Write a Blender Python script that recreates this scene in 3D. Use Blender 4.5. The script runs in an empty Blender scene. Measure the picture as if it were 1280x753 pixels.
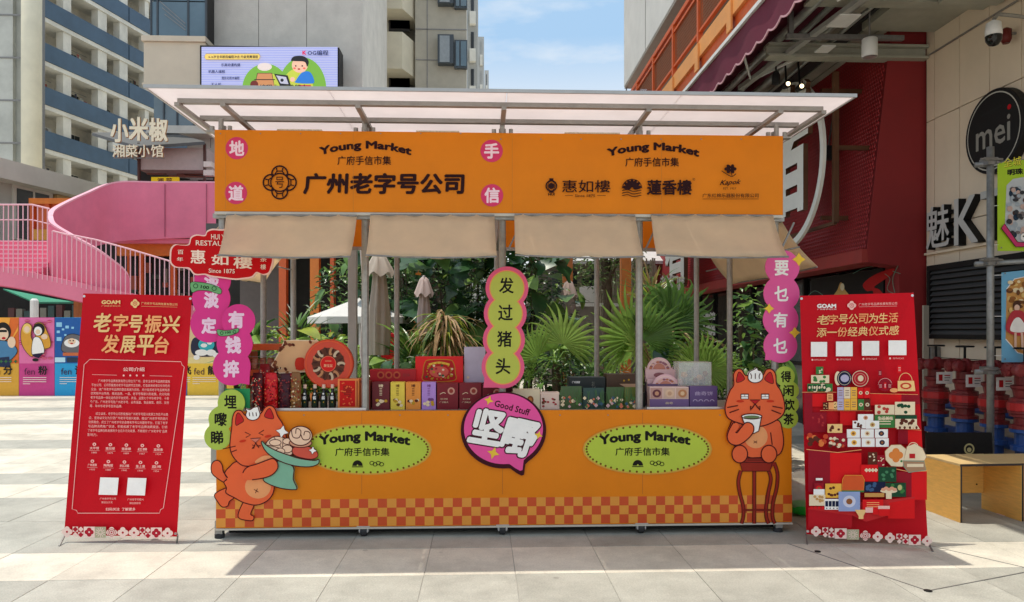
import bpy, bmesh, math, random
from mathutils import Vector, Matrix
from mathutils.geometry import tessellate_polygon
R = random.Random(7)
S = bpy.context.scene
COL = S.collection
PI = math.pi

# ---------------------------------------------------------------- camera
FPX, CX, HY, CH = 925.0, 640.0, 415.0, 1.415
YAW = math.radians(2.35)
cam_d = bpy.data.cameras.new("camera")
cam = bpy.data.objects.new("camera", cam_d)
COL.objects.link(cam)
cam.location = (0, 0, CH)
cam.rotation_euler = (PI / 2, 0, -YAW)
cam_d.sensor_width = 36.0
cam_d.lens = 36.0 * FPX / 1280.0
cam_d.shift_y = (HY - 376.5) / 1280.0
cam_d.clip_end = 2000
cam_d.clip_start = 0.05
S.camera = cam

# ---------------------------------------------------------------- world and sun
SUN = Vector((-0.58, 0.26, 2.9)).normalized()
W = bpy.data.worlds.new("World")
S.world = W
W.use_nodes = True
nt = W.node_tree
for n in list(nt.nodes):
    nt.nodes.remove(n)
sky = nt.nodes.new('ShaderNodeTexSky')
sky.sky_type = 'NISHITA'
sky.sun_disc = False
sky.sun_elevation = math.asin(SUN.z)
sky.sun_rotation = math.atan2(SUN.x, SUN.y)
sky.air_density = 1.0
sky.dust_density = 1.6
sky.ozone_density = 1.0
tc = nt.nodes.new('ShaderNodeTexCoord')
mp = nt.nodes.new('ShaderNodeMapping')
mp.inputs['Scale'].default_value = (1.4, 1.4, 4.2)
mp.inputs['Location'].default_value = (2.3, 0.5, 0.4)  # offset picked so the added cloud leaves the visible sky mostly clear
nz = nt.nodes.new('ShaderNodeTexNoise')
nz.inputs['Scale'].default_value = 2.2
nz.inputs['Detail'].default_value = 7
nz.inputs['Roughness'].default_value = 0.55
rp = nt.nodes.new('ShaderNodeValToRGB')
rp.color_ramp.elements[0].position = 0.42  # extra cloud added out of view to warm the ambient light
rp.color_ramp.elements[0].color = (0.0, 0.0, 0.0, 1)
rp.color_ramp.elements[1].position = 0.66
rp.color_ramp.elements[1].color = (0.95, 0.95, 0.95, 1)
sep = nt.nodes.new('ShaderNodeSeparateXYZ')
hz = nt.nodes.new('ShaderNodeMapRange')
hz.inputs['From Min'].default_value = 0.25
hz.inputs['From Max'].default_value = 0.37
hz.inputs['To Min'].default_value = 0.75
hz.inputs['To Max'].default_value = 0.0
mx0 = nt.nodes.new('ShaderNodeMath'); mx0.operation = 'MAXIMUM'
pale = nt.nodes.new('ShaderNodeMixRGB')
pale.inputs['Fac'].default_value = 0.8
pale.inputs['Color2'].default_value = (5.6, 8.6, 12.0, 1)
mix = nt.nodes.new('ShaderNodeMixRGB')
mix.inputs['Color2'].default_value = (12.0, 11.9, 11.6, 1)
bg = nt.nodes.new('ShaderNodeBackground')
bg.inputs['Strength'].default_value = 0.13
out = nt.nodes.new('ShaderNodeOutputWorld')
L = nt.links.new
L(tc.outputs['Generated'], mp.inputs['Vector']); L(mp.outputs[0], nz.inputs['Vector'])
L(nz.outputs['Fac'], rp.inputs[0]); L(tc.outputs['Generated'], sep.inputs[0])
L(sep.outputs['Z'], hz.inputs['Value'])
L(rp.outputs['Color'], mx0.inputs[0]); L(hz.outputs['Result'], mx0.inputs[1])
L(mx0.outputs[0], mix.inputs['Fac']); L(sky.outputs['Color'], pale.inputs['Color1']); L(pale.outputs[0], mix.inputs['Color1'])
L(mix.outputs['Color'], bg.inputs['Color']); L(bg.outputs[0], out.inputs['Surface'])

sl = bpy.data.lights.new("sun", 'SUN')
sl.energy = 5.0
sl.angle = math.radians(0.5)
sl.color = (1.0, 0.94, 0.82)
so = bpy.data.objects.new("sun", sl)
COL.objects.link(so)
so.location = SUN * 30
so.rotation_euler = SUN.to_track_quat('Z', 'Y').to_euler()

S.view_settings.view_transform = 'Standard'
S.view_settings.look = 'None'
S.view_settings.exposure = -0.6
S.view_settings.gamma = 1.0

# ---------------------------------------------------------------- pixel helpers (a pixel of the photo to a point at a chosen distance)
_sa, _ca = math.sin(YAW), math.cos(YAW)
def ray(px, py):
    a = (px - CX) / FPX
    return Vector((_sa + a * _ca, _ca - a * _sa, (HY - py) / FPX))
CAM = Vector((0, 0, CH))
def P(px, py, Y):
    d = ray(px, py)
    return CAM + d * (Y / d.y)
def PX(px, Y):
    return P(px, HY, Y).x
def PZ(px, py, Y):
    return P(px, py, Y).z
def G(px, py, z=0.0):
    d = ray(px, py)
    return CAM + d * ((z - CH) / d.z)
def PP(px, py, p0, n):
    d = ray(px, py)
    return CAM + d * ((p0 - CAM).dot(n) / d.dot(n))

# ---------------------------------------------------------------- materials
_M = {}
def srgb(c):
    c = c / 255.0
    return c / 12.92 if c <= 0.04045 else ((c + 0.055) / 1.055) ** 2.4
def RGB(r, g, b):
    return (srgb(r), srgb(g), srgb(b))
def mat(name, col, rough=0.6, var=0.12, scale=6.0, bump=0.0, bscale=None, metal=0.0, emit=None, es=1.0,
        transl=0.0, alpha=1.0, spec=0.5, objspace=True, var2=None, trans=0.0, stretch=None):
    if name in _M:
        return _M[name]
    m = bpy.data.materials.new(name)
    m.use_nodes = True
    t = m.node_tree
    b = t.nodes['Principled BSDF']
    o = t.nodes['Material Output']
    b.inputs['Roughness'].default_value = rough
    b.inputs['Metallic'].default_value = metal
    b.inputs['Specular IOR Level'].default_value = spec
    co = t.nodes.new('ShaderNodeTexCoord')
    vec = co.outputs['Object']
    if stretch:
        mpn = t.nodes.new('ShaderNodeMapping')
        mpn.inputs['Scale'].default_value = stretch
        t.links.new(vec, mpn.inputs['Vector'])
        vec = mpn.outputs[0]
    if var > 0 or var2:
        n = t.nodes.new('ShaderNodeTexNoise')
        n.inputs['Scale'].default_value = scale
        n.inputs['Detail'].default_value = 6
        n.inputs['Roughness'].default_value = 0.65
        t.links.new(vec, n.inputs['Vector'])
        r = t.nodes.new('ShaderNodeValToRGB')
        lo = tuple(max(0.0, c * (1 - var)) for c in col)
        hi = tuple(min(1.0, c * (1 + var)) for c in col) if not var2 else var2
        r.color_ramp.elements[0].position = 0.3
        r.color_ramp.elements[1].position = 0.7
        r.color_ramp.elements[0].color = (*lo, 1)
        r.color_ramp.elements[1].color = (*hi, 1)
        t.links.new(n.outputs['Fac'], r.inputs[0])
        t.links.new(r.outputs[0], b.inputs['Base Color'])
        csrc = r.outputs[0]
        rr = t.nodes.new('ShaderNodeMapRange')
        rr.inputs['To Min'].default_value = max(0.02, rough - 0.08)
        rr.inputs['To Max'].default_value = min(1, rough + 0.1)
        t.links.new(n.outputs['Fac'], rr.inputs['Value'])
        t.links.new(rr.outputs[0], b.inputs['Roughness'])
    else:
        b.inputs['Base Color'].default_value = (*col, 1)
        csrc = None
    if bump > 0:
        n2 = t.nodes.new('ShaderNodeTexNoise')
        n2.inputs['Scale'].default_value = bscale or scale * 6
        n2.inputs['Detail'].default_value = 4
        t.links.new(vec, n2.inputs['Vector'])
        bp = t.nodes.new('ShaderNodeBump')
        bp.inputs['Strength'].default_value = bump
        bp.inputs['Distance'].default_value = 0.02
        t.links.new(n2.outputs['Fac'], bp.inputs['Height'])
        t.links.new(bp.outputs[0], b.inputs['Normal'])
    if emit:
        b.inputs['Emission Color'].default_value = (*emit, 1)
        b.inputs['Emission Strength'].default_value = es
    if trans > 0:
        b.inputs['Transmission Weight'].default_value = trans
    if transl > 0:
        tl = t.nodes.new('ShaderNodeBsdfTranslucent')
        if csrc:
            t.links.new(csrc, tl.inputs['Color'])
        else:
            tl.inputs['Color'].default_value = (*col, 1)
        ms = t.nodes.new('ShaderNodeMixShader')
        ms.inputs['Fac'].default_value = transl
        t.links.new(b.outputs[0], ms.inputs[1]); t.links.new(tl.outputs[0], ms.inputs[2])
        t.links.new(ms.outputs[0], o.inputs['Surface'])
    if alpha < 1:
        tr = t.nodes.new('ShaderNodeBsdfTransparent')
        ms2 = t.nodes.new('ShaderNodeMixShader')
        ms2.inputs['Fac'].default_value = alpha
        src = o.inputs['Surface'].links[0].from_socket
        t.links.new(tr.outputs[0], ms2.inputs[1]); t.links.new(src, ms2.inputs[2])
        t.links.new(ms2.outputs[0], o.inputs['Surface'])
    _M[name] = m
    return m
def ink(r, g, b, rough=0.55):
    """printed ink or vinyl of one colour"""
    return mat("print_%d_%d_%d" % (r, g, b), RGB(r, g, b), rough, 0.05, 14, spec=0.18)

# ---------------------------------------------------------------- mesh builder
class MB:
    def __init__(s, M=None):
        s.v = []; s.f = []; s.mi = []; s.mats = []; s.M = M; s.cur = 0
    def use(s, m):
        if m not in s.mats:
            s.mats.append(m)
        s.cur = s.mats.index(m)
        return s
    def add(s, vs, fs):
        b = len(s.v)
        if s.M is not None:
            vs = [s.M @ Vector(v) for v in vs]
        s.v += [tuple(v) for v in vs]
        for f in fs:
            s.f.append(tuple(b + i for i in f)); s.mi.append(s.cur)
        return s
    def box(s, x0, x1, y0, y1, z0, z1):
        if x0 > x1: x0, x1 = x1, x0
        if y0 > y1: y0, y1 = y1, y0
        if z0 > z1: z0, z1 = z1, z0
        return s.add([(x0,y0,z0),(x1,y0,z0),(x1,y1,z0),(x0,y1,z0),(x0,y0,z1),(x1,y0,z1),(x1,y1,z1),(x0,y1,z1)],
              [(0,3,2,1),(4,5,6,7),(0,1,5,4),(1,2,6,5),(2,3,7,6),(3,0,4,7)])
    def bar(s, a, b, w, h=None, up=(0, 0, 1)):
        a = Vector(a); b = Vector(b); h = h or w
        d = (b - a).normalized(); u = Vector(up)
        if abs(d.dot(u)) > 0.98: u = Vector((0, 1, 0))
        r = d.cross(u).normalized(); u = r.cross(d)
        vs = []
        for p in (a, b):
            for i, j in ((-1,-1),(1,-1),(1,1),(-1,1)):
                vs.append(p + r * (i * w / 2) + u * (j * h / 2))
        return s.add(vs, [(0,1,2,3),(7,6,5,4),(0,4,5,1),(1,5,6,2),(2,6,7,3),(3,7,4,0)])
    def tube(s, pts, r, n=8, cap=True):
        pts = [Vector(p) for p in pts]
        rs = r if isinstance(r, (list, tuple)) else [r] * len(pts)
        vs = []; fs = []; u = None
        for i, p in enumerate(pts):
            d = (pts[min(i + 1, len(pts) - 1)] - pts[max(i - 1, 0)]).normalized()
            if u is None:
                u = Vector((0, 0, 1)) if abs(d.z) < 0.9 else Vector((0, 1, 0))
            u = (u - d * u.dot(d)).normalized()
            w = d.cross(u)
            for k in range(n):
                a = 2 * PI * k / n
                vs.append(p + (u * math.cos(a) + w * math.sin(a)) * rs[i])
        for i in range(len(pts) - 1):
            for k in range(n):
                k2 = (k + 1) % n
                fs.append((i*n + k, i*n + k2, (i+1)*n + k2, (i+1)*n + k))
        if cap:
            fs.append(tuple(range(n - 1, -1, -1))); fs.append(tuple((len(pts)-1)*n + k for k in range(n)))
        return s.add(vs, fs)
    def lathe(s, prof, c=(0, 0, 0), n=12, axis='z'):
        vs = []; fs = []
        c = Vector(c)
        for r, h in prof:
            for k in range(n):
                a = 2 * PI * k / n
                if axis == 'z': vs.append(c + Vector((r*math.cos(a), r*math.sin(a), h)))
                elif axis == 'y': vs.append(c + Vector((r*math.cos(a), h, r*math.sin(a))))
                else: vs.append(c + Vector((h, r*math.cos(a), r*math.sin(a))))
        for i in range(len(prof) - 1):
            for k in range(n):
                k2 = (k + 1) % n
                fs.append((i*n+k, i*n+k2, (i+1)*n+k2, (i+1)*n+k))
        fs.append(tuple(range(n))); fs.append(tuple((len(prof)-1)*n + k for k in range(n)))
        return s.add(vs, fs)
    def quad(s, a, b, c, d):
        return s.add([a, b, c, d], [(0, 1, 2, 3)])
    def prism(s, pts, off):
        """solid from a planar outline (3D points) pushed along off"""
        pts = [Vector(p) for p in pts]; off = Vector(off); n = len(pts)
        tri = tessellate_polygon([pts])
        vs = pts + [p + off for p in pts]
        fs = [tuple(t) for t in tri] + [tuple(i + n for i in reversed(t)) for t in tri]
        fs += [(i, (i+1) % n, (i+1) % n + n, i + n) for i in range(n)]
        return s.add(vs, fs)
    def build(s, name, m=None, parent=None, smooth=False, bevel=0.0, kind=None, label=None, cat=None, group=None, loc=None):
        me = bpy.data.meshes.new(name)
        if parent is not None:
            o0 = root_loc(parent)
        else:
            o0 = Vector(loc) if loc is not None else Vector((0, 0, 0))
        me.from_pydata([(a - o0.x, b - o0.y, c - o0.z) for a, b, c in s.v], [], s.f)
        if s.mats:
            for q in s.mats: me.materials.append(q)
            me.polygons.foreach_set('material_index', s.mi)
        if m is not None:
            if s.mats: pass
            else: me.materials.append(m)
        if smooth:
            me.polygons.foreach_set('use_smooth', [True] * len(me.polygons))
        me.update()
        o = bpy.data.objects.new(name, me)
        COL.objects.link(o)
        if parent is not None: o.parent = parent
        else: o.location = o0
        if bevel:
            md = o.modifiers.new('bevel', 'BEVEL'); md.width = bevel; md.segments = 2; md.limit_method = 'ANGLE'
        if kind: o['kind'] = kind
        if label: o['label'] = label
        if cat: o['category'] = cat
        if group: o['group'] = group
        return o
def root_loc(o):
    v = Vector((0, 0, 0))
    while o is not None:
        v = v + o.location; o = o.parent
    return v
def thing(name, label, cat, loc=(0, 0, 0), group=None):
    o = bpy.data.objects.new(name, None)
    COL.objects.link(o)
    o.empty_display_size = 0.1
    o.location = loc; o['label'] = label; o['category'] = cat
    if group: o['group'] = group
    return o
def copy_tree(o, parent=None):
    c = o.copy(); COL.objects.link(c)
    if parent is not None: c.parent = parent
    for ch in [x for x in o.children]:
        copy_tree(ch, c)
    return c
def part(name, m, parent, **k):
    """context: returns builder; call .build later"""
    b = MB(); b._a = (name, m, parent, k); return b

# ---------------------------------------------------------------- flat print
def sm(pts, closed=True, n=5):
    out_ = []; N = len(pts)
    rng = range(N) if closed else range(N - 1)
    for i in rng:
        if closed: p0, p1, p2, p3 = pts[(i-1) % N], pts[i], pts[(i+1) % N], pts[(i+2) % N]
        else: p0, p1, p2, p3 = pts[max(i-1, 0)], pts[i], pts[i+1], pts[min(i+2, N-1)]
        for k in range(n):
            t = k / n; t2 = t*t; t3 = t2*t
            out_.append(tuple(0.5*((2*p1[j]) + (-p0[j]+p2[j])*t + (2*p0[j]-5*p1[j]+4*p2[j]-p3[j])*t2 + (-p0[j]+3*p1[j]-3*p2[j]+p3[j])*t3) for j in (0, 1)))
    if not closed: out_.append(tuple(pts[-1]))
    return out_
def ell(cx, cy, rx, ry=None, n=28, a0=0.0, a1=2*PI, rot=0.0):
    ry = ry or rx; full = abs(a1 - a0 - 2*PI) < 1e-6
    r_ = []
    for k in range(n if full else n + 1):
        a = a0 + (a1 - a0) * k / n
        x, y = rx*math.cos(a), ry*math.sin(a)
        r_.append((cx + x*math.cos(rot) - y*math.sin(rot), cy + x*math.sin(rot) + y*math.cos(rot)))
    return r_
_TX = {}
_tc = bpy.data.curves.new('text_tmp', 'FONT')
_to = bpy.data.objects.new('text_tmp', _tc)
COL.objects.link(_to)
def textmesh(body, bold, res=2):
    k = (body, bold, res)
    if k in _TX: return _TX[k]
    _tc.body = body; _tc.offset = bold; _tc.resolution_u = res
    _tc.space_line = 1.0
    dg = bpy.context.evaluated_depsgraph_get()
    dg.update()
    me = bpy.data.meshes.new_from_object(_to.evaluated_get(dg))
    vs = [(v.co.x, v.co.y) for v in me.vertices]; fs = [tuple(p.vertices) for p in me.polygons]
    bpy.data.meshes.remove(me)
    x0 = min(v[0] for v in vs); x1 = max(v[0] for v in vs); y0 = min(v[1] for v in vs); y1 = max(v[1] for v in vs)
    _TX[k] = (vs, fs, x0, x1, y0, y1)
    return _TX[k]
def boldmesh(body, bold, res=2):
    """heavier lettering: the glyph shapes repeated round a small circle (a true offset breaks tight counters)"""
    vs, fs, x0, x1, y0, y1 = textmesh(body, 0.0, res)
    if bold <= 0.004: return vs, fs, x0, x1, y0, y1
    n = 5 if bold < 0.045 else (8 if bold < 0.08 else 14)
    V = list(vs); F = list(fs)
    for k in range(n):
        a = 2*PI*k/n + .3; b = len(V)
        V += [(x+bold*math.cos(a), y+bold*math.sin(a)) for x, y in vs]; F += [tuple(b+i for i in f) for f in fs]
    return V, F, x0-bold, x1+bold, y0-bold, y1+bold
class Canvas:
    """flat print on one plane.  pt maps drawing units to the plane; every layer lies a hair above the last"""
    def __init__(s, pt, n, tr=(0, 0, 1), d=0.0008, step=0.00025):
        s.pt0 = pt; s.n = Vector(n).normalized(); s.tr = tr; s.d = d; s.step = step; s.mb = MB()
    def t(s, tr): s.tr = tr; return s
    def pt(s, x, y, d=None):
        ox, oy, k = s.tr
        return s.pt0(ox + x / k, oy + y / k) + s.n * (s.d if d is None else d)
    def poly(s, pts, m):
        ps = [s.pt(x, y) for x, y in pts]
        tri = tessellate_polygon([[Vector((x, y, 0)) for x, y in pts]])
        s.mb.use(m).add(ps, [tuple(t) for t in tri]); s.d += s.step
        return s
    def rect(s, x0, y0, x1, y1, m): return s.poly([(x0,y0),(x1,y0),(x1,y1),(x0,y1)], m)
    def disc(s, cx, cy, rx, ry, m, rot=0.0): return s.poly(ell(cx, cy, rx, ry, rot=rot), m)
    def stroke(s, pts, w, m, closed=False):
        if closed: pts = list(pts) + [pts[0]]
        n = len(pts); L_ = []; R_ = []
        for i in range(n):
            if closed and i in (0, n-1): a, b = pts[-2], pts[1]
            else: a, b = pts[max(i-1, 0)], pts[min(i+1, n-1)]
            dx, dy = b[0]-a[0], b[1]-a[1]; l = math.hypot(dx, dy) or 1
            nx, ny = -dy/l*w/2, dx/l*w/2
            L_.append(s.pt(pts[i][0]+nx, pts[i][1]+ny)); R_.append(s.pt(pts[i][0]-nx, pts[i][1]-ny))
        s.mb.use(m).add(L_ + R_, [(i, i+1, n+i+1, n+i) for i in range(n-1)]); s.d += s.step
        return s
    def shape(s, pts, fill, line, w=1.0, smooth=True):
        q = sm(pts) if smooth else pts
        if fill: s.poly(q, fill)
        if line: s.stroke(q, w, line, True)
        return s
    def slab(s, pts, m, d0, d1):
        """board cut to an outline: front face at d1, back at d0"""
        ps = [s.pt(x, y, d1) for x, y in pts]
        s.mb.use(m).prism(ps, s.n * (d0 - d1)); s.d = d1 + s.step
        return s
    def text(s, body, cx, cy, w, h, m, bold=0.0, rot=0.0, arc=0.0, shear=0.0, res=2, slope=0.0):
        vs, fs, x0, x1, y0, y1 = boldmesh(body, bold, res)
        bx = (x1 - x0) or 1; by = (y1 - y0) or 1
        if w is None: w = h * bx / by
        if h is None: h = w * by / bx
        o = []; nb = len(textmesh(body, 0.0, res)[0]); cnt = 0
        for a, b in vs:
            dd = s.d + 0.00004*(cnt // nb); cnt += 1
            u = (a - x0)/bx - 0.5; v = (b - y0)/by - 0.5
            x = u*w + shear*v*h; y = -v*h + arc*4*u*u - arc*0.5
            if arc: x += arc*8*u/w*v*h*0.5
            y += slope * x
            o.append(s.pt(cx + x*math.cos(rot) - y*math.sin(rot), cy + x*math.sin(rot) + y*math.cos(rot), dd))
        s.mb.use(m).add(o, fs); s.d += s.step + 0.00004*(len(vs)//nb)
        return s
    def flush(s, name, parent, **k):
        o = s.mb.build(name, None, parent, **k); s.mb = MB(); return o
def plane_px(p0, n):
    n = Vector(n).normalized(); p0 = Vector(p0)
    return lambda x, y: PP(x, y, p0, n)
def plane_loc(o, u, v):
    o = Vector(o); u = Vector(u); v = Vector(v)
    return lambda x, y: o + u*x + v*y
def chain(circles, step=2.0):
    """outline of a stack of overlapping circles"""
    y0 = min(c[1]-c[2] for c in circles); y1 = max(c[1]+c[2] for c in circles)
    n = max(30, int((y1-y0)/step)); Rr = []; Ll = []
    for i in range(n + 1):
        y = y0 + (y1 - y0) * (0.5 - 0.5*math.cos(PI*i/n))
        xs = [(c[0]-math.sqrt(max(0, c[2]**2-(y-c[1])**2)), c[0]+math.sqrt(max(0, c[2]**2-(y-c[1])**2))) for c in circles if abs(y-c[1]) <= c[2]+1e-6]
        if xs:
            Rr.append((max(x[1] for x in xs), y)); Ll.append((min(x[0] for x in xs), y))
    return Rr + Ll[::-1][1:-1]
def star4(cx, cy, r, k=0.38, rot=0.0):
    return [(cx + (r if i % 2 == 0 else r*k)*math.cos(PI*i/4+rot), cy + (r if i % 2 == 0 else r*k)*math.sin(PI*i/4+rot)) for i in range(8)]

# common materials
STEEL = mat('galvanised_steel', (0.36, 0.345, 0.32), 0.42, 0.18, 25, metal=0.6)
STEELD = mat('dull_steel', (0.26, 0.25, 0.24), 0.5, 0.2, 20, metal=0.6)
ALU = mat('aluminium', (0.62, 0.62, 0.62), 0.38, 0.1, 20, metal=0.7)
RUBBER = mat('black_rubber', (0.025, 0.025, 0.027), 0.7, 0.2, 20)
BLACK = mat('black_paint', (0.014, 0.013, 0.013), 0.5, 0.2, 15, spec=0.2)
WHITE = mat('white_paint', (0.78, 0.77, 0.74), 0.5, 0.06, 8)
ORANGE = mat('orange_vinyl', (0.75, 0.21, 0.003), 0.5, 0.06, 2.2, bump=0.10, bscale=3, spec=0.22)
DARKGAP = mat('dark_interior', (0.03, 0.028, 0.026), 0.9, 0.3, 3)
# ================================================================ ground
pav_c = mat('cream_granite', (0.78, 0.72, 0.60), 0.62, 0.12, 3.0, bump=0.15, bscale=150)
pav_g = mat('grey_granite', (0.50, 0.485, 0.42), 0.62, 0.12, 3.5, bump=0.2, bscale=150)
def add_speckle(m, lo, hi, s):
    t = m.node_tree; b = t.nodes['Principled BSDF']
    src = b.inputs['Base Color'].links[0].from_socket
    n = t.nodes.new('ShaderNodeTexNoise'); n.inputs['Scale'].default_value = s; n.inputs['Detail'].default_value = 3
    co = t.nodes.new('ShaderNodeTexCoord'); t.links.new(co.outputs['Object'], n.inputs['Vector'])
    mr = t.nodes.new('ShaderNodeMapRange'); mr.inputs['From Min'].default_value = 0.3; mr.inputs['From Max'].default_value = 0.7
    mr.inputs['To Min'].default_value = lo; mr.inputs['To Max'].default_value = hi
    t.links.new(n.outputs['Fac'], mr.inputs['Value'])
    oi = t.nodes.new('ShaderNodeObjectInfo')
    mr2 = t.nodes.new('ShaderNodeMapRange'); mr2.inputs['To Min'].default_value = 0.89; mr2.inputs['To Max'].default_value = 1.06
    t.links.new(oi.outputs['Random'], mr2.inputs['Value'])
    mu = t.nodes.new('ShaderNodeMath'); mu.operation = 'MULTIPLY'
    n3 = t.nodes.new('ShaderNodeTexNoise'); n3.inputs['Scale'].default_value = 1.3; n3.inputs['Detail'].default_value = 9; n3.inputs['Roughness'].default_value = 0.75
    geo = t.nodes.new('ShaderNodeNewGeometry'); t.links.new(geo.outputs['Position'], n3.inputs['Vector'])
    mr3 = t.nodes.new('ShaderNodeMapRange'); mr3.inputs['From Min'].default_value = 0.36; mr3.inputs['From Max'].default_value = 0.56; mr3.inputs['To Min'].default_value = 0.76; mr3.inputs['To Max'].default_value = 1.0
    t.links.new(n3.outputs['Fac'], mr3.inputs['Value'])
    vo = t.nodes.new('ShaderNodeTexVoronoi'); vo.inputs['Scale'].default_value = 2.6; t.links.new(geo.outputs['Position'], vo.inputs['Vector'])
    mr4 = t.nodes.new('ShaderNodeMapRange'); mr4.inputs['From Min'].default_value = 0.035; mr4.inputs['From Max'].default_value = 0.06; mr4.inputs['To Min'].default_value = 0.72; mr4.inputs['To Max'].default_value = 1.0
    t.links.new(vo.outputs['Distance'], mr4.inputs['Value'])
    m5 = t.nodes.new('ShaderNodeMath'); m5.operation = 'MULTIPLY'; t.links.new(mr3.outputs[0], m5.inputs[0]); t.links.new(mr4.outputs[0], m5.inputs[1])
    m6 = t.nodes.new('ShaderNodeMath'); m6.operation = 'MULTIPLY'; t.links.new(mr2.outputs[0], m6.inputs[0]); t.links.new(m5.outputs[0], m6.inputs[1])
    t.links.new(mr.outputs[0], mu.inputs[0]); t.links.new(m6.outputs[0], mu.inputs[1])
    vm = t.nodes.new('ShaderNodeVectorMath'); vm.operation = 'SCALE'
    t.links.new(src, vm.inputs[0]); t.links.new(mu.outputs[0], vm.inputs['Scale'])
    t.links.new(vm.outputs[0], b.inputs['Base Color'])
add_speckle(pav_c, 0.90, 1.08, 90); add_speckle(pav_g, 0.84, 1.12, 110)
joint = mat('joint_grout', (0.42, 0.40, 0.36), 0.9, 0.2, 8)
ground = MB().box(-160, 160, -60, 260, -0.4, -0.004).build('ground', joint, kind='structure')
# bands of slabs: (Y start, Y end, tone)
bands = [(-3.0, 4.20, 'g'), (4.20, 4.72, 'c'), (4.72, 6.30, 'g'), (6.30, 6.85, 'c'), (6.85, 7.38, 'g'), (7.38, 8.95, 'c'),
         (8.95, 9.65, 'g'), (9.65, 11.3, 'c'), (11.3, 11.9, 'g'), (11.9, 13.2, 'c'), (13.2, 13.8, 'g'), (13.8, 15.2, 'c'), (15.2, 15.7, 'g'), (15.7, 19.5, 'c')]
bands = [(a if a < 0 else a*1.028, b*1.028, tn) for a, b, tn in bands]
PW = 0.532; X0 = -0.335
rows = []
for a, b, tn in bands:
    L_ = b - a
    n = max(1, round(L_ / 0.79)) if tn == 'g' else max(1, round(L_ / 0.55))
    if a < 0: n = 9
    for i in range(n): rows.append((a + L_*i/n, a + L_*(i+1)/n, tn))
slabs_meshes = {}
cells = []
for (a, b, tn) in rows:
    w = PW if b < 10 else PW * 2
    k0 = int(math.floor((-14 - X0) / w)); k1 = int(math.ceil((14 - X0) / w))
    for k in range(k0, k1):
        cells.append((X0 + k*w, X0 + (k+1)*w, a, b, tn))
def slab_vis(c):
    x0, x1, a, b, tn = c
    if b < 3.3 or a > 12: return -1
    cx = (x0+x1)/2; cy = (a+b)/2
    px = 602 + 925*cx/cy
    if px < -60 or px > 1340: return -1
    return 1.0 / cy
vis = sorted([c for c in cells if slab_vis(c) > 0], key=lambda c: -slab_vis(c))[:298]
vs_ = set(vis)
for c in vis:
    x0, x1, a, b, tn = c
    key = (round(x1-x0, 3), round(b-a, 3), tn)
    if key not in slabs_meshes:
        w, l = x1-x0, b-a; g = 0.0015
        m_ = MB(); m_.add([(g,g,-0.0035),(w-g,g,-0.0035),(w-g,l-g,-0.0035),(g,l-g,-0.0035),(g+.001,g+.001,0),(w-g-.001,g+.001,0),(w-g-.001,l-g-.001,0),(g+.001,l-g-.001,0)],
                   [(4,5,6,7),(0,1,5,4),(1,2,6,5),(2,3,7,6),(3,0,4,7)])
        o = m_.build('paving_slab', pav_c if tn == 'c' else pav_g, ground)
        slabs_meshes[key] = o.data
    else:
        o = bpy.data.objects.new('paving_slab', slabs_meshes[key]); COL.objects.link(o); o.parent = ground
    o.location = (x0, a, R.uniform(-0.0008, 0.0008))
far = MB()
for c in cells:
    if c in vs_: continue
    x0, x1, a, b, tn = c; g = 0.0015
    far.use(pav_c if tn == 'c' else pav_g).quad((x0+g,a+g,-0.001),(x1-g,a+g,-0.001),(x1-g,b-g,-0.001),(x0+g,b-g,-0.001))
for a in range(-60, 60, 4):
    for b in range(-24, 80, 4):
        if -14 < a+4 and a < 14 and b+4 > -3 and b < 19.5: continue
        far.use(pav_g if (b//4) % 3 == 0 else pav_c).quad((a+.01,b+.01,-0.0015),(a+3.99,b+.01,-0.0015),(a+3.99,b+3.99,-0.0015),(a+.01,b+3.99,-0.0015))
far.build('paving', None, ground, kind='stuff')
# recessed inspection cover with dark rim lines
ic = thing('inspection_cover', 'paved inspection cover outlined by a thin dark metal rim in the front right paving', 'manhole cover', G(1040, 715))
rim = MB()
cs = [G(905, 640), G(1022, 738), G(1290, 714), G(1150, 690)]
cs = [G(985, 680), G(1160, 739), G(1295, 713), G(1090, 666)]
for i in (0, 1):
    a, b = cs[i], cs[i+1]
    rim.bar((a.x, a.y, 0.0005), (b.x, b.y, 0.0005), 0.007, 0.004)
rim.bar((cs[3].x, cs[3].y, .0006), (cs[2].x, cs[2].y, .0006), 0.005, 0.004)
rim.build('rim', STEELD, ic)
MB().lathe([(0.022, 0), (0.022, 0.004), (0.012, 0.006), (0.001, 0.006)], (cs[1].x, cs[1].y, 0), 10).build('lifting_key_socket', BLACK, ic)
MB().lathe([(0.02, 0), (0.02, 0.005), (0.001, 0.006)], (G(1022, 690).x, G(1022, 690).y, 0), 8).build('bolt', BLACK, ic)

# ================================================================ stall
YS = 5.14
XL, XR = P(270, 600, YS).x, P(990, 600, YS).x
ZT = 0.868
stall = thing('market_stall', 'long orange wheeled market stall with checkered counter front, cream flaps and clear slanting roof', 'market stall', (0.15, 5.2, 0))
PXS = [-1.80, -0.815, 0.146, 1.12, 2.10]
YF, YM, YB = 5.225, 6.19, 7.16
YC = 5.168
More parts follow.
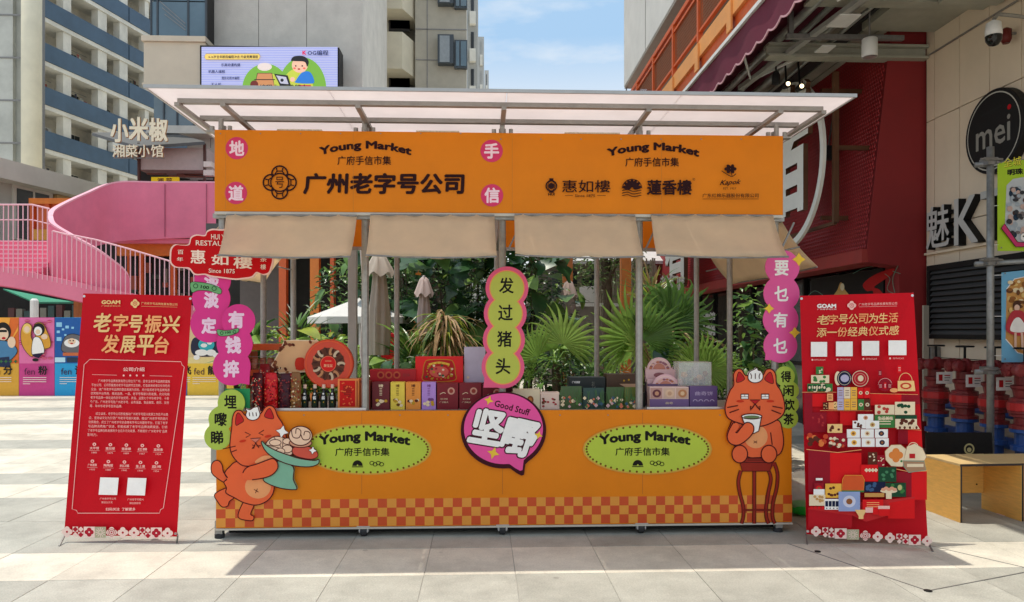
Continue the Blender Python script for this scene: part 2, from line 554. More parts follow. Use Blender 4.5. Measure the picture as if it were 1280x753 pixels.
# counter
cnt = MB().box(XL, XR, YS, YS+0.035, 0.070, ZT).build('counter_front', ORANGE, stall, bevel=0.004)
trimg = mat('pale_edge_strip', (0.55, 0.5, 0.42), 0.5, 0.1)
MB().box(XL-0.004, XR+0.004, YS-0.004, YS+0.04, 0.056, 0.0685).build('edge_strip', trimg, stall)
MB().box(XL+.02, XR-.02, YS+0.037, 5.95, ZT-0.035, ZT-0.008).build('counter_top', mat('counter_board', (0.35,0.30,0.24),0.5,0.1), stall)
for x in (XL, XR-0.03):
    MB().box(x, x+0.03, YS+0.037, 5.95, 0.1, ZT-0.037).build('side_panel', ORANGE, stall)
MB().box(XL+.05, XR-.05, 5.90, 5.93, 0.12, ZT-0.037).build('back_panel', DARKGAP, stall)
MB().box(XL+.03, XR-.03, YS+0.075, 5.89, 0.05, 0.12).build('base_shade_board', DARKGAP, stall)  # low skirt added to block light, so the gap below stays dark
# checkered strip
ck = Canvas(plane_px((0, YS, 0), (0, -1, 0)), (0, -1, 0))
co_ = mat('checker_orange_red', (0.60, 0.065, 0.004), 0.45, 0.05, 5)
cl_ = mat('checker_light_orange', (0.76, 0.29, 0.03), 0.45, 0.05, 5)
chk = MB()
cw = (XR-XL)/62.0; chh = 0.062; zb = 0.0708
for r in range(3):
    for k in range(62):
        x = XL + k*cw
        odd = (k + r) % 2 == 1
        chk.use(co_ if odd else cl_).quad((x, YS-0.0006, zb+r*chh+0.006), (x+cw, YS-0.0006, zb+r*chh+0.006), (x+cw, YS-0.0006, zb+(r+1)*chh+0.006), (x, YS-0.0006, zb+(r+1)*chh+0.006))
chk.build('checkered_strip', None, stall)
# feet and castors
for x in (PXS[0], PXS[4]):
    f_ = MB().bar((x, YC, 0.03), (x, YC, 0.12), 0.05).build('foot_post', STEEL, stall)
    MB().lathe([(0.034, 0), (0.034, 0.028), (0.02, 0.035)], (x, YC, 0), 12).build('rubber_foot', RUBBER, f_)
    f_ = MB().bar((x, YB, 0.03), (x, YB, 0.1), 0.05).build('foot_post', STEEL, stall)
for x in PXS[1:4]:
    for y in (YC, YB):
        cp = MB(); cp.box(x-0.045, x+0.045, y-0.034, y+0.04, 0.070, 0.076)
        cp.box(x-0.03, x-0.024, y-0.025, y+0.025, 0.03, 0.09).box(x+0.024, x+0.03, y-0.025, y+0.025, 0.03, 0.09)
        c_ = cp.build('castor', ALU, stall)
        MB().lathe([(0.012,-.02),(0.034,-.02),(0.037,-.012),(0.037,.012),(0.034,.02),(0.012,.02)], (x, y, 0.037), 14, 'x').build('wheel', RUBBER, c_)
        MB().lathe([(0.014, -0.034), (0.014, 0.034)], (x, y, 0.04), 8, 'x').build('axle_cap', ALU, c_)
for y in (YS+0.12, YB):
    MB().bar((XL+.03, y, 0.075), (XR-.03, y, 0.075), 0.03, 0.03).build('bottom_rail', STEEL, stall)
MB().box(XL+.06, XR-.06, YS+0.085, YS+0.10, 0.016, 0.049).build('gap_shade_strip', BLACK, stall)  # black strip standing in for the shade in the gap under the counter
# posts
ZR = 2.86
for x in PXS:
    for y in (YF, YB):
        MB().tube([(x, y, 0.12 if y == YF else 0.05), (x, y, 2.845)], 0.026, 10).build('post', STEEL, stall, smooth=False)
for x in (PXS[0], PXS[4]):
    MB().tube([(x, YM, 0.05), (x, YM, 2.3)], 0.024, 10).build('post', STEEL, stall)
# rails
for (z, y) in ((2.215, YF-0.03), (2.79, YF), (2.215, YB), (2.79, YB)):
    MB().bar((PXS[0]-.05, y, z), (PXS[4]+.05, y, z), 0.04, 0.03).build('rail', STEEL, stall)
for x in PXS:
    MB().bar((x, YF+.03, 2.21), (x, YB-.03, 2.21), 0.025, 0.025).build('cross_rail', STEELD, stall)
    MB().bar((x, YF+.03, 2.80), (x, YB-.03, 2.80), 0.025, 0.025).build('cross_rail', STEELD, stall)
# thin diagonal braces and hooks behind the fascia
for x in PXS:
    MB().bar((x+0.04, YF, 1.99), (x+0.14, YF, 2.2), 0.012).build('brace', STEELD, stall)
# roof
roofm = mat('frosted_roof_sheet', (0.86, 0.80, 0.79), 0.4, 0.05, 2, transl=0.74)
RX0, RX1, RY0, RY1, RZ = -2.065, 2.385, 4.64, 7.45, 2.92
nsh = 4
for k in range(nsh):
    a = RX0 + (RX1-RX0)*k/nsh; b = RX0 + (RX1-RX0)*(k+1)/nsh
    MB().box(a+0.002, b-0.002, RY0, RY1, RZ, RZ+0.006).build('roof_sheet', roofm, stall)
PURL = mat('roof_bar_grey', (0.32, 0.30, 0.28), 0.5, 0.12, 12, metal=0.3)
edge = mat('grey_edge_profile', (0.45, 0.44, 0.43), 0.4, 0.1, metal=0.4)
MB().bar((RX0-.01, RY0-0.006, RZ+.004), (RX1+.01, RY0-0.006, RZ+.004), 0.012, 0.022).build('roof_edge', edge, stall)
for x in (RX0-0.004, RX1+0.004):
    MB().bar((x, RY0, RZ+.004), (x, RY1, RZ+.004), 0.010, 0.020).build('roof_edge', edge, stall)
for y in (4.86, 5.24, 6.2, 7.2):
    MB().bar((RX0+0.11, y, RZ-0.018), (RX1-0.11, y, RZ-0.018), 0.04, 0.03).build('purlin', PURL, stall)
for x in [RX0+0.115] + [-1.66, -0.80, 0.146, 1.10, 1.98] + [RX1-0.115]:
    MB().bar((x, 4.82, RZ-0.046), (x, 7.3, RZ-0.046), 0.032, 0.024).build('rafter', PURL, stall)
for x in PXS:
    q = MB().tube([(x, YF-0.03, 2.80), (x, YF-0.03, 2.888)], 0.017, 10)
    q.tube([(x-0.06, YF-0.03, 2.80), (x-0.06, YF-0.03, 2.835)], 0.016, 10).tube([(x+0.06, YF-0.03, 2.80), (x+0.06, YF-0.03, 2.838)], 0.015, 10)
    q.box(x-0.1, x+0.1, YF-0.055, YF-0.005, 2.79, 2.802)
    q.build('bracket', STEEL, stall)
# cream flaps
flapm = mat('cream_canvas', (0.93, 0.77, 0.57), 0.85, 0.06, 4, bump=0.4, bscale=3.2, transl=0.62)
def flap(a, b, c, d, name='flap'):
    """a,b top; c,d bottom; slightly wavy cloth"""
    a, b, c, d = map(Vector, (a, b, c, d)); m_ = MB(); n, k = 14, 6; vs = []
    nrm = (b-a).cross(c-a).normalized(); ph = R.uniform(0, 6)
    for j in range(k+1):
        for i in range(n+1):
            u, v = i/n, j/k
            p = (a*(1-u)+b*u)*(1-v) + (c*(1-u)+d*u)*v
            p = p + nrm*(0.010*math.sin(u*11+ph)*v + 0.02*math.sin(v*PI) + 0.006*math.sin(u*31+ph*2)*(1-v)) - Vector((0, 0, 0.012*math.sin(u*PI)*v + .004*math.sin(u*23+ph)*v))
            vs.append(p)
    m_.add(vs, [(j*(n+1)+i, j*(n+1)+i+1, (j+1)*(n+1)+i+1, (j+1)*(n+1)+i) for j in range(k) for i in range(n)])
    o = m_.build(name, flapm, stall, smooth=True)
    so_ = o.modifiers.new('thick', 'SOLIDIFY'); so_.thickness = 0.003
    MB().tube([c.lerp(d, i_/10) - Vector((0, 0, 0.012*math.sin(i_/10*PI))) for i_ in range(11)], 0.006, 8).build('hem_rod', STEELD, o)
    MB().tube([a, b], 0.008, 8).build('hanging_rod', STEELD, o)
    return o
for (a, b, c, d) in ((283, 446, 272, 438), (463, 618, 457, 621), (643, 794, 644, 805), (814, 966, 821, 986)):
    flap(P(a, 269, 5.12), P(b, 269+(b-a)*.006, 5.12), P(c, 319, 4.87), P(d, 321, 4.87))
flap((XR-0.02, 5.27, 2.215), (XR-0.02, 7.08, 2.215), (XR+0.24, 5.27, 1.885), (XR+0.24, 7.08, 1.885))
flap((XL+0.02, 5.27, 2.2), (XL+0.02, 7.08, 2.2), (XL-0.24, 5.27, 1.87), (XL-0.24, 7.08, 1.87))
for x, sgn in ((XR-0.02, 1), (XL+0.02, -1)):
    for y in (5.27, 7.08):
        MB().tube([(x, y, 2.0), (x+sgn*0.13, y, 2.03)], 0.006, 6).build('stay', STEELD, stall)

# fascia signs (front, back, two ends)
SX0, SX1 = P(268, 220, YS).x, P(979, 220, YS).x
sign = thing('fascia_sign', 'orange front fascia board of the stall with dark red shop names and pink discs', 'sign', ((SX0+SX1)/2, YS, 2.2))
bd = MB()
MB().box(SX0, SX1, YS, YS+0.03, 2.24, 2.798).build('board', ORANGE, sign, bevel=0.004)
MB().box(SX0, SX1, YS+.001, YS+0.029, 2.22, 2.2385).build('lower_trim', trimg, sign)
for a, b in ((346, 402), (520, 574), (706, 775)):
    MB().box(PX(a, YS), PX(b, YS), YS+.002, YS+0.03, 2.799, 2.808).build('frayed_edge', mat('paper_edge', (0.6,0.5,0.38),0.8,0.3,60), sign)
for i, yy in ((0, YB-0.01),):
    bs = thing('fascia_sign', 'plain orange rear fascia board of the stall seen from behind above the back posts', 'sign', ((SX0+SX1)/2, YB+0.03, 2.2))
    MB().box(SX0, SX1, YB+0.03, YB+0.06, 2.225, 2.783).build('board', ORANGE, bs)
for x, w in ((SX0-0.001, 'left'), (SX1-0.029, 'right')):
    bs = thing('fascia_sign', 'orange end fascia board closing the %s end of the stall under the roof' % w, 'sign', (x, 6.15, 2.2))
    MB().box(x, x+0.03, YS+0.034, YB+0.028, 2.225, 2.782).build('board', ORANGE, bs)
# printed matter
DR = ink(40, 3, 6); PK = mat('pink_disc_vinyl', RGB(214, 30, 92), 0.4, 0.05); PT = ink(250, 214, 222)
c = Canvas(plane_px((0, YS, 0), (0, -1, 0)), (0, -1, 0))
for ch, x, y in (('地', 296, 185.5), ('道', 295, 241.5), ('手', 614.5, 189), ('信', 615, 244.5)):
    c.disc(x, y, 14, 14, PK); c.flush('disc', sign)
    c.text(ch, x, y, 19, 19.5, PT, bold=0.035); c.flush('lettering', sign)
for dx, dy in ((0, 0), (359.5, 2)):
    c.text('Young Market', 457+dx, 187+dy, 115, 13, DR, bold=0.045, arc=8.5); c.flush('lettering', sign)
    c.text('广府手信市集', 455.5+dx, 201+dy, 67, 11.5, DR, bold=0.012); c.flush('lettering', sign)
c.text('广州老字号公司', 480, 230, 201, 27, DR, bold=0.038, shear=0.05); c.flush('lettering', sign)
# four lobed coin emblem
ex, ey = 350, 228.5
def arcs(cx, cy, r, w):
    for k in range(4):
        a = k*PI/2
        c.stroke(ell(cx+math.cos(a)*r*0.52, cy+math.sin(a)*r*0.52, r*0.48, n=18, a0=a-2.0, a1=a+2.0), w, DR)
arcs(ex, ey, 20.5, 1.9)
c.stroke(ell(ex, ey, 11.2), 1.6, DR, True)
for k in range(4):
    a = k*PI/2; ca, sa = math.cos(a), math.sin(a)
    T = lambda x, y: (ex + x*ca - y*sa, ey + x*sa + y*ca)
    c.stroke([T(10, -6), T(14, -3.2), T(18, -4)], 1.5, DR).stroke([T(10, 6), T(14, 3.2), T(18, 4)], 1.5, DR)
    c.stroke([T(14, -3), T(14, 3)], 1.3, DR)
c.text('号', ex, ey, 11, 14, DR, bold=0.0)
c.flush('emblem', sign)
# other shop marks on the right half
c.stroke(ell(689, 233, 6.5), 1.6, DR, True).disc(689, 233, 3.8, 3.8, DR).rect(686.5, 223.5, 691.5, 227, DR).rect(686, 240, 692.5, 241.5, DR)
c.stroke(ell(689, 233, 4.4, 6), 0.7, DR, True)
c.text('HUI', 689, 243.5, 8, 3.2, DR, bold=0.03); c.flush('emblem', sign)
c.text('惠如樓', 732.5, 233.5, 60, 15.5, DR, bold=0.008); c.flush('lettering', sign)
c.text('Since 1875', 731, 245.3, 25, 3.4, DR, bold=0.01).stroke([(706, 245), (716, 245)], 0.5, DR).stroke([(746, 245), (757, 245)], 0.5, DR); c.flush('lettering', sign)
for k in range(7):
    a = PI + PI*(k+0.5)/7
    c.poly(ell(789.5+7*math.cos(a), 237+7.5*math.sin(a), 5.5, 2.2, rot=a, n=14), DR)
c.stroke(ell(789.5, 236, 12, 11, a0=PI, a1=2*PI, n=20), 1.0, DR)
for q in range(3):
    c.stroke(sm([(777, 239+q*3.2), (784, 237.8+q*3.2), (791, 240+q*3.2), (801, 238.5+q*3.2)], False), 1.0, DR)
c.flush('emblem', sign)
c.text('蓮香樓', 836, 235, 56, 19, DR, bold=0.03); c.text('®', 866.5, 225, 3.5, 3.5, DR); c.flush('lettering', sign)
for a in range(6):
    c.disc(912+4.5*math.cos(a*1.05), 212+3*math.sin(a*1.05), 3.2, 2.2, DR, rot=a)
c.stroke(sm([(901, 214.5), (908, 219), (914, 221.5), (919, 218)], False), 0.9, DR).stroke([(912, 213), (914, 221)], 0.8, DR)
c.flush('emblem', sign)
c.text('Kapok', 912, 229.5, 25, 8, DR, bold=0.02, shear=0.5, slope=-0.05); c.text('EST. 1957', 911, 236.5, 16, 2.6, DR); c.flush('lettering', sign)
c.text('广东红棉乐器股份有限公司', 912, 245.3, 70, 5.2, DR, bold=0.01).stroke([(877, 249.6), (947, 249.6)], 0.5, DR); c.flush('lettering', sign)
seam = mat('vinyl_seam', (0.5, 0.17, 0.008), 0.5, 0.05)
for x in (283, 442, 640, 826): c.rect(x, 168 if x < 600 else 174, x+0.4, 262 if x < 300 else 266, seam)
c.flush('vinyl_seam', sign)

# ================================================================ green oval labels printed on the counter front
GR = mat('lime_print', RGB(178, 196, 52), 0.45, 0.05); GRO = mat('oval_border', RGB(206, 150, 44), 0.45, 0.05); BK = ink(22, 16, 10); DOT = ink(110, 68, 14)
c = Canvas(plane_px((0, YS, 0), (0, -1, 0)), (0, -1, 0), d=0.0016)
for cx, cy in ((459, 562), (809, 561.5)):
    c.disc(cx, cy, 81, 32, GRO).disc(cx, cy, 78.5, 30, GR)
    for k in range(54):
        a = 2*PI*k/54; c.disc(cx+76*math.cos(a), cy+28.6*math.sin(a), 1.35, 1.35, DOT); c.d -= c.step
    c.d += c.step
    c.text('Young Market', cx-3, cy-12, 114, 15.5, BK, bold=0.05, arc=6); c.text('广府手信市集', cx-6, cy+3, 68, 10.5, BK, bold=0.018)
    c.poly(ell(cx-12, cy+20.5, 6.5, 7, n=16, a0=PI, a1=2*PI), BK); c.rect(cx-19, cy+21.2, cx-5, cy+22.2, BK); c.disc(cx-12, cy+19.8, 1, 1, GR)
    for k in range(4): c.stroke(ell(cx+6+k*4, cy+17+(k % 2)*1.5, 2.6, 2.2), 0.8, BK, True)
    c.flush('oval_label', cnt)

# vinyl joints, tape ends and small fixings on the counter front
sc_m = mat('counter_seam', (0.42, 0.12, 0.004), 0.5, 0.1)
c = Canvas(plane_px((0, YS, 0), (0, -1, 0)), (0, -1, 0), d=0.0012)
for x in (452, 628, 803): c.rect(x, 516, x+.45, 618, sc_m)
for x in (290, 380, 500, 560, 700, 760, 900, 975):
    c.disc(x, 519, .8, .8, STEELD)
c.flush('joint_and_fixings', cnt)
c = Canvas(plane_px((0, YS, 0), (0, -1, 0)), (0, -1, 0), d=0.006)
for x in range(276, 976, 50): c.disc(x, (167.5 if x < 600 else 174.5), .8, .8, STEELD)
c.flush('fixing', sign)
# ================================================================ cut-out boards fixed to the stall
OR_CAT = mat('cat_orange_print', RGB(232, 92, 34), 0.45, 0.05); LN = ink(74, 12, 14); PEA = ink(236, 158, 104); REDP = ink(190, 30, 34)
WH = ink(245, 240, 236); CRM = ink(240, 200, 170); MINT = ink(128, 178, 150); TEA = ink(104, 122, 80); BLUSH = ink(204, 50, 22); FOAM = ink(205, 195, 185)
LIME = mat('lime_board', RGB(168, 190, 66), 0.45, 0.05); PINKB = mat('pink_board', RGB(222, 56, 136), 0.5, 0.06, 4, spec=.2)
NF = (0, -1, 0)
def board_at(Y): return plane_px((0, Y, 0), NF)

# --- running cat
t = thing('cat_cutout', 'orange cartoon cat board running with a mint cake stand, left end of the counter', 'cut-out board', P(318, 640, YS-0.01))
c = Canvas(board_at(YS-0.001), NF, tr=(250, 500, 4.706))
body = [(225,360),(178,392),(150,428),(164,462),(145,482),(160,515),(158,545),(205,572),(262,602),(335,616),(398,592),(434,545),(440,480),(425,400),(350,365)]
tail = [(168,455),(140,425),(132,385),(115,360),(88,358),(68,385),(72,430),(105,462),(150,486)]
footl = [(165,515),(90,553),(108,600),(135,629),(166,622),(176,596),(208,570),(205,535)]
footr = [(262,595),(228,686),(295,708),(318,702),(319,682),(302,668),(322,612),(300,590)]
for q, nm in ((tail, 'tail'), (footl, 'foot'), (footr, 'foot')):
    c.slab(sm(q), OR_CAT, 0.0, c.d+0.004) if nm != 'x' else 0
    c.stroke(sm(q), 6, LN, True); c.flush(nm, t)
c.slab(sm(body), OR_CAT, 0.0, c.d+0.001); c.stroke(sm(body), 6.5, LN, True)
c.disc(345, 508, 76, 70, PEA).poly(sm([(160,440),(166,470),(176,500),(200,470),(190,420)]), OR_CAT)
c.stroke([(150,432),(168,457)], 6, LN)
c.stroke([(322,524),(348,540)], 4, LN).stroke([(342,520),(330,546)], 4, LN); c.flush('body', t)
head = [(185,215),(192,160),(196,105),(213,66),(245,62),(275,92),(318,88),(362,78),(386,45),(415,32),(443,48),(462,95),(488,135),(506,185),(512,240),(500,290),(460,338),(400,368),(330,385),(255,383),(202,335),(182,280)]
c.slab(sm(head), OR_CAT, 0.0, c.d+0.001); c.stroke(sm(head), 6.5, LN, True)
c.shape([(216,146),(218,92),(234,76),(262,118),(240,138)], REDP, LN, 4).shape([(384,94),(402,56),(420,54),(438,105),(412,108)], REDP, LN, 4)
for q in ([(270,188),(303,204),(275,219)], [(381,176),(350,195),(378,206)], [(140,286),(180,278),(215,270)], [(186,306),(222,292)], [(333,250),(325,268),(312,262)], [(333,250),(320,285)], [(333,252),(352,280)], [(312,285),(320,272)], [(338,268),(362,268)]):
    c.stroke(q, 5, LN)
c.shape([(303,226),(362,222),(333,250)], ink(215, 120, 100), LN, 5, False)
c.disc(257, 240, 20, 7, BLUSH, -0.2).disc(405, 212, 20, 7, BLUSH, -0.2); c.flush('head', t)
bun = [(272,48),(300,56),(320,44),(345,40),(352,58),(358,85),(345,108),(318,118),(290,110),(276,88),(282,66)]
c.slab(sm(bun), WH, 0.0, c.d+0.001); c.stroke(sm(bun), 5, LN, True)
for x in (298, 318, 338): c.stroke([(x-2,72),(x+1,94)], 5, LN)
c.flush('bun_hat', t)
c.shape([(330,366),(345,345),(385,325),(440,330),(420,352),(370,370)], PEA, None)
stem = [(465,355),(440,402),(380,456),(402,486),(480,515),(565,524),(574,508),(554,462),(553,388)]
c.slab(sm(stem, n=3), MINT, 0.0, c.d+0.002); c.stroke(sm(stem, n=3), 6, LN, True)
c.shape([(395,255),(440,215),(500,220),(545,262),(548,315),(490,330),(430,290)], CRM, LN, 5)
for a, b in (((440,215),(485,275)), ((495,218),(492,280)), ((545,262),(495,285)), ((405,262),(480,282))): c.stroke([a, b], 4, LN)
for cx_, cy_, rx_, ry_ in ((520, 285, 30, 22), (480, 300, 26, 20), (450, 248, 34, 18), (520, 240, 26, 18)): c.disc(cx_, cy_, rx_, ry_, CRM).stroke(ell(cx_, cy_, rx_, ry_), 4, LN, True)
c.shape([(560,275),(620,268),(680,285),(700,325),(660,345),(580,330),(550,305)], ink(206, 84, 66), LN, 5)
c.shape(ell(598, 250, 66, 26, n=12), ink(214, 150, 120), LN, 5)
c.shape(ell(598, 208, 68, 56, n=14), CRM, LN, 6)
c.stroke(sm([(545,175),(555,215),(590,218),(600,180),(575,165),(570,195)], False), 5, LN).stroke(sm([(600,200),(615,230),(650,225),(652,190),(625,182),(618,205)], False), 5, LN)
plate = [(374,238),(398,262),(450,292),(520,318),(600,342),(680,352),(704,345),(702,372),(650,389),(560,382),(470,352),(402,305),(372,256)]
c.slab(sm(plate, n=3), MINT, 0.0, c.d+0.001); c.stroke(sm(plate, n=3), 6, LN, True)
c.flush('cake_stand', t)
arm = [(272,463),(262,425),(290,390),(345,372),(402,350),(438,341),(462,362),(464,400),(425,440),(350,460)]
c.slab(sm(arm), OR_CAT, 0.0, c.d+0.001); c.stroke(sm(arm + [])[5:-2], 6.5, LN); c.flush('arm', t)
c.shape(star4(492, 183, 38, 0.5, 0.2), WH, LN, 3, False).shape(star4(670, 293, 24, 0.5, 0.1), WH, LN, 3, False); c.flush('sparkles', t)

# --- seated cat drinking tea
t = thing('cat_cutout', 'orange cartoon cat board sipping tea on a stool, right end of the counter', 'cut-out board', P(942, 650, YS-0.01))
c = Canvas(board_at(YS-0.001), NF, tr=(890, 450, 6.275))
WD = ink(150, 40, 26)
leg1 = [(225,868),(206,950),(216,1040),(244,1150),(244,1230),(230,1284)]
leg2 = [(330,872),(330,1284)]
leg3 = [(442,868),(460,935),(440,1040),(424,1150),(424,1230),(442,1284)]
leg4 = [(486,806),(512,890),(506,1000),(476,1130),(474,1230),(492,1284)]
c.d = 0.003
for q in (leg4, leg1, leg2, leg3):
    q2 = sm(q, False) if len(q) > 2 else q
    c.stroke(q2, 30, LN).stroke(q2, 18, WD); c.flush('stool_leg', t)
c.stroke([(245,1177),(470,1177)], 16, LN).stroke([(245,1177),(470,1177)], 8, WD); c.flush('stretcher', t)
c.slab([(215,800),(250,757),(440,757),(492,806),(470,840),(450,872),(235,872)], WD, 0.0, c.d+0.002)
c.stroke([(215,802),(235,872),(450,872),(470,806)], 6, LN).stroke([(215,802),(470,806)], 6, LN).stroke([(275,770),(400,770)], 6, LN).stroke([(275,785),(400,785)], 5, LN); c.flush('seat', t)
body = [(170,470),(135,520),(112,600),(150,655),(200,690),(280,760),(345,766),(400,760),(455,745),(515,745),(546,705),(557,640),(548,560),(522,478),(430,470),(300,470)]
c.slab(sm(body), OR_CAT, 0.0, c.d+0.001); c.stroke(sm(body), 9, LN, True)
c.disc(340, 600, 92, 92, PEA).stroke([(455,568),(468,665)], 9, LN).stroke([(322,634),(350,652)], 5, LN).stroke([(350,634),(322,652)], 5, LN); c.flush('body', t)
for x in (213, 441):
    c.slab(ell(x, 737, 61, 69), OR_CAT, 0.0, c.d+0.001); c.stroke(ell(x, 737, 61, 69), 9, LN, True); c.flush('foot', t)
head = [(165,195),(163,115),(190,76),(226,76),(262,122),(340,100),(392,118),(420,76),(462,74),(492,112),(500,190),(532,240),(556,310),(565,390),(540,440),(490,476),(430,505),(370,520),(295,522),(215,497),(150,474),(110,440),(97,380),(110,310),(136,240)]
c.slab(sm(head), OR_CAT, 0.0, c.d+0.001); c.stroke(sm(head), 9, LN, True)
c.shape([(188,176),(195,112),(214,96),(250,150)], REDP, LN, 5).shape([(406,152),(445,96),(465,120),(472,186)], REDP, LN, 5)
for x in (250, 409):
    c.rect(x-32, 264, x+32, 308, LN).rect(x-26, 272, x+26, 303, WH).stroke([(x-26,288),(x+26,288)], 4, LN).stroke([(x,272),(x,288)], 4, LN)
c.disc(215, 323, 30, 9, BLUSH).disc(450, 323, 30, 9, BLUSH)
c.shape([(290,313),(370,313),(330,347)], REDP, LN, 8, False)
for q in ([(330,345),(312,372),(295,360),(296,395)], [(330,345),(350,372),(368,360),(366,395)], [(330,345),(300,385)], [(330,345),(362,385)], [(112,372),(196,357)], [(130,412),(204,386)], [(466,362),(546,378)], [(458,392),(532,422)]): c.stroke(q, 8, LN)
c.flush('head', t)
bun = [(274,140),(280,100),(300,84),(325,72),(345,62),(352,80),(375,88),(390,120),(385,150),(360,172),(320,178),(288,165)]
c.slab(sm(bun), WH, 0.0, c.d+0.001); c.stroke(sm(bun), 7, LN, True)
for x, k in ((300, -8), (330, 0), (360, 8)): c.stroke(sm([(x+k,105),(x,125),(x+k*.3,148)], False), 7, LN)
c.flush('bun_hat', t)
c.slab([(222,440),(380,434),(356,555),(318,574),(268,560)], WH, 0.0, c.d+0.001); c.stroke([(222,440),(268,560),(318,574),(356,555),(380,434)], 8, LN)
c.shape(ell(301, 441, 79, 20, n=14), WH, LN, 8).disc(301, 445, 62, 12, TEA); c.flush('cup', t)
arm = [(165,486),(122,550),(110,610),(138,654),(192,664),(252,632),(308,572),(316,522),(290,492),(250,492),(216,530),(178,568)]
c.slab(sm(arm), OR_CAT, 0.0, c.d+0.001); c.stroke(sm(arm), 9, LN, True); c.poly(sm([(150,520),(178,490),(200,520),(176,560),(150,560)]), OR_CAT); c.flush('arm', t)

def chain_board(label, Y, tr, circles, chars, mm, ci, sz, under=None, bold=0.03, tail=None, extra=None, loc=None, name='sign_board', rot=0):
    b0 = tr[0] + circles[-1][0]/tr[2], tr[1] + circles[-1][1]/tr[2]
    t = thing(name, label, 'cut-out board', P(b0[0], b0[1], Y))
    c = Canvas(board_at(Y), NF, tr=tr)
    c.slab(chain(circles), mm, -0.008, 0.0)
    if tail:
        c.slab(tail, mm, -0.007, -0.0004); c.d = 0.0006
    c.flush('board', t)
    if under:
        c.poly(chain([(x, y, r*under[2]) for x, y, r in circles]), under[1]).poly(chain([(x, y, r*under[0]) for x, y, r in circles]), under[3]); c.flush('inner_panel', t)
    for ch, x, y in chars:
        c.text(ch, x, y, sz*(0.92 if ch not in '一' else 1), sz, ci, bold=bold, rot=rot); c.flush('lettering', t)
    if extra: extra(c, t)
    return t
# middle pillar sign
chain_board('pink edged lime board of four circles reading 发过猪头 in front of the middle post', 5.165, (590, 320, 4.1875),
    [(183,168,112),(174,302,112),(167,440,110),(162,582,112)], [('发',180,155),('过',175,297),('猪',170,435),('头',162,578)], mat('rose_edge', RGB(226,80,122),0.45,0.05), BK, 84,
    under=(0.78, ink(240,140,90), 0.83, mat('lime_yellow', RGB(182,186,66),0.45,0.05)), bold=0.02, tail=[(70,590),(60,690),(150,690),(160,600)])
# left double pink boards
PLT = ink(243, 206, 226)
def note(c, t, pts, txt, x, y, w, rot=0.0):
    c.slab(sm(pts, n=3), ink(112, 170, 112), c.d-0.003, c.d+0.002); c.stroke(sm(pts, n=3), 3.5, ink(30, 60, 34), True)
    c.text(txt, x, y, w*0.3, w*0.12, ink(20, 50, 24), bold=0.03, rot=rot)
    for s in (-1, 1): c.stroke(ell(x+s*w*0.33*math.cos(rot), y+s*w*0.33*math.sin(rot), w*0.075), 4, ink(30, 60, 34), True)
    c.flush('banknote', t)
chain_board('pink board of circles reading 淡淡定 hanging under the red cloud sign', 5.186, (220, 340, 5.38),
    [(246,55,122),(236,180,128),(222,350,126)], [('淡',240,60),('淡',238,190),('定',222,362)], PINKB, PLT, 112, bold=0.05,
    extra=lambda c, t: note(c, t, [(98,75),(150,70),(230,82),(300,112),(298,150),(220,128),(150,125),(108,138)], '100', 196, 104, 190, 0.14))
chain_board('lower pink board of circles reading 有钱捽 beside the stall left corner post', 5.160, (220, 340, 5.38),
    [(420,330,112),(394,485,121),(374,638,127)], [('有',405,322),('钱',385,492),('捽',372,652)], PINKB, PLT, 118, bold=0.05, tail=[(380,740),(492,760),(498,640)],
    extra=lambda c, t: note(c, t, [(278,388),(320,395),(370,392),(418,380),(420,404),(380,424),(320,432),(286,425)], '100', 352, 408, 130, -0.1))
# small lime board on left, behind cat
chain_board('lime board of three circles reading 埋嚟睇 behind the running cat', YS-0.003, (0, 0, 1),
    [(289,504,17),(276,524,15.5),(272,546,16.8)], [('埋',288,502.5),('嚟',276,524.5),('睇',271.5,547)], LIME, BK, 17, bold=0.03)
MB().box(PX(283,5.2), PX(314,5.2), 5.17, 5.178, PZ(300,511,5.17), PZ(300,486,5.17)).build('green_card', ink(40, 140, 84), None, label='small plain green card half hidden under the lower pink board', cat='card')
# right pink chain
PKR = mat('pink_board_right', RGB(226, 78, 150), 0.42, 0.06, 4)
YEL = ink(238, 196, 66)
def dia(c, t):
    for x, y, r in ((343, 187, 24), (235, 365, 18), (327, 452, 20)):
        c.slab(star4(x, y, r, 0.55), YEL, c.d-0.002, c.d+0.002); c.flush('sparkle', t)
chain_board('pink board of four circles reading 要乜有乜 on the right corner post', 5.185, (880, 260, 2.897),
    [(284,215,62),(281,310,65),(278,405,64),(277,500,61)], [('要',281,218),('乜',280,311),('有',277,406),('乜',276,500)], PKR, WH, 56, bold=0.03,
    tail=[(225,490),(222,552),(270,550)], extra=dia)
chain_board('lime board of four circles reading 得闲饮茶 beside the seated cat', YS-0.003, (890, 450, 6.275),
    [(572,130,78),(606,242,76),(606,350,76),(598,460,78)], [('得',580,132),('闲',600,242),('饮',608,352),('茶',600,465)], LIME, BK, 90, bold=0.03)
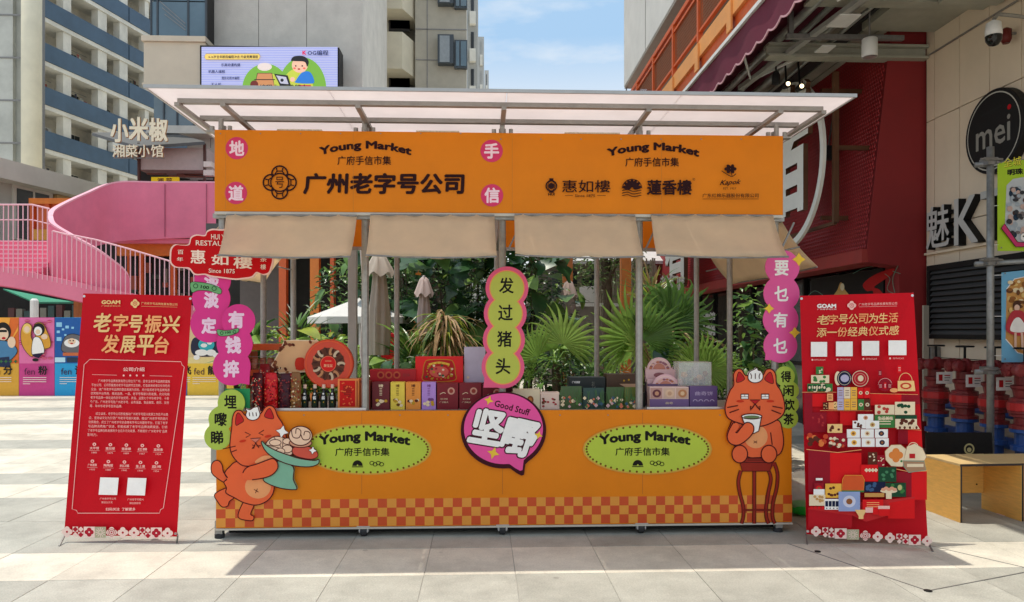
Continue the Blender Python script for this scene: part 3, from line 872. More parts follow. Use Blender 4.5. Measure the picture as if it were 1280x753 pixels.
# round speech bubble
t = thing('speech_bubble_sign', 'round pink speech bubble board reading Good Stuff 坚嘢 in the middle of the counter', 'cut-out board', P(630, 545, YS-0.02))
c = Canvas(board_at(YS-0.002), NF, tr=(570, 480, 6.275))
DK = ink(60, 8, 22)
bub = ell(372, 362, 334, 300, n=60)
pts = [p for p in bub if not (425 < p[0] < 545 and p[1] > 500)]
i0 = next(i for i in range(len(pts)) if pts[i][0] <= 425 and pts[i][1] > 500 and pts[i-1][0] >= 545)
pts = pts[:i0] + [(543, 630), (533, 712), (512, 718), (470, 695), (425, 662)] + pts[i0:]
c.slab(pts, DK, 0.0, 0.012); c.flush('board', t)
pp = [(372+(x-372)*0.925, 352+(y-362)*0.925-2) for x, y in pts]
c.poly(pp, mat('bubble_pink', RGB(232, 70, 150), 0.42, 0.06, 4)); c.flush('pink_face', t)
c.text('Good Stuff', 441, 187, 285, 52, DK, bold=0.025, rot=0.27); c.flush('lettering', t)
for m_, b_ in ((DK, 0.085), (WH, 0.045)):
    e = (b_-0.045)*1.6
    c.text('坚', 248, 338, 265*(1+e), 285*(1+e), m_, bold=b_, rot=0.16, shear=0.1); c.text('嘢', 497, 420, 270*(1+e), 300*(1+e), m_, bold=b_, rot=0.22, shear=0.1)
    if m_ == DK: c.flush('lettering_outline', t)
c.flush('lettering', t)
for x, y, r in ((258, 128, 38), (293, 540, 50), (646, 400, 34)): c.poly(star4(x, y, r, 0.42, 0.3), YEL)
c.flush('sparkles', t)
# red cloud sign
t = thing('restaurant_sign', 'red cloud shaped sign reading 惠如樓 Since 1875 with a pale rim at the stall left end', 'sign', P(275, 345, 5.165))
c = Canvas(board_at(5.165), NF, tr=(200, 280, 6.273))
cl = [(75,255),(82,195),(115,162),(165,165),(222,160),(240,105),(285,83),(350,88),(368,55),(410,38),(480,42),(540,38),(610,46),(650,90),(720,88),(762,120),(778,175),(830,215),(880,240),(892,285),(880,340),(862,388),(815,403),(765,385),(725,422),(655,434),(590,440),(480,426),(400,415),(350,400),(270,400),(225,352),(170,346),(112,340),(78,305)]
c.slab(sm(cl, n=4), ink(246, 200, 186), -0.010, 0.0); c.flush('board', t)
cxm, cym = 480, 245
ins = [(cxm+(x-cxm)*0.968, cym+(y-cym)*0.94) for x, y in cl]
CR = mat('cloud_sign_red', RGB(200, 4, 12), 0.5, 0.06, 4, spec=.15)
c.poly(sm(ins, n=4), CR); c.flush('red_face', t)
CM = ink(250, 222, 200)
for s_, x, y, w, h, b in (('惠', 298, 258, 118, 108, .02), ('如', 470, 285, 135, 80, .02), ('樓', 650, 302, 150, 100, .02), ('百', 162, 222, 46, 34, .01), ('年', 158, 278, 50, 32, .01), ('茶', 812, 278, 52, 40, .01), ('樓', 810, 338, 44, 40, .01), ('HUI YU LOU', 520, 105, 235, 42, .01), ('RESTAURANT', 470, 155, 375, 40, .01), ('Since 1875', 486, 370, 205, 34, .012)):
    c.text(s_, x, y, w, h, CM, bold=b, slope=0.03 if w > 60 else 0); c.flush('lettering', t)

# ================================================================ stand-up banners
BR_ = mat('banner_red', RGB(198, 6, 26), 0.5, 0.08, 2, bump=0.25, bscale=2.2, spec=0.15)
GOLD = ink(240, 196, 130); GOLD2 = ink(246, 170, 110); PNK = ink(246, 190, 180)
def banner(label, bl, br_, tl, tr_, feet):
    n = (br_-bl).cross(tl-bl).normalized()
    if n.y > 0: n = -n
    t = thing('x_banner_stand', label, 'banner', ((bl.x+br_.x)/2, (bl.y+br_.y)/2+0.05, 0))
    m_ = MB(); N = 10; vs = []; fs = []
    for j in range(N+1):
        for i in range(2):
            p = (bl if i == 0 else br_).lerp(tl if i == 0 else tr_, j/N); vs.append(p)
    a, b, d, e = bl, br_, tr_, tl
    mm = MB(); mm.prism([a, b, d, e], -n*0.0015); mm.build('sheet', BR_, t)
    cen = (a+b+d+e)/4 - n*0.06
    fr = MB()
    for cnr in (e, d): fr.tube([cen, cnr - n*0.012], 0.006, 8)
    for cnr, f in ((a, feet[0]), (b, feet[1])):
        fr.tube([cen, cnr - n*0.012, f], 0.006, 8)
    fr.tube([cen, (cen.x, cen.y+0.45, 0.008)], 0.006, 8)
    fr.lathe([(0.02,-.02),(0.02,.02)], cen, 8, 'y')
    fr.build('x_frame', STEELD, t)
    for cnr, s in ((a, 1), (b, -1), (e, 1), (d, -1)):
        inward = ((cen-cnr).normalized())*0.022
        g = MB(); g.tube([cnr+inward+n*0.001, cnr+inward+n*0.004], 0.009, 10); g.tube([cnr+inward, cnr - n*0.012], 0.004, 6)
        g.build('corner_grommet', ALU, t)
    return t, n, bl
def flower(c, x, y, r, m_, core=None):
    for k in range(4):
        a = k*PI/2+ (PI/4 if core == 'x' else 0); c.disc(x+math.cos(a)*r*0.5, y+math.sin(a)*r*0.5, r*0.5, r*0.5, m_); c.d -= c.step*0.75
    c.d += c.step
def tile_strip(c, x0, y0, x1, y1, hh):
    n = 10; cr = ink(240, 208, 196); rd = ink(176, 24, 44); gg = ink(176, 170, 140)
    for k in range(n):
        a = (k+0.5)/n; x = x0+(x1-x0)*a; y = y0+(y1-y0)*a; w = (x1-x0)/n
        kind = 'fqrsofsqrf'[k] if k != 6 else 'f'
        if kind == 'f': flower(c, x, y, hh*0.5, cr); c.disc(x, y, hh*.1, hh*.1, rd)
        elif kind == 'q':
            for i in (-1, 1):
                for j in (-1, 1):
                    if i*j > 0: c.rect(x+i*w*.25-w*.24, y+j*hh*.25-hh*.24, x+i*w*.25+w*.24, y+j*hh*.25+hh*.24, cr)
                    flower(c, x+i*w*.25, y+j*hh*.25, hh*0.22, rd if i*j > 0 else cr)
        elif kind == 'r': c.rect(x-w*.49, y-hh*.5, x+w*.49, y+hh*.5, cr); flower(c, x, y, hh*0.42, rd); c.disc(x, y, hh*.08, hh*.08, cr)
        elif kind == 's':
            c.rect(x-w*.49, y-hh*.5, x+w*.49, y+hh*.5, gg)
            for q in range(12):
                a2 = q*PI/6; c.stroke([(x+math.cos(a2)*hh*.12, y+math.sin(a2)*hh*.12), (x+math.cos(a2)*hh*.46, y+math.sin(a2)*hh*.46)], hh*.05, cr); c.d -= c.step*.9
        else:
            flower(c, x, y, hh*0.5, cr); c.stroke(ell(x, y, hh*.34), hh*.05, rd, True).stroke(ell(x, y, hh*.2), hh*.05, rd, True).disc(x, y, hh*.08, hh*.08, rd)
    c.flush('patterned_border', t_cur)
pl_ = lambda a, b, Y: P(a, b, Y)
# left banner
bl = G(80, 669, 0.05); br_ = G(221, 671, 0.05)
tl = P(104, 367, 5.27); tr_ = P(240, 370, 5.22)
t, n, p0 = banner('red stand-up banner reading 老字号振兴发展平台 with small company text, left of the stall', bl, br_, tl, tr_, (G(74, 683), G(221, 679)))
t_cur = t
c = Canvas(plane_px(p0, n), n, tr=(90, 360, 6.84))
c.text('GOAM', 333, 123, 162, 34, GOLD, bold=0.05).text('广州老字号公司', 333, 156, 160, 13, GOLD); c.flush('lettering', t)
flower(c, 540, 135, 38, GOLD); c.stroke(ell(540,135,16), 4, BR_, True); c.text('号', 540, 135, 16, 18, BR_); c.flush('emblem', t)
c.text('广州老字号品牌发展有限公司', 748, 138, 308, 22, GOLD, slope=0.04).stroke([(594,158),(902,166)], 2, GOLD); c.flush('lettering', t)
for ch, x, y, w, h in (('老', 262, 298, 150, 165), ('字', 418, 300, 125, 150), ('号', 548, 310, 120, 150), ('振', 698, 310, 140, 155), ('兴', 850, 312, 150, 150), ('发', 335, 480, 150, 160), ('展', 485, 485, 130, 150), ('平', 632, 492, 145, 175), ('台', 772, 490, 125, 150)):
    c.text(ch, x, y, w, h, GOLD2 if ch in '字振发台' else GOLD, bold=0.025, shear=0.12); c.flush('lettering', t)
c.t((80, 460, 6.275))
fr_ = [(215,-12),(755,-14),(762,8),(945,0)]
B = lambda x, y: (x, y)
c.t((0, 0, 1))
fo = [(113,449.5),(227,452.5),(228.2,456.5),(231,459),(205,635),(201.5,637),(200,641.5),(98,641.5),(96.5,638),(91,636.5),(106,456),(109,453.5)]
c.stroke(fo, 0.7, PNK, True); c.flush('frame_line', t)
c.text('公司介绍', 168, 462, 27, 5.2, PNK, bold=0.03)
c.stroke([(116,468.5),(147,469.3)], .4, PNK).stroke([(188,470),(216,470.6)], .4, PNK)
for k in range(4): c.disc(155.5+k*8.2, 469.7, 1.2, 1.2, PNK)
c.flush('lettering', t)
lines = ['    广州老字号品牌发展有限公司位于广州，是专注老字号品牌的国有', '平台公司。公司积极推动老字号品牌守正创新，打造具有岭南文化特色的', '企业，以广州老字号品牌的整合发展为目标，充分发挥老字号品牌资源', '优势和平台作用，推进品牌、一品、老字号等振兴和发展。充分利用', '老字号品牌一体化运作的平台优势，并运、运营七个中华老字号，十余', '个广东、广州老字号及广州老字号，业务涵盖、食品餐饮、商贸、文创', '等，年中华老字号百年品牌。']
lines2 = ['    成立以来，老字号公司积极推动广州老字号振兴发展工作及平台建', '设，坚持以文化为引领广州老字号振兴发展，推动广州老字号的振兴', '创新融合，成立了广州老字号协会等老字号公共服务平台，打造了老字', '号品牌消费推广促进，积极拓展了老字号品牌消费渠道，引领', '了老字号品牌创新发展的多业态多元化发展，不断提升“广州老字号”品牌', '影响力。']
for arr, y0 in ((lines, 476.5), (lines2, 517.5)):
    for k, s_ in enumerate(arr):
        y = y0 + k*5.25; xl = 116.0 - (y-476)*0.075; full = len(s_.strip()) > 20
        w = (213.5 - (y-476)*0.055 - xl)
        if not full: w = len(s_.strip())*3.1
        ind = 8 if s_.startswith(' ') else 0
        c.text(s_.strip(), xl + ind + (w-ind)/2, y + (w/100-0.5)*0.6, w-ind, 3.7, PNK, bold=0.0, res=1, slope=0.012)
c.flush('paragraphs', t)
names1 = [('太平馆','1885'),('惠如楼','1875'),('莲香楼','1889'),('红棉','1957'),('菜根香','1924')]
names2 = [('广州酒家','1935'),('陶陶居','1880'),('利口福','1940'),('皇上皇','1940'),('荔湾','1956')]
for r_, (arr, y0) in enumerate(((names1, 557), (names2, 578))):
    for k, (a, b) in enumerate(arr):
        x = 119.5 + k*20.1 - r_*1.6; y = y0 + k*0.5
        c.disc(x, y-1.5, 2.2, 2, PNK); c.disc(x, y-1.5, .9, .9, BR_)
        c.text(a, x, y+3.2, 11.5, 3.4, PNK, bold=0.02).stroke([(x-6.5, y+6.2), (x+6.5, y+6.5)], .3, PNK).text(b, x, y+8.8, 6.5, 2, PNK)
c.flush('shop_marks', t)
for x0, y0 in ((127.5, 596.5), (162, 597)):
    c.poly([(x0+1, y0), (x0+24, y0+.5), (x0+22, y0+22), (x0-1, y0+21.5)], WH); c.flush('blank_square', t)
c.text('广州老字号公司', 138, 623, 20, 2.8, PNK).text('微信公众号', 137, 627.5, 14, 2.8, PNK).text('广州老字号振兴', 172.5, 624, 20, 2.8, PNK).text('微信视频号', 172, 628.5, 14, 2.8, PNK)
c.text('扫码关注  了解更多', 154, 636, 37, 3.8, PNK, bold=0.02); c.flush('lettering', t)
c.d += 0.0005
tile_strip(c, 80.5, 664, 220.5, 665.5, 13.5)
# right banner
bl = P(1008, 668, 4.97); bl.z = 0.045; br_ = P(1160, 677, 4.83); br_.z = 0.04
bl = G(1008, 668, 0.045); br_ = G(1160, 677, 0.04)
tl = P(1000, 370, bl.y+0.16); tr_ = P(1142, 366, br_.y+0.2)
t, n, p0 = banner('red stand-up banner showing shelves of gift boxes under 老字号公司为生活添一份经典仪式感, right of the stall', bl, br_, tl, tr_, (G(1009, 681), G(1166, 690)))
t_cur = t
c = Canvas(plane_px(p0, n), n, tr=(996, 364, 7.53))
c.text('GOAM', 280, 141, 180, 40, WH, bold=0.05).text('广州老字号公司', 282, 172, 178, 14, WH); c.flush('lettering', t)
flower(c, 516, 136, 42, PNK); c.stroke(ell(516,136,18), 4, BR_, True); c.text('号', 516, 136, 18, 20, BR_); c.flush('emblem', t)
c.text('广州老字号品牌发展有限公司', 762, 122, 360, 26, PNK, slope=-0.03).stroke([(585,150),(942,142)], 2.5, PNK); c.flush('lettering', t)
l1 = '老字号公司为生活'; l2 = '添一份经典仪式感'
for k, ch in enumerate(l1): c.text(ch, 248+k*94, 272-k*3, 88 if k else 120, 92, GOLD2 if k % 3 == 1 else GOLD, bold=0.012, shear=0.1); 
c.flush('lettering', t)
for k, ch in enumerate(l2): c.text(ch, 232+k*97, 392-k*3, 92, 88 if ch != '一' else 12, GOLD2 if k % 3 == 2 else GOLD, bold=0.012, shear=0.1)
c.flush('lettering', t)
for x0, x1, y0 in ((130, 282, 481), (365, 522, 477), (608, 770, 472), (858, 1026, 467)):
    c.rect(x0, y0, x1, y0+138, WH); c.flush('blank_square', t)
    c.text('老字号公司公众号', (x0+x1)/2+8, y0+168, 105, 17, PNK).disc(x0+14, y0+168, 9, 9, PNK); c.flush('lettering', t)
# printed shelves with goods
c.t((996, 450, 6.847))
RD1, RD2, RD3 = ink(222, 16, 22), ink(150, 12, 34), ink(184, 14, 30)
def bx(x0, y0, x1, y1, col, deco=None, c2=None):
    c.rect(x0, y0, x1, y1, col)
    w, h = x1-x0, y1-y0
    if deco == 'round': c.disc((x0+x1)/2, (y0+y1)/2, min(w, h)*.32, min(w, h)*.3, c2); c.disc((x0+x1)/2, (y0+y1)/2, min(w, h)*.16, min(w, h)*.15, ink(150, 90, 50))
    if deco == 'lines':
        for k in range(3): c.stroke([(x0+w*.2, y0+h*(.3+.2*k)), (x1-w*.2, y0+h*(.3+.2*k))], h*.07, c2)
    if deco == 'dots':
        for k in range(7): c.disc(x0+w*R.uniform(.15,.85), y0+h*R.uniform(.15,.85), w*.09, w*.08, c2)
def shelf(x0, x1, y, h):
    c.rect(x0, y, x1, y+h*0.2, RD3); c.rect(x0, y+h*.2, x1, y+h, RD1); c.stroke([(x0, y), (x1, y)], 3, ink(236, 90, 70))
GN = ink(60, 122, 60); DG = ink(24, 70, 44); CRE = ink(236, 214, 180); NV = ink(18, 26, 60); LIL = ink(186, 176, 206); YB_ = ink(240, 180, 70); BRN = ink(92, 40, 24)
c.rect(130, 290, 250, 400, RD1).rect(58, 275, 130, 640, RD2).rect(365, 440, 500, 560, RD1).rect(615, 290, 890, 390, RD1).rect(890, 300, 1045, 380, RD2).rect(860, 600, 945, 720, RD2).rect(945, 600, 1062, 750, RD1).rect(60, 450, 250, 620, RD2)
c.stroke([(40,278),(335,278)], 4, GOLD2).stroke([(610,288),(1030,298)], 4, GOLD2).stroke([(195,434),(640,436)], 4, GOLD2).stroke([(850,585),(1058,602)], 4, GOLD2); c.flush('shelf_print', t)
bx(160, 60, 222, 125, GN, 'dots', CRE); bx(118, 132, 272, 200, CRE, 'dots', GN); bx(85, 205, 300, 272, GN, 'dots', CRE)
for k in range(4): c.rect(90+k*42, 215, 118+k*42, 268, DG); c.disc(104+k*42, 238, 9, 12, CRE)
c.disc(345, 160, 28, 60, CRE).disc(400, 160, 64, 68, NV).disc(403, 160, 36, 32, LIL).stroke(ell(400,160,52,56), 3, CRE, True)
c.disc(534, 162, 72, 70, ink(180, 30, 40)).stroke(ell(534,162,68,66), 5, CRE, True).disc(538, 160, 24, 26, CRE).stroke(ell(534,162,46,44), 4, ink(230,150,130), True)
bx(688, 90, 718, 140, RD2, 'lines', PNK); bx(852, 48, 884, 115, RD1, 'lines', PNK)
c.disc(745, 215, 60, 55, RD2).stroke(ell(745, 215, 58, 55, a0=PI, a1=2*PI), 3, PNK); bx(688, 200, 725, 250, RD2, 'lines', PNK); bx(735, 195, 755, 250, RD1, 'lines', WH); bx(765, 200, 802, 250, RD2, 'lines', PNK)
c.disc(820, 262, 35, 18, GOLD2); c.shape([(850,180),(990,180),(1002,270),(850,270)], GOLD, RD3, 3, False).stroke(ell(918, 180, 55, 65, a0=PI, a1=2*PI), 5, GOLD).disc(920, 225, 48, 28, ink(200,60,40)).disc(920, 225, 30, 16, GOLD)
c.flush('gift_print', t)
bx(250, 290, 300, 352, GOLD2, 'lines', BRN); bx(215, 365, 262, 425, BRN, 'dots', GOLD); bx(262, 365, 305, 425, GOLD2); bx(305, 360, 350, 425, GOLD, 'dots', BRN)
for k, cc in enumerate((LIL, CRE, YB_)):
    for r_ in range(2): bx(336+k*56, 236+r_*98, 390+k*56, 332+r_*98, cc if not (r_ and k == 1) else YB_, 'lines', ink(150, 110, 90))
for x0, cc in ((508, RD1), (562, RD1)): bx(x0, 240, x0+48, 328, cc, 'round', CRE)
for x0, cc in ((508, GN), (562, BRN)): bx(x0, 338, x0+52, 430, cc, 'round', CRE)
bx(652, 386, 818, 468, CRE, 'dots', ink(190, 60, 50)); bx(648, 472, 820, 580, GN, 'lines', CRE); c.text('生活美味', 740, 500, 130, 34, CRE, bold=.03)
bx(820, 360, 990, 470, CRE, 'dots', DG); bx(822, 472, 1005, 505, DG); bx(822, 505, 1005, 580, CRE, 'dots', BRN)
for x in (860, 900, 945, 1000): c.poly([(x-28, 590), (x, 548), (x+28, 590)], CRE); c.disc(x, 578, 10, 12, BRN)
c.flush('gift_print', t)
bx(505, 465, 635, 525, WH, 'round', ink(220,150,120)); bx(460, 520, 570, 585, WH, 'dots', BRN); bx(570, 520, 684, 588, WH, 'round', ink(210,180,120))
for r_, y in enumerate((592, 668)):
    for k in range(3): bx(410+k*118+r_*6, y, 520+k*118+r_*6, y+72, WH, 'round', (YB_, CRE, NV)[k])
bx(245, 548, 370, 622, GOLD, 'dots', BRN); bx(248, 625, 405, 735, RD2, 'dots', CRE); 
for k in range(14): c.disc(90+R.uniform(0, 140), 640+R.uniform(0, 90), 22, 20, (ink(226,120,60), BRN, ink(200,70,40))[k % 3])
for k in range(10): c.disc(250+R.uniform(0, 150), 690+R.uniform(0, 50), 16, 14, (BRN, ink(200,70,40), CRE)[k % 3])
for k in range(9): c.text('福', 110+R.uniform(0, 120), 470+R.uniform(0, 90), 18, 18, ink(200, 60, 60))
c.flush('gift_print', t)
c.t((996, 550, 5.195))
c.rect(60, 62, 200, 330, RD2).rect(200, 80, 400, 330, RD1).rect(620, 200, 720, 360, RD2).rect(720, 195, 818, 380, RD1).rect(60, 440, 340, 560, RD3).rect(570, 375, 740, 500, RD1)
c.poly([(60,440),(340,480),(430,520),(570,480),(575,400),(740,370),(740,360),(60,430)], ink(206, 40, 44)); c.stroke([(48,58),(250,78),(400,60)], 4, GOLD2).stroke([(560,170),(700,200),(818,196)], 4, GOLD2); c.flush('shelf_print', t)
oc = [(550,70),(590,30),(650,28),(690,60),(700,120),(660,168),(590,165),(555,125)]
c.shape(oc, CRE, ink(190,150,110), 3, False); flower(c, 620, 95, 46, ink(222, 130, 60)); c.disc(655, 133, 7, 7, GN)
c.shape([(690,40),(740,20),(790,50),(815,105),(800,130),(670,130),(680,80)], CRE, ink(170,130,100), 3, False).stroke(ell(730,40,30,26,a0=PI,a1=2*PI), 4, CRE).rect(705, 85, 742, 115, REDP)
c.shape([(665,130),(800,135),(812,190),(700,205),(668,165)], ink(170,130,100), ink(120,160,140), 4, False); c.rect(690, 150, 795, 170, CRE)
bx(440, 75, 500, 160, BRN, 'dots', CRE); bx(500, 95, 548, 170, RD2, 'dots', CRE)
bx(395, 155, 503, 262, RD1); 
for k in range(4): flower(c, 430+k*20, 190, 12, CRE)
bx(505, 170, 620, 265, DG, 'dots', ink(70,130,90)); bx(415, 265, 550, 330, NV, 'dots', ink(60,90,130)); bx(550, 270, 680, 360, DG, 'dots', GN)
c.disc(640, 300, 14, 18, ink(200,190,130)).disc(570, 322, 54, 14, CRE).rect(552, 335, 588, 372, CRE)
for k in range(5): c.disc(535+k*18, 312-8*(k % 2), 14, 10, ink(226,160,130))
c.shape([(275,248),(290,222),(400,222),(414,250),(410,318),(272,318)], ink(214,88,40), ink(230,160,60), 3, False).rect(272, 318, 412, 330, GN).rect(415, 335, 540, 360, ink(206,150,80))
bx(105, 240, 148, 254, WH); bx(95, 270, 155, 340, RD2, 'round', RD1); bx(165, 275, 268, 365, YB_, 'dots', BRN); bx(90, 310, 160, 345, WH)
bx(62, 345, 165, 415, CRE, 'dots', ink(200,150,90)); bx(160, 372, 252, 440, WH)
for k in range(4): c.rect(164+k*22, 385, 182+k*22, 420, NV); c.disc(173+k*22, 431, 4, 4, BRN); c.rect(70+k*24, 420, 84+k*24, 436, RD1)
bx(248, 325, 384, 450, ink(150,164,206), 'round', ink(206,206,226)); bx(400, 375, 532, 440, RD1, 'lines', GOLD2)
c.poly([(350,440),(425,440),(405,480),(405,498),(375,498),(375,480)], GOLD); bx(418, 425, 466, 458, PNK); bx(465, 440, 500, 470, RD1); bx(498, 415, 572, 435, PNK); bx(502, 435, 570, 478, RD1)
c.flush('gift_print', t)
c.t((0, 0, 1)); c.d += 0.0005
tile_strip(c, 1008.5, 660.5, 1158.5, 673, 12.5)
# ================================================================ goods on the counter
ZC = ZT - 0.008
CARD = lambda r, g, b: mat('card_%d_%d_%d' % (r, g, b), tuple(min(.8, q*1.3) for q in RGB(r, g, b)), 0.4, 0.08, 9, spec=0.3)
def frontcanvas(Y, tr=(0, 0, 1)): return Canvas(plane_px((0, Y, 0), NF), NF, tr=tr, d=0.0006)
def gift_box(label, px0, px1, py0, Y, col, depth=0.09, py1=None, cat='gift box', deco=None, lid=None, group=None, name='gift_box', side=None):
    a = P(px0, py0, Y); b = P(px1, py0, Y)
    z0 = ZC if py1 is None else PZ(px0, py1, Y)
    t = thing(name, label, cat, ((a.x+b.x)/2, Y, z0), group)
    m_ = MB(); m_.box(a.x+.001, b.x-.001, Y, Y+depth, z0, a.z); m_.build('carton', col, t, bevel=0.002)
    if lid:
        MB().box(a.x-.001, b.x+.001, Y-.0015, Y+depth+.0015, a.z-lid, a.z+.0015).build('lid', col, t, bevel=0.0015)
    c = frontcanvas(Y - (0.0015 if lid else 0))
    if deco: deco(c, px0, py0, px1, py1 or 511)
    if c.mb.v: c.flush('printed_front', t)
    return t
CRM2 = ink(238, 214, 176); YG = ink(196, 150, 40); PU = ink(120, 70, 130)
def d_cookies(col):
    def f(c, x0, y0, x1, y1):
        w = x1-x0; cx = (x0+x1)/2
        c.text('禮', cx, y0+4.5, w*.28, 3.6, col, bold=.02)
        for k in range(5): c.stroke([(cx-1.6, y0+8+k*2), (cx+1.6, y0+8+k*2)], .7, col)
        for k in range(7): c.disc(cx+R.uniform(-w*.3, w*.3), y1-7+R.uniform(-4.5, 3), 2.2, 1.8, (CRM2, YG, col)[k % 3])
    return f
def d_maroon(c, x0, y0, x1, y1):
    c.disc(x0+18, y0+10, 4.5, 4.5, ink(206,150,130)).disc(x0+18, y0+10, 2.6, 2.6, ink(150,60,50)); c.stroke(sm([(x0+4, y0+14), (x0+8, y0+12), (x0+11, y0+13)], False), .7, CRM2)
    c.text('伍仁月饼', x0+9, y0+20, 9, 2, CRM2).text('广式糕点', x0+9, y0+24, 11, 2, CRM2)
def d_round(c, x0, y0, x1, y1):
    cx = (x0+x1)/2
    c.shape([(cx-18,y0+8),(cx-12,y0+4),(cx+12,y0+4),(cx+18,y0+8),(cx+20,y0+20),(cx+18,y0+30),(cx-18,y0+30),(cx-20,y0+20)], REDP, YG, .8)
    c.stroke(sm([(cx-13,y0+10),(cx,y0+7.5),(cx+13,y0+10)], False), 2.6, ink(236,190,70)).disc(cx, y0+19, 12, 7, ink(220,96,80))
    for k in range(22): c.disc(cx+R.uniform(-17, 17), y0+R.uniform(11, 29), 1.6, 1.4, (YG, CRM2, ink(180,40,60), ink(60,90,60))[k % 4])
    for k in range(18):
        a = 2*PI*k/18; c.disc(cx+15*math.cos(a), y0+18+10*math.sin(a), .9, .9, YG)
def d_lowbox(c, x0, y0, x1, y1):
    for k in range(3): c.disc(x0+14+k*10, y0+7, 4.6, 4.6, ink(196,90,60)).disc(x0+14+k*10, y0+7, 2.6, 2.6, RD2)
    c.text('月饼', x0+46, y0+7, 9, 4, ink(150,60,60))
def d_flowers(base):
    def f(c, x0, y0, x1, y1):
        for k in range(16): flower(c, R.uniform(x0+2, x1-2), R.uniform(y1-14, y1-2), R.uniform(1.4, 2.6), (CRM2, ink(214,120,90), ink(90,130,70), ink(210,170,170), ink(60,90,110))[k % 5])
        for k in range(8):
            x = R.uniform(x0+1, x1-1); c.stroke([(x, y1-8), (x+R.uniform(-3, 3), y0+R.uniform(1, 6))], .7, ink(70,104,60))
    return f
def d_dots(c, x0, y0, x1, y1):
    for k in range(11): c.disc(R.uniform(x0+3, x1-3), R.uniform(y0+3, y1-3), 1.6, 1.2, (ink(170,50,60), ink(110,60,40))[k % 2])
gift_box('dark maroon carton with cream pastries, left of the yellow carton', 465, 487, 478, 5.30, CARD(92, 22, 30), deco=d_cookies(CRM2), group='slim cartons in a row')
gift_box('yellow slim carton between the maroon and orange cartons', 488, 506, 478, 5.30, CARD(232, 180, 66), deco=d_cookies(ink(110,70,20)), group='slim cartons in a row')
gift_box('orange slim carton between the yellow and lilac cartons', 507, 526, 478, 5.30, CARD(232, 128, 50), deco=d_cookies(BRN), group='slim cartons in a row')
gift_box('lilac slim carton beside the orange carton', 527, 545, 478, 5.30, CARD(160, 120, 186), deco=d_cookies(PU), group='slim cartons in a row')
gift_box('maroon mooncake box directly right of the lilac carton', 546, 573, 479, 5.30, CARD(110, 14, 28), deco=d_maroon, group='maroon mooncake boxes')
gift_box('maroon mooncake box second to the right of the lilac carton', 574, 602, 479, 5.30, CARD(110, 14, 28), deco=d_maroon, group='maroon mooncake boxes')
gift_box('maroon mooncake box half hidden behind the round speech bubble sign', 603, 628, 481, 5.30, CARD(104, 14, 28), deco=d_maroon, group='maroon mooncake boxes')
# back row stands on a riser
rz = PZ(500, 479, 5.45)
tt = thing('display_riser', 'dark red cloth covered riser under the back row of gift boxes', 'display riser', (P(545,500,5.5).x, 5.5, ZC))
MB().box(PX(462,5.43), PX(640,5.43), 5.43, 5.65, ZC, rz).build('riser_board', CARD(70, 12, 22), tt, bevel=.003)
gift_box('long low red box with three round cakes standing behind the slim cartons', 462, 520, 462, 5.45, CARD(160, 14, 26), py1=479, depth=.12, deco=d_lowbox)
gift_box('large bright red gift box with a golden festive picture in the back row', 519, 579, 446, 5.47, CARD(206, 16, 20), py1=479, depth=.10, deco=d_round)
gift_box('pale grey lilac upright gift box behind the maroon boxes', 580, 607, 434, 5.5, CARD(176, 168, 186), py1=479, depth=.08, deco=lambda c, a, b, d, e: c.disc(a+5, e-7, 1.6, 1.6, CRM2))
# left bay
gift_box('small red patterned gift box with orange sides beside the soy bottles', 422, 449, 474, 5.28, CARD(206, 120, 60), depth=.12,
    deco=lambda c, a, b, d, e: (c.rect(a+2.5, b+2, d-5, e-2.5, ink(206, 24, 20)), c.text('粤', a+12, b+15, 12, 16, ink(160,30,20), bold=.02), [c.disc(a+R.uniform(4, 20), b+R.uniform(4, 32), 1, .9, ink(236,110,60)) for _ in range(22)], c.stroke([(d-2.5, b+2), (d-2.5, e-3)], 1, ink(150,50,30))))
gift_box('narrow brown edged box behind the stall post beside the patterned red box', 449, 463, 476, 5.33, CARD(120, 50, 34), depth=.1, deco=lambda c, a, b, d, e: c.rect(a+2, b+3, a+5, e-4, ink(200,110,60)))
glass = mat('bottle_glass', (0.015, 0.012, 0.01), 0.12, 0.1, 10)
capm = mat('bottle_cap', RGB(226, 190, 170), 0.4, 0.05)
proto = None
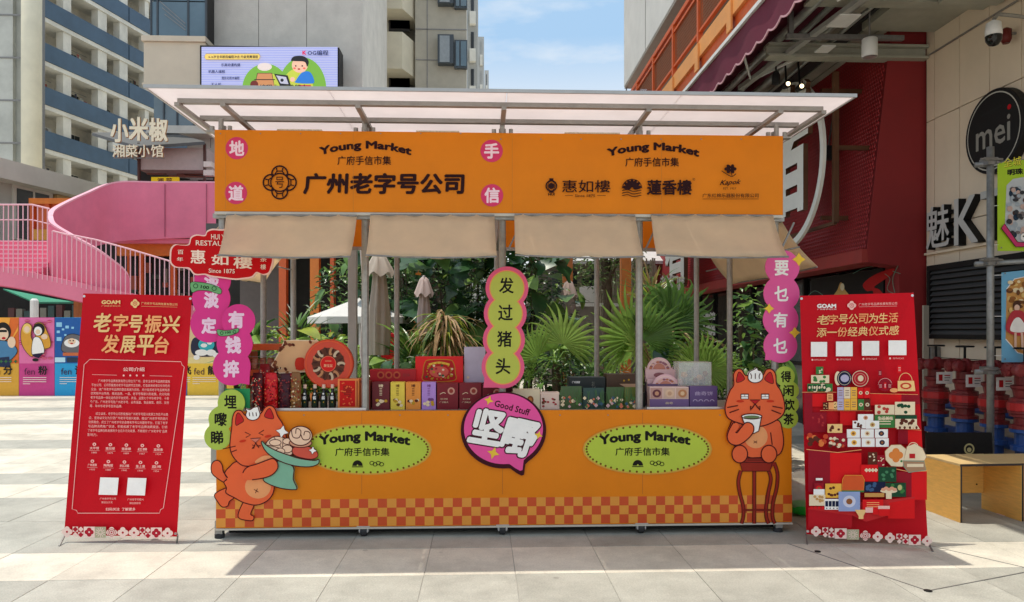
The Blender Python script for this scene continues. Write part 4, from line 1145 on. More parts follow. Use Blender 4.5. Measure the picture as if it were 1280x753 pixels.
for k, (px, lb) in enumerate(((380.5, 'leftmost dark soy sauce bottle, beside the gold bag'), (393, 'second dark soy sauce bottle from the left'), (404, 'third dark soy sauce bottle from the left'), (415, 'rightmost dark soy sauce bottle, beside the patterned red box'))):
    x = PX(px, 5.3)
    if proto is None:
        t = thing('sauce_bottle', lb, 'bottle', (x, 5.32, ZC), 'soy sauce bottles')
        MB().lathe([(0.02,0),(0.0245,.006),(0.0245,.085),(0.021,.105),(0.011,.13),(0.010,.155)], (x, 5.32, ZC), 14).build('glass', glass, t, smooth=True)
        MB().lathe([(0.0125,.153),(0.0125,.178),(0.010,.181)], (x, 5.32, ZC), 12).build('cap', capm, t)
        m_ = MB(); n = 10
        for i in range(n):
            a0 = PI + PI*i/n; a1 = PI + PI*(i+1)/n; r = 0.0252
            m_.use(ink(34,50,30) if 2 < i < 7 else ink(30,24,20)).quad((x+r*math.cos(a0), 5.32+r*math.sin(a0), ZC+.025), (x+r*math.cos(a1), 5.32+r*math.sin(a1), ZC+.025), (x+r*math.cos(a1), 5.32+r*math.sin(a1), ZC+.075), (x+r*math.cos(a0), 5.32+r*math.sin(a0), ZC+.075))
        m_.build('paper_label', None, t)
        c = frontcanvas(5.32-.0262); c.t((px, 500, 1)); c.disc(0, -7.5, 1.1, 1.1, WH).text('酱', 0, -2.5, 4, 4.5, WH, bold=.02).disc(.3, 3, .8, .8, YG); c.flush('printed_mark', t)
        proto = t
    else:
        t = copy_tree(proto); t.location = (x, 5.32, ZC); t['label'] = lb
# bags of dried goods: lumpy filled pouches
def pouch(label, px, w, py0, Y, cols, seed, clear=True, cat='bag'):
    rr = random.Random(seed)
    x = PX(px, Y); wd = w/925*Y; z1 = PZ(px, py0, Y); h = z1-ZC
    t = thing('food_pouch', label, cat, (x, Y, ZC), 'bags of dried goods')
    m_ = MB(); n, k = 12, 12; vs = []
    for j in range(k+1):
        v = j/k; wv = wd/2*(1 if v < .8 else 1-.25*(v-.8)/.2)*(1+.03*math.sin(j*3+seed)); dv = 0.035*math.sin(PI*min(1, v*1.05+.08))**.5 if v < .93 else .003
        if j == k: dv = .002
        for i in range(n):
            a = 2*PI*i/n; vs.append((x+wv*math.cos(a)*1.0+.002*math.sin(j*2+i), Y+dv*math.sin(a)*(1+.15*math.sin(i*5+j*2)), ZC+h*v))
    m_.add(vs, [(j*n+i, j*n+(i+1) % n, (j+1)*n+(i+1) % n, (j+1)*n+i) for j in range(k) for i in range(n)] + [tuple(range(n)), tuple(k*n+i for i in range(n))])
    m_.build('bag', cols[0], t, smooth=True)
    b = {}
    for q in range(int(60*w/14)):
        cm = rr.choice(cols[1:]); mb = b.setdefault(cm.name, (MB(), cm))[0]
        u = rr.uniform(-.85, .85); v = rr.uniform(.05, .86); px_, pz_ = x+u*wd/2, ZC+h*v; yy = Y-0.035*math.sqrt(max(0, 1-u*u))-.001; r = rr.uniform(.004, .008)
        a = rr.uniform(0, PI)
        pt = [(px_+r*math.cos(a+i*PI/3)*(1.3 if i % 3 == 0 else .7), yy - (.003 if i % 2 else 0), pz_+r*math.sin(a+i*PI/3)) for i in range(6)]
        mb.add(pt + [(px_, yy-.005, pz_)], [(i, (i+1) % 6, 6) for i in range(6)])
    for nm, (mb, cm) in b.items(): mb.build('dried_pieces', cm, t, kind='stuff')
    return t
dk = CARD(70, 16, 20); rd = CARD(190, 24, 26)
foil = mat('red_foil', RGB(206, 16, 26), 0.22, 0.3, 18, metal=0.3, bump=.5, bscale=30)
pouch('clear bag of red dried berries at the left end of the counter', 322, 14, 466, 5.26, [dk, ink(226,60,50), ink(180,30,30), CRM2], 1)
pouch('shiny red bag with orange pieces beside the berry bag', 339, 17, 466, 5.27, [foil, ink(240,110,70), ink(220,40,50), ink(120,10,20)], 2)
pouch('dark purple bag of dried plums in the left bay', 357, 14, 467, 5.28, [CARD(60,20,30), ink(100,30,40), ink(60,30,50), ink(150,60,60)], 3)
pouch('golden brown bag of dried fruit beside the soy bottles', 370, 13, 465, 5.28, [CARD(120,80,44), ink(190,140,80), ink(150,60,40), CRM2], 4)
pouch('clear bag of red dates standing behind the front row of bags in the left bay', 331, 15, 455, 5.42, [CARD(130,24,26), ink(220,60,40), ink(150,20,26), CRM2], 5)
pouch('brown bag of dried mushrooms behind the dark purple plum bag', 350, 15, 450, 5.43, [CARD(96,60,44), ink(170,120,80), ink(70,40,30), CRM2], 6)
pouch('small crimson bag behind the golden brown bag', 366, 12, 456, 5.42, [CARD(150,20,40), ink(226,90,80), ink(190,30,50)], 7)
# wooden snack shelf at left with packets
t = thing('snack_shelf', 'small orange wooden shelf with clear bins at the left end of the stall', 'shelf', (PX(335, 5.5), 5.5, ZC))
owd = mat('orange_wood', RGB(200, 84, 24), 0.5, 0.15, 20, stretch=(1, 8, 8))
x0, x1 = PX(308, 5.5), PX(354, 5.5)
for za, nm in ((PZ(330, 438, 5.5), 'shelf_board'), (PZ(330, 470, 5.5), 'shelf_board')):
    MB().box(x0, x1, 5.48, 5.72, za, za+.045).build(nm, owd, t, bevel=.003)
for x in (x0, x1-.02): MB().box(x, x+.018, 5.49, 5.71, ZC, PZ(330, 440, 5.5)).build('side_board', owd, t)
pm = mat('snack_packets', RGB(120, 50, 36), 0.35, 0, 40, var2=RGB(206, 150, 110))
for k in range(4):
    xx = x0+.03+k*.056
    MB().lathe([(0.024,0),(0.026,.01),(0.026,.07),(0.02,.085)], (xx+.025, 5.53, PZ(330, 462, 5.5)), 10).build('jar', pm, t, smooth=True)
for k in range(3):
    xx = x0+.02+k*.07
    MB().box(xx, xx+.06, 5.5, 5.56, ZC+.002, ZC+.12).build('packet', pm, t, bevel=.008)
MB().bar((x0, 5.475, PZ(330, 446, 5.48)), (x1, 5.475, PZ(330, 446, 5.48)), .003).bar((x0, 5.475, PZ(330, 455, 5.48)), (x1, 5.475, PZ(330, 455, 5.48)), .003).build('wire_guard', STEEL, t)
for k, px in enumerate((318, 327, 337)):
    pass
# cream octagonal gift tin
t = thing('octagonal_gift_box', 'cream octagonal gift box with brown leaves and red seal behind the round tin', 'gift box', P(368, 470, 5.42))
c = Canvas(board_at(5.40), NF, tr=(260, 400, 6.275))
oct_ = [(497,358),(545,280),(600,165),(680,160),(860,165),(900,250),(900,400),(560,418)]
c.slab(oct_, ink(226, 178, 130), -0.05, 0.0); c.stroke(oct_, 8, ink(240, 214, 180), True)
for k in range(26):
    u = R.random(); e = R.choice(((545,250,620,180),(620,185,840,175),(510,360,560,300),(520,380,620,400)))
    c.disc(e[0]+(e[2]-e[0])*u+R.uniform(-10,10), e[1]+(e[3]-e[1])*u+R.uniform(-12,16), 15, 10, (BRN, ink(120,60,40), ink(150,96,60))[k % 3], rot=R.uniform(0,3))
c.rect(690, 305, 745, 390, REDP).shape([(700,300),(750,300),(765,345),(750,390),(700,390),(683,345)], ink(206,50,30), None); c.flush('box_and_print', t)
c.stroke([(600,165),(575,120),(540,85)], 5, CRM2).disc(560, 95, 26, 10, BRN, rot=.8); c.flush('leaf_handle', t)
# round red tin
t = thing('round_gift_tin', 'large round orange red tin printed with a ring of sliced cakes', 'gift tin', P(411, 470, 5.34))
c = Canvas(board_at(5.34), NF, tr=(260, 400, 6.275))
cx_, cy_ = 945, 345
mb = MB(); cc_ = PP(260+cx_/6.275, 400+cy_/6.275, Vector((0, 5.34, 0)), Vector(NF)); rr_ = 190/6.275/925*5.34
mb.lathe([(rr_*.98, .05), (rr_, .045), (rr_, .004), (rr_*.97, 0)], cc_, 44, 'y'); mb.build('tin', mat('tin_orange_red', RGB(212, 60, 24), .35, .1, 6), t)
c.stroke(ell(cx_, cy_, 178, n=44), 8, ink(226,90,50), True); c.disc(cx_, cy_, 128, 126, ink(110, 60, 44))
for k in range(14):
    a = 2*PI*k/14; c.disc(cx_+100*math.cos(a), cy_+100*math.sin(a), 32, 17, (ink(206,180,150), ink(90,50,36), ink(190,130,90))[k % 3], rot=a).disc(cx_+104*math.cos(a+.1), cy_+104*math.sin(a+.1), 20, 8, ink(70,36,28), rot=a)
c.disc(cx_, cy_, 62, 60, ink(214,30,28)).stroke(ell(cx_, cy_, 60), 5, ink(236,110,80), True).text('聚宝盆', cx_, cy_+14, 70, 24, ink(240,170,130), bold=.02).stroke([(cx_-25, cy_-22), (cx_+25, cy_-22)], 6, ink(240,150,110))
c.flush('printed_face', t)
# metal tray lip
MB().box(PX(345, 5.2), PX(458, 5.2), 5.182, 5.196, ZT+.001, ZT+.018).build('tray_lip', ALU, None, label='thin grey metal tray lip in front of the sauce bottles', cat='tray')
MB().box(PX(808, 5.2), PX(905, 5.2), 5.183, 5.197, ZT+.001, ZT+.015).build('tray_lip', ALU, None, label='thin grey metal tray lip in front of the lilac boxes', cat='tray')
# bay 3
gift_box('cream box with a brown stamp beside the speech bubble sign', 641, 675, 487, 5.3, CARD(214, 190, 160), deco=lambda c, a, b, d, e: (c.disc(a+22, b+13, 4, 5, ink(150,90,50)), c.disc(a+22, b+13, 2, 3, ink(206,130,70))))
gift_box('small pale pink box with berry dots, right of the cream box', 675.5, 699, 491, 5.3, CARD(214, 180, 166), deco=d_dots, lid=.015)
gr_ = CARD(50, 66, 40)
def sack(label, px0, px1, py0, col, Y=5.3, seed=0):
    """pillow-shaped standing packet with flowers printed along its foot"""
    x0, x1 = PX(px0, Y), PX(px1, Y); z1 = PZ(px0, py0, Y)
    t = thing('flower_packet', label, 'packet', ((x0+x1)/2, Y, ZC), 'flowery packets in the third bay')
    m_ = MB(); N = 8; vs = []; fs = []
    for sgn in (-1, 1):
        for j in range(N+1):
            for i in range(N+1):
                u, v = i/N, j/N
                th = .022*(math.sin(PI*u)*math.sin(PI*min(1, v+.1)))**.5 if 0 < u < 1 and v < .95 else 0
                vs.append((x0+(x1-x0)*(u*(1-.08*v)+.04*v), Y+sgn*th, ZC+(z1-ZC)*v))
    for s_ in (0, 1):
        o = s_*(N+1)**2
        for j in range(N):
            for i in range(N):
                q = (o+j*(N+1)+i, o+j*(N+1)+i+1, o+(j+1)*(N+1)+i+1, o+(j+1)*(N+1)+i); fs.append(q if s_ == 0 else q[::-1])
    m_.add(vs, fs); m_.build('packet', col, t, smooth=True)
    c = frontcanvas(Y-.024); d_flowers(0)(c, px0, py0, px1, 511); c.flush('printed_flowers', t)
sack('green packet with cream flowers, right of the pale pink box', 700, 728, 483, CARD(66, 84, 50))
sack('dark green packet with pink flowers below the black box', 728, 756, 485, CARD(44, 66, 60))
sack('green packet with orange flowers left of the yellow corner packet', 757, 781, 484, CARD(60, 80, 44))
sack('green packet with a yellow foot against the fourth post', 780, 800, 484, CARD(86, 96, 40))
rz2 = PZ(740, 491, 5.45)
MB().box(PX(706,5.42), PX(806,5.42), 5.42, 5.62, ZC, rz2).build('display_riser', CARD(40, 44, 34), None, label='dark green riser carrying the black and the brown box', cat='display riser')
gift_box('flat black gift box with a small white name in the third bay', 711, 757, 472, 5.45, CARD(34, 38, 38), py1=491, depth=.14, deco=lambda c, a, b, d, e: (c.text('广州酒家', a+9, b+6, 10, 3, WH, bold=.02), c.text('礼', a+31, b+9, 5, 8, ink(120,120,110))))
gift_box('flat dark brown gift box with pale corner, against the fourth post', 758, 801, 468, 5.45, CARD(70, 48, 34), py1=491, depth=.14, deco=lambda c, a, b, d, e: (c.poly([(a+16, b+12), (d, b+12), (d, e-1), (a+34, e-1)], ink(190,150,120)), c.disc(a+22, b+8, 1.2, 1.2, YG), c.disc(a+28, b+7, 1.2, 1.2, YG)))
# bay 4: lilac stepped displays
def arch_box(label, px0, px1, py0, pyb, Y, col, seed):
    t = thing('arched_display_carton', label, 'display carton', P((px0+px1)/2, pyb, Y))
    c = Canvas(board_at(Y), NF, d=0); w = px1-px0; cx = (px0+px1)/2
    pts = [(px0, pyb), (px0, py0+w*.34)] + ell(cx, py0+w*.42, w*.44, w*.42, n=16, a0=PI*1.0, a1=2*PI) + [(px1, py0+w*.34), (px1, pyb)]
    c.slab(pts, col, -0.01, 0.0)
    rr = random.Random(seed); c.disc(cx, py0+w*.42, w*.22, w*.2, ink(196,130,110)).stroke(ell(cx, py0+w*.44, w*.38, w*.36, a0=PI, a1=2*PI), .8, ink(236,206,190))
    for k in range(22):
        a = rr.uniform(PI, 2*PI); c.disc(cx+w*.32*math.cos(a), py0+w*.45+w*.28*math.sin(a), 1.8, 1.3, (ink(150,96,110), ink(226,180,160), ink(190,120,90))[k % 3])
    c.flush('arched_back', t); return t
LI = CARD(196, 160, 160)
arch_box('taller arched pink display back behind the lilac boxes', 807, 841, 447, 466, 5.50, LI, 1)
gift_box('pink tiered display carton under the taller arch', 807, 845, 462, 5.47, LI, depth=.03, py1=478, deco=lambda c, a, b, d, e: c.disc(a+17, b+7, 7, 3, ink(150,96,100)))
arch_box('lower arched pink display back right in front of the tall one', 813, 851, 468, 486, 5.40, CARD(204, 164, 170), 2)
gift_box('pink ledge carton under the lower arch', 809, 853, 474, 5.43, LI, depth=.03, py1=490)
gift_box('lilac tray of three round cookie windows in the fourth bay', 812, 861, 484, 5.3, CARD(206, 176, 170), depth=.09,
    deco=lambda c, a, b, d, e: (c.rect(a, b+15, d, e, ink(122,96,140)), [c.rect(a+1+k*16, b+1, a+16+k*16, b+14.5, (ink(196,150,140), ink(214,180,160), ink(206,170,150))[k]) for k in range(3)], [c.disc(a+9+k*16, b+8, 5.4, 5, (ink(110,60,70), ink(226,190,160), ink(190,130,90))[k]) for k in range(3)], [c.disc(a+9+k*16, b+8, 2.6, 2.6, (ink(206,150,120), ink(206,160,130), ink(226,190,150))[k]) for k in range(3)], c.text('曲奇', (a+d)/2, b+20, 9, 3, CRM2)))
gift_box('purple carton with pale writing and drawings beside the lilac tray', 862, 897, 483, 5.3, CARD(88, 66, 110), depth=.1,
    deco=lambda c, a, b, d, e: (c.text('曲奇饼', a+18, b+9, 22, 5, ink(196,176,206)), [c.stroke(ell(a+7+k*7, b+19, 2.5, 2.2, a0=PI, a1=2*PI), .8, ink(196,176,206)) for k in range(4)]))
# clear case
t = thing('clear_display_case', 'clear display case of wrapped cookies on top of the purple carton', 'display case', P(868, 482, 5.36))
x0, x1 = PX(848, 5.36), PX(889, 5.36); z0, z1 = PZ(868, 482, 5.36), PZ(868, 453, 5.36)
clr = mat('clear_plastic', (0.8, 0.8, 0.78), 0.08, 0, alpha=0.25)
cs_ = MB(); cs_.box(x0, x1, 5.36, 5.362, z0, z1).box(x0, x0+.002, 5.362, 5.5, z0, z1).box(x1-.002, x1, 5.362, 5.5, z0, z1).box(x0, x1, 5.5, 5.502, z0, z1).build('case_walls', clr, t)
fm = MB()
for a, b in (((x0,5.358,z0),(x1,5.358,z0)),((x0,5.358,z1),(x1,5.358,z1)),((x0,5.358,z0),(x0,5.358,z1)),((x1,5.358,z0),(x1,5.358,z1)),((x0,5.5,z1),(x1,5.5,z1)),((x0,5.36,z1),(x0,5.5,z1)),((x1,5.36,z1),(x1,5.5,z1))): fm.bar(a, b, .003)
fm.build('case_frame', ink(190,176,160), t)
for k in range(7):
    a = R.uniform(x0+.03, x1-.03); z = z0+.02+R.uniform(0, .09)
    MB().lathe([(.002,-.008),(.02,-.006),(.022,0),(.02,.006),(.002,.008)], (a, 5.42+R.uniform(-.03,.03), z), 12, 'y').build('cookie', ink(206,160,120) if k % 2 else ink(120,84,60), t, smooth=True)
MB().box(PX(806,5.52), PX(845,5.52), 5.395, 5.53, ZC, PZ(826, 479, 5.5)).build('display_riser', CARD(90, 70, 100), None, label='purple riser block under the arched pink displays', cat='display riser')
MB().box(PX(846,5.37)+.01, PX(889,5.37), 5.405, 5.53, ZC, PZ(868, 483, 5.4)-.004).build('display_riser', CARD(90, 70, 100), None, label='purple riser block under the clear display case', cat='display riser')

# ================================================================ plywood benches right
ply = mat('birch_plywood', (0.84, 0.46, 0.11), 0.5, 0.12, 5, stretch=(2, 2, 14)); plyt = mat('birch_plywood_top', (0.74, 0.52, 0.24), 0.45, 0.1, 5, stretch=(10, 2, 2)); plye = mat('plywood_edge', (0.03, 0.02, 0.02), 0.6, 0.1)
def bench(label, A, B_, dpt, h, shelf=True):
    A = Vector(A); e = (Vector(B_)-A); Lb = e.length; e.normalize(); b = Vector((-e.y, e.x, 0))
    M = Matrix(((e.x, b.x, 0, A.x), (e.y, b.y, 0, A.y), (0, 0, 1, 0), (0, 0, 0, 1)))
    t = thing('plywood_bench', label, 'bench', (A.x, A.y, 0))
    def bb(nm, m_, *a):
        return MB(M).box(*a).build(nm, m_, t, bevel=.002)
    bb('top_panel', plyt, 0, Lb, 0, dpt, h-.018, h)
    bb('top_edge', plye, 0, Lb, -.003, -.0005, h-.019, h-.002)
    for x in (0.0005, Lb-.018): bb('side_panel', ply, x, x+.0175, 0.001, dpt-.001, 0, h-.0185)
    for x in (0.0005, Lb-.018): bb('edge_band', plye, x+.003, x+.0145, -.003, .0, 0.002, h-.0195)
    bb('back_panel', ply, .019, Lb-.019, dpt-.03, dpt-.012, .13, h-.0185)
    for x in (.06, Lb-.08):
        s_ = MB(M).lathe([(.006, dpt-.034), (.006, dpt-.03)], (x, 0, h-.09), 8, 'y').build('bolt', BLACK, t)
        s_ = MB(M).lathe([(.006, dpt-.034), (.006, dpt-.03)], (x, 0, .2), 8, 'y').build('bolt', BLACK, t)
# corner points from the photograph
a = G(1200, 654); b = G(1273, 654); 
a = Vector((a.x, a.y, 0)); b2 = a + Vector((0.50, -0.0, 0))
bench('open backed plywood bench nearer the right banner', a, a+Vector((.5,.02,0)), .42, .437)
bench('second plywood bench butted to the first at the right edge', a+Vector((.505,.02,0)), a+Vector((1.0,.04,0)), .42, .435)
MB().box(4.0+.0, 4.0+.12, 5.52, 5.6, .001, .004).build('paper_scrap', ink(230,200,200), None, label='small pale scrap of paper lying under the plywood benches', cat='paper')
# black board behind the benches with white circle mark
t = thing('black_board', 'low black board with a pale round emblem behind the plywood benches', 'board', P(1200, 600, 6.4))
c = Canvas(board_at(6.4), NF)
c.slab([(1158, 541), (1240, 541), (1243, 612), (1158, 612)], BLACK, -.02, 0); c.flush('panel', t)
c.disc(1211.5, 561.5, 6.5, 7, ink(190,180,130)).disc(1211.5, 561.5, 4.6, 5, BLACK).disc(1211.5, 562.5, 2.8, 2.8, ink(190,180,130)); c.flush('emblem', t)
for x in (1166, 1236):
    p = P(x, 600, 6.42); MB().bar((p.x, p.y+.02, 0), (p.x, p.y+.02, .5), .02).build('leg', BLACK, t)
# clear bag with green item between stall and banner
t = thing('plastic_bag', 'clear plastic bag holding something bright green on the paving behind the right stall corner', 'bag', P(1000, 645, 5.9))
p = G(1003, 644); m_ = MB(); rr = random.Random(5); n = 12
def blob(p, rx, ry, rz_, seed, n=12, k=8):
    rr = random.Random(seed); vs = []; fs = []
    for j in range(k+1):
        th = PI*j/k
        for i in range(n):
            a_ = 2*PI*i/n; f = 1+rr.uniform(-.12,.12)
            vs.append((p[0]+rx*math.sin(th)*math.cos(a_)*f, p[1]+ry*math.sin(th)*math.sin(a_)*f, p[2]+rz_*(1-math.cos(th))/2*1.0))
    for j in range(k):
        for i in range(n): fs.append((j*n+i, j*n+(i+1) % n, (j+1)*n+(i+1) % n, (j+1)*n+i))
    return vs, fs
m_.add(*blob((p.x, p.y, .02), .13, .12, .34, 3)); m_.build('bag', mat('clear_film', (.75,.75,.72), .15, .1, 8, alpha=.4, bump=.6, bscale=14), t, smooth=True)
m_ = MB(); m_.add(*blob((p.x, p.y, .002), .11, .1, .11, 4)); m_.build('green_item', CARD(40, 180, 60), t, smooth=True)
# red fire valve row handled with the right wall
# ================================================================ right side street front
wallb = mat('beige_wall_panel', (0.80, 0.655, 0.49), 0.65, 0.07, 1.2, bump=.05, bscale=30)
dred = mat('dark_red_render', (0.27, 0.016, 0.018), 0.7, 0.12, 1.5, bump=.05, bscale=20)
dred2 = mat('dark_red_cladding', (0.36, 0.018, 0.02), 0.42, 0.12, 2)
WX = 5.2
def atX(px, X):
    r_ = ray(px, 415); return X*r_.y/r_.x
Yc = atX(1158, WX)
t = thing('beige_shop_wall', 'beige panelled building wall at the right with black sign lettering and a louvre', 'building', (WX, Yc, 0))
back = MB().box(WX+.03, WX+6, 2.0, Yc, 0, 14).build('wall_core', mat('joint_dark', (.10,.09,.075), .9, .1), t)  # dark core showing in the joints between panels
# panels: joints in columns and one tilted course; panel columns along Y
def WY(px): return atX(px, WX)
colsY = sorted([2.0] + [WY(x) for x in (1168, 1199.5, 1237, 1277)] + [5.9, 4.9, 3.9, 2.9] + [Yc])
zrow = [0, 1.12, 2.62, 3.86, 7.5, 11, 14]
for i in range(len(colsY)-1):
    for j in range(len(zrow)-1):
        cs = (colsY[i]+.005, colsY[i+1]-.005)
        # louvre opening
        if zrow[j] < 1.2 < zrow[j+1] and False: continue
        MB().box(WX, WX+.028, cs[0], cs[1], zrow[j]+.005, zrow[j+1]-.005).build('wall_panel', wallb, t)
# louvre
LY0, LY1 = WY(1262)-.6, WY(1168)
LZ0, LZ1 = 1.335, 2.17
lv = MB().box(WX-.05, WX-.002, LY0, LY1, LZ0, LZ1).build('louvre_back', BLACK, t)
lf = MB(); lfm = mat('louvre_grey', (0.055, 0.055, 0.055), .5, .1)
lf.box(WX-.09, WX-.052, LY0, LY1, LZ1-.06, LZ1).box(WX-.09, WX-.052, LY0, LY1, LZ0, LZ0+.05).box(WX-.09, WX-.052, LY0, LY0+.05, LZ0+.051, LZ1-.061).box(WX-.09, WX-.052, LY1-.05, LY1, LZ0+.051, LZ1-.061); lf.build('louvre_frame', BLACK, t)
nsl = 12
for k in range(nsl):
    z = LZ0+.07+(LZ1-LZ0-.15)*k/(nsl-1)
    MB().add([(WX-.085, LY0+.052, z-.02), (WX-.085, LY1-.052, z-.02), (WX-.053, LY1-.052, z+.022), (WX-.053, LY0+.052, z+.022), (WX-.085, LY0+.052, z-.014), (WX-.085, LY1-.052, z-.014), (WX-.053, LY1-.052, z+.028), (WX-.053, LY0+.052, z+.028)],
        [(0,1,2,3),(4,7,6,5),(0,4,5,1)]).build('louvre_slat', lfm, t)
# ledge strip under lettering
MB().box(WX-.04, WX-.001, 3, Yc-.02, 2.305, 2.33).build('ledge', wallb, t)
# mei disc
Lx = lambda y, z: Vector((WX-.16, y, z))
t = thing('round_shop_sign', 'round black shop sign reading mei with grey ring on the beige wall', 'sign', (WX-.1, WY(1240), 3.5))
yc_, zc_ = atX(1241, WX-.09), 3.42; r_ = .415
MB().lathe([(r_, -.09), (r_+.005, -.08), (r_+.005, -.001), (r_, 0)], (WX, yc_, zc_), 48, 'x').build('disc', BLACK, t)
cW = Canvas(plane_loc((WX-.0915, yc_, zc_), (0, -1, 0), (0, 0, -1)), (-1, 0, 0))
gy = ink(190, 186, 176)
cW.stroke(ell(0, 0, r_-.035, n=48), .012, gy, True); cW.flush('ring', t)
cW.text('mei', .0, .02, .50, .26, ink(150,146,138), bold=.012); cW.flush('lettering', t)
cW.disc(.235, -.175, .026, .026, ink(190,20,30)); cW.stroke([(-.18,-.2),(.13,-.22)], .02, ink(40,40,40)); cW.flush('red_dot', t)
# KTV letters: deep channel letters
def letter3d(ch, o, u, v, n, w, h, depth, mface, mside, parent, bold=0.03, name='channel_letter'):
    vs, fs, x0, x1, y0, y1 = textmesh(ch, 0, 2)
    base_n = len(vs)
    o, u, v, n = map(Vector, (o, u, v, n)); k = len(vs)
    pts0 = [o + u*((a-x0)/(x1-x0)*w) + v*((b-y0)/(y1-y0)*h) for a, b in vs]
    m_ = MB(); ec = {}; offs = [(0, 0)] + ([(bold*h*math.cos(q*PI/2+.78), bold*h*math.sin(q*PI/2+.78)) for q in range(4)] if bold else [])
    for f in fs:
        for i in range(len(f)):
            a, b = f[i], f[(i+1) % len(f)]; ec[(min(a, b), max(a, b))] = ec.get((min(a, b), max(a, b)), []) + [(a, b)]
    sides = [v_[0] for v_ in ec.values() if len(v_) == 1]
    for q, (du, dv) in enumerate(offs):
        pts = [p + u*du + v*dv for p in pts0]
        m_.use(mface).add([p+n*(depth+.0004*q) for p in pts], fs)
        m_.use(mside).add(pts + [p+n*(depth-.001) for p in pts], [(a, b, b+k, a+k) for a, b in sides])
        m_.add([p+n*.0004*q for p in pts], [tuple(reversed(f)) for f in fs])
    return m_.build(name, None, parent)
t = thing('shop_letters', 'black channel letters with white faces reading 魅KTV on the beige wall', 'sign', (WX-.1, WY(1190), 2.35))
lface = mat('letter_face', RGB(196, 194, 190), .4, .05)
for ch, pa, pb, z0, z1 in (('魅', 1158, 1186, 2.36, 2.83), ('K', 1193, 1222, 2.35, 2.84), ('T', 1226, 1252, 2.34, 2.84), ('V', 1256, 1290, 2.34, 2.84)):
    ya, yb = atX(pa, WX-.088), atX(pb, WX-.088)
    letter3d(ch, (WX-.003, ya, z0), (0, -1, 0), (0, 0, 1), (-1, 0, 0), ya-yb, z1-z0, .085, lface, BLACK, t, bold=.015)
# security camera
t = thing('dome_camera', 'white bracketed black dome security camera high on the beige wall', 'security camera', P(1242, 45, 6.9))
p = P(1242, 45, 6.6)
MB().lathe([(.02,.14),(.062,.115),(.07,.05),(.07,.0)], p, 20).build('housing', WHITE, t, smooth=True)
MB().lathe([(.069,-.001),(.066,-.045),(.04,-.085),(.01,-.095)], p, 20).build('dome', mat('smoked_dome', (.01,.01,.01), .08, 0), t, smooth=True)
MB().tube([p+Vector((0,0,.15)), p+Vector((.05,0,.2)), (WX, p.y, p.z+.16)], .018, 8).tube([(WX-.02, p.y, p.z+.2), (WX-.02, p.y-2.2, p.z+.2)], .012, 6).build('arm', STEEL, t)
t = thing('wall_conduit', 'thin grey conduit running along the beige wall below the ceiling', 'conduit', P(1190, 60, Yc))
MB().tube([(WX-.02, Yc-.1, 4.62), (WX-.02, 6.9, 4.62), (WX-.02, 6.5, 4.4), (WX-.02, 3.5, 4.4)], .012, 6).build('pipe', STEEL, t)
t = thing('wall_lamp', 'small dark red wall lamp at the upper right edge of the beige wall', 'lamp', P(1274, 42, 6.2))
p = P(1274, 42, 7.0); MB().lathe([(.03,-.1),(.05,-.06),(.05,.03),(.02,.05)], (WX-.1, p.y, p.z), 12).build('lamp_body', CARD(90, 30, 24), t, smooth=True)
MB().bar((WX, p.y, p.z), (WX-.1, p.y, p.z), .02).build('bracket', STEELD, t)

# red building
t = thing('red_restaurant', 'dark red restaurant front with leaning patterned cladding and a shopfront below', 'building', (4.8, 9, 0))
YR = Yc+.03
xe = P(1158, 300, YR).x; xa = P(1095, 300, YR).x
fr_ = MB(); xt = P(1117, 82, YR).x; xb = P(1084, 311, YR).x; zt = PZ(1117, 70, YR)+.6; zb_ = PZ(1084, 311, YR)
xl_ = P(1124, 330, YR).x
fr_.prism([(xe-.003, YR, 0), (xe-.003, YR, zt), (xt, YR, zt), (xb, YR, zb_), (xb+.02, YR, zb_-.16), (xl_, YR, zb_-.2), (xl_, YR, 0)], (0, .3, 0)); fr_.build('end_wall', dred, t)
YE = 24.0
# upper wall behind cladding
MB().box(xt+.35, xt+5, YR+.31, YE, 0, 9).build('upper_wall', dred, t)
# leaning cladding made of diagonal mesh sheets: lozenge relief
cl = MB(); cl.add([(xt, YR+.01, zt), (xt, YE, zt), (xb, YE, zb_), (xb, YR+.01, zb_), (xt+.2, YR+.01, zt), (xt+.2, YE, zt), (xb+.2, YE, zb_), (xb+.2, YR+.01, zb_)], [(0,1,2,3),(4,7,6,5),(0,3,7,4),(3,2,6,7),(0,4,5,1)])
cl.build('cladding_backing', dred, t)
def CL(y, s, off=.0):   # s 0 bottom .. 1 top
    return Vector((xb+(xt-xb)*s-off, y, zb_+(zt-zb_)*s))
nS = 30; nd = 0
dm = MB()
hh_ = (zt-zb_)
sp = .052
ny = int((17-YR)/sp)
for i in range(ny):
    for j in range(int(hh_/sp)):
        y = YR+.05+i*sp+(sp/2 if j % 2 else 0); s = (j+.6)*sp/hh_
        if s > .99: continue
        a, b = CL(y-sp*.42, s, .004), CL(y, s+sp*.62/hh_, .004); c_, d_ = CL(y+sp*.42, s, .004), CL(y, s-sp*.62/hh_ if s > sp*.7/hh_ else 0, .004)
        dm.add([a, b, c_, d_, CL(y, s, .013)], [(0,1,4),(1,2,4),(2,3,4),(3,0,4)])
dm.build('diamond_tiles', dred2, t, kind='stuff')
MB().box(xb-.06, xb+.3, YR+.005, YE, zb_-.16, zb_-.003).build('lower_band', mat('red_band', (0.36,.035,.03), .5, .1), t)
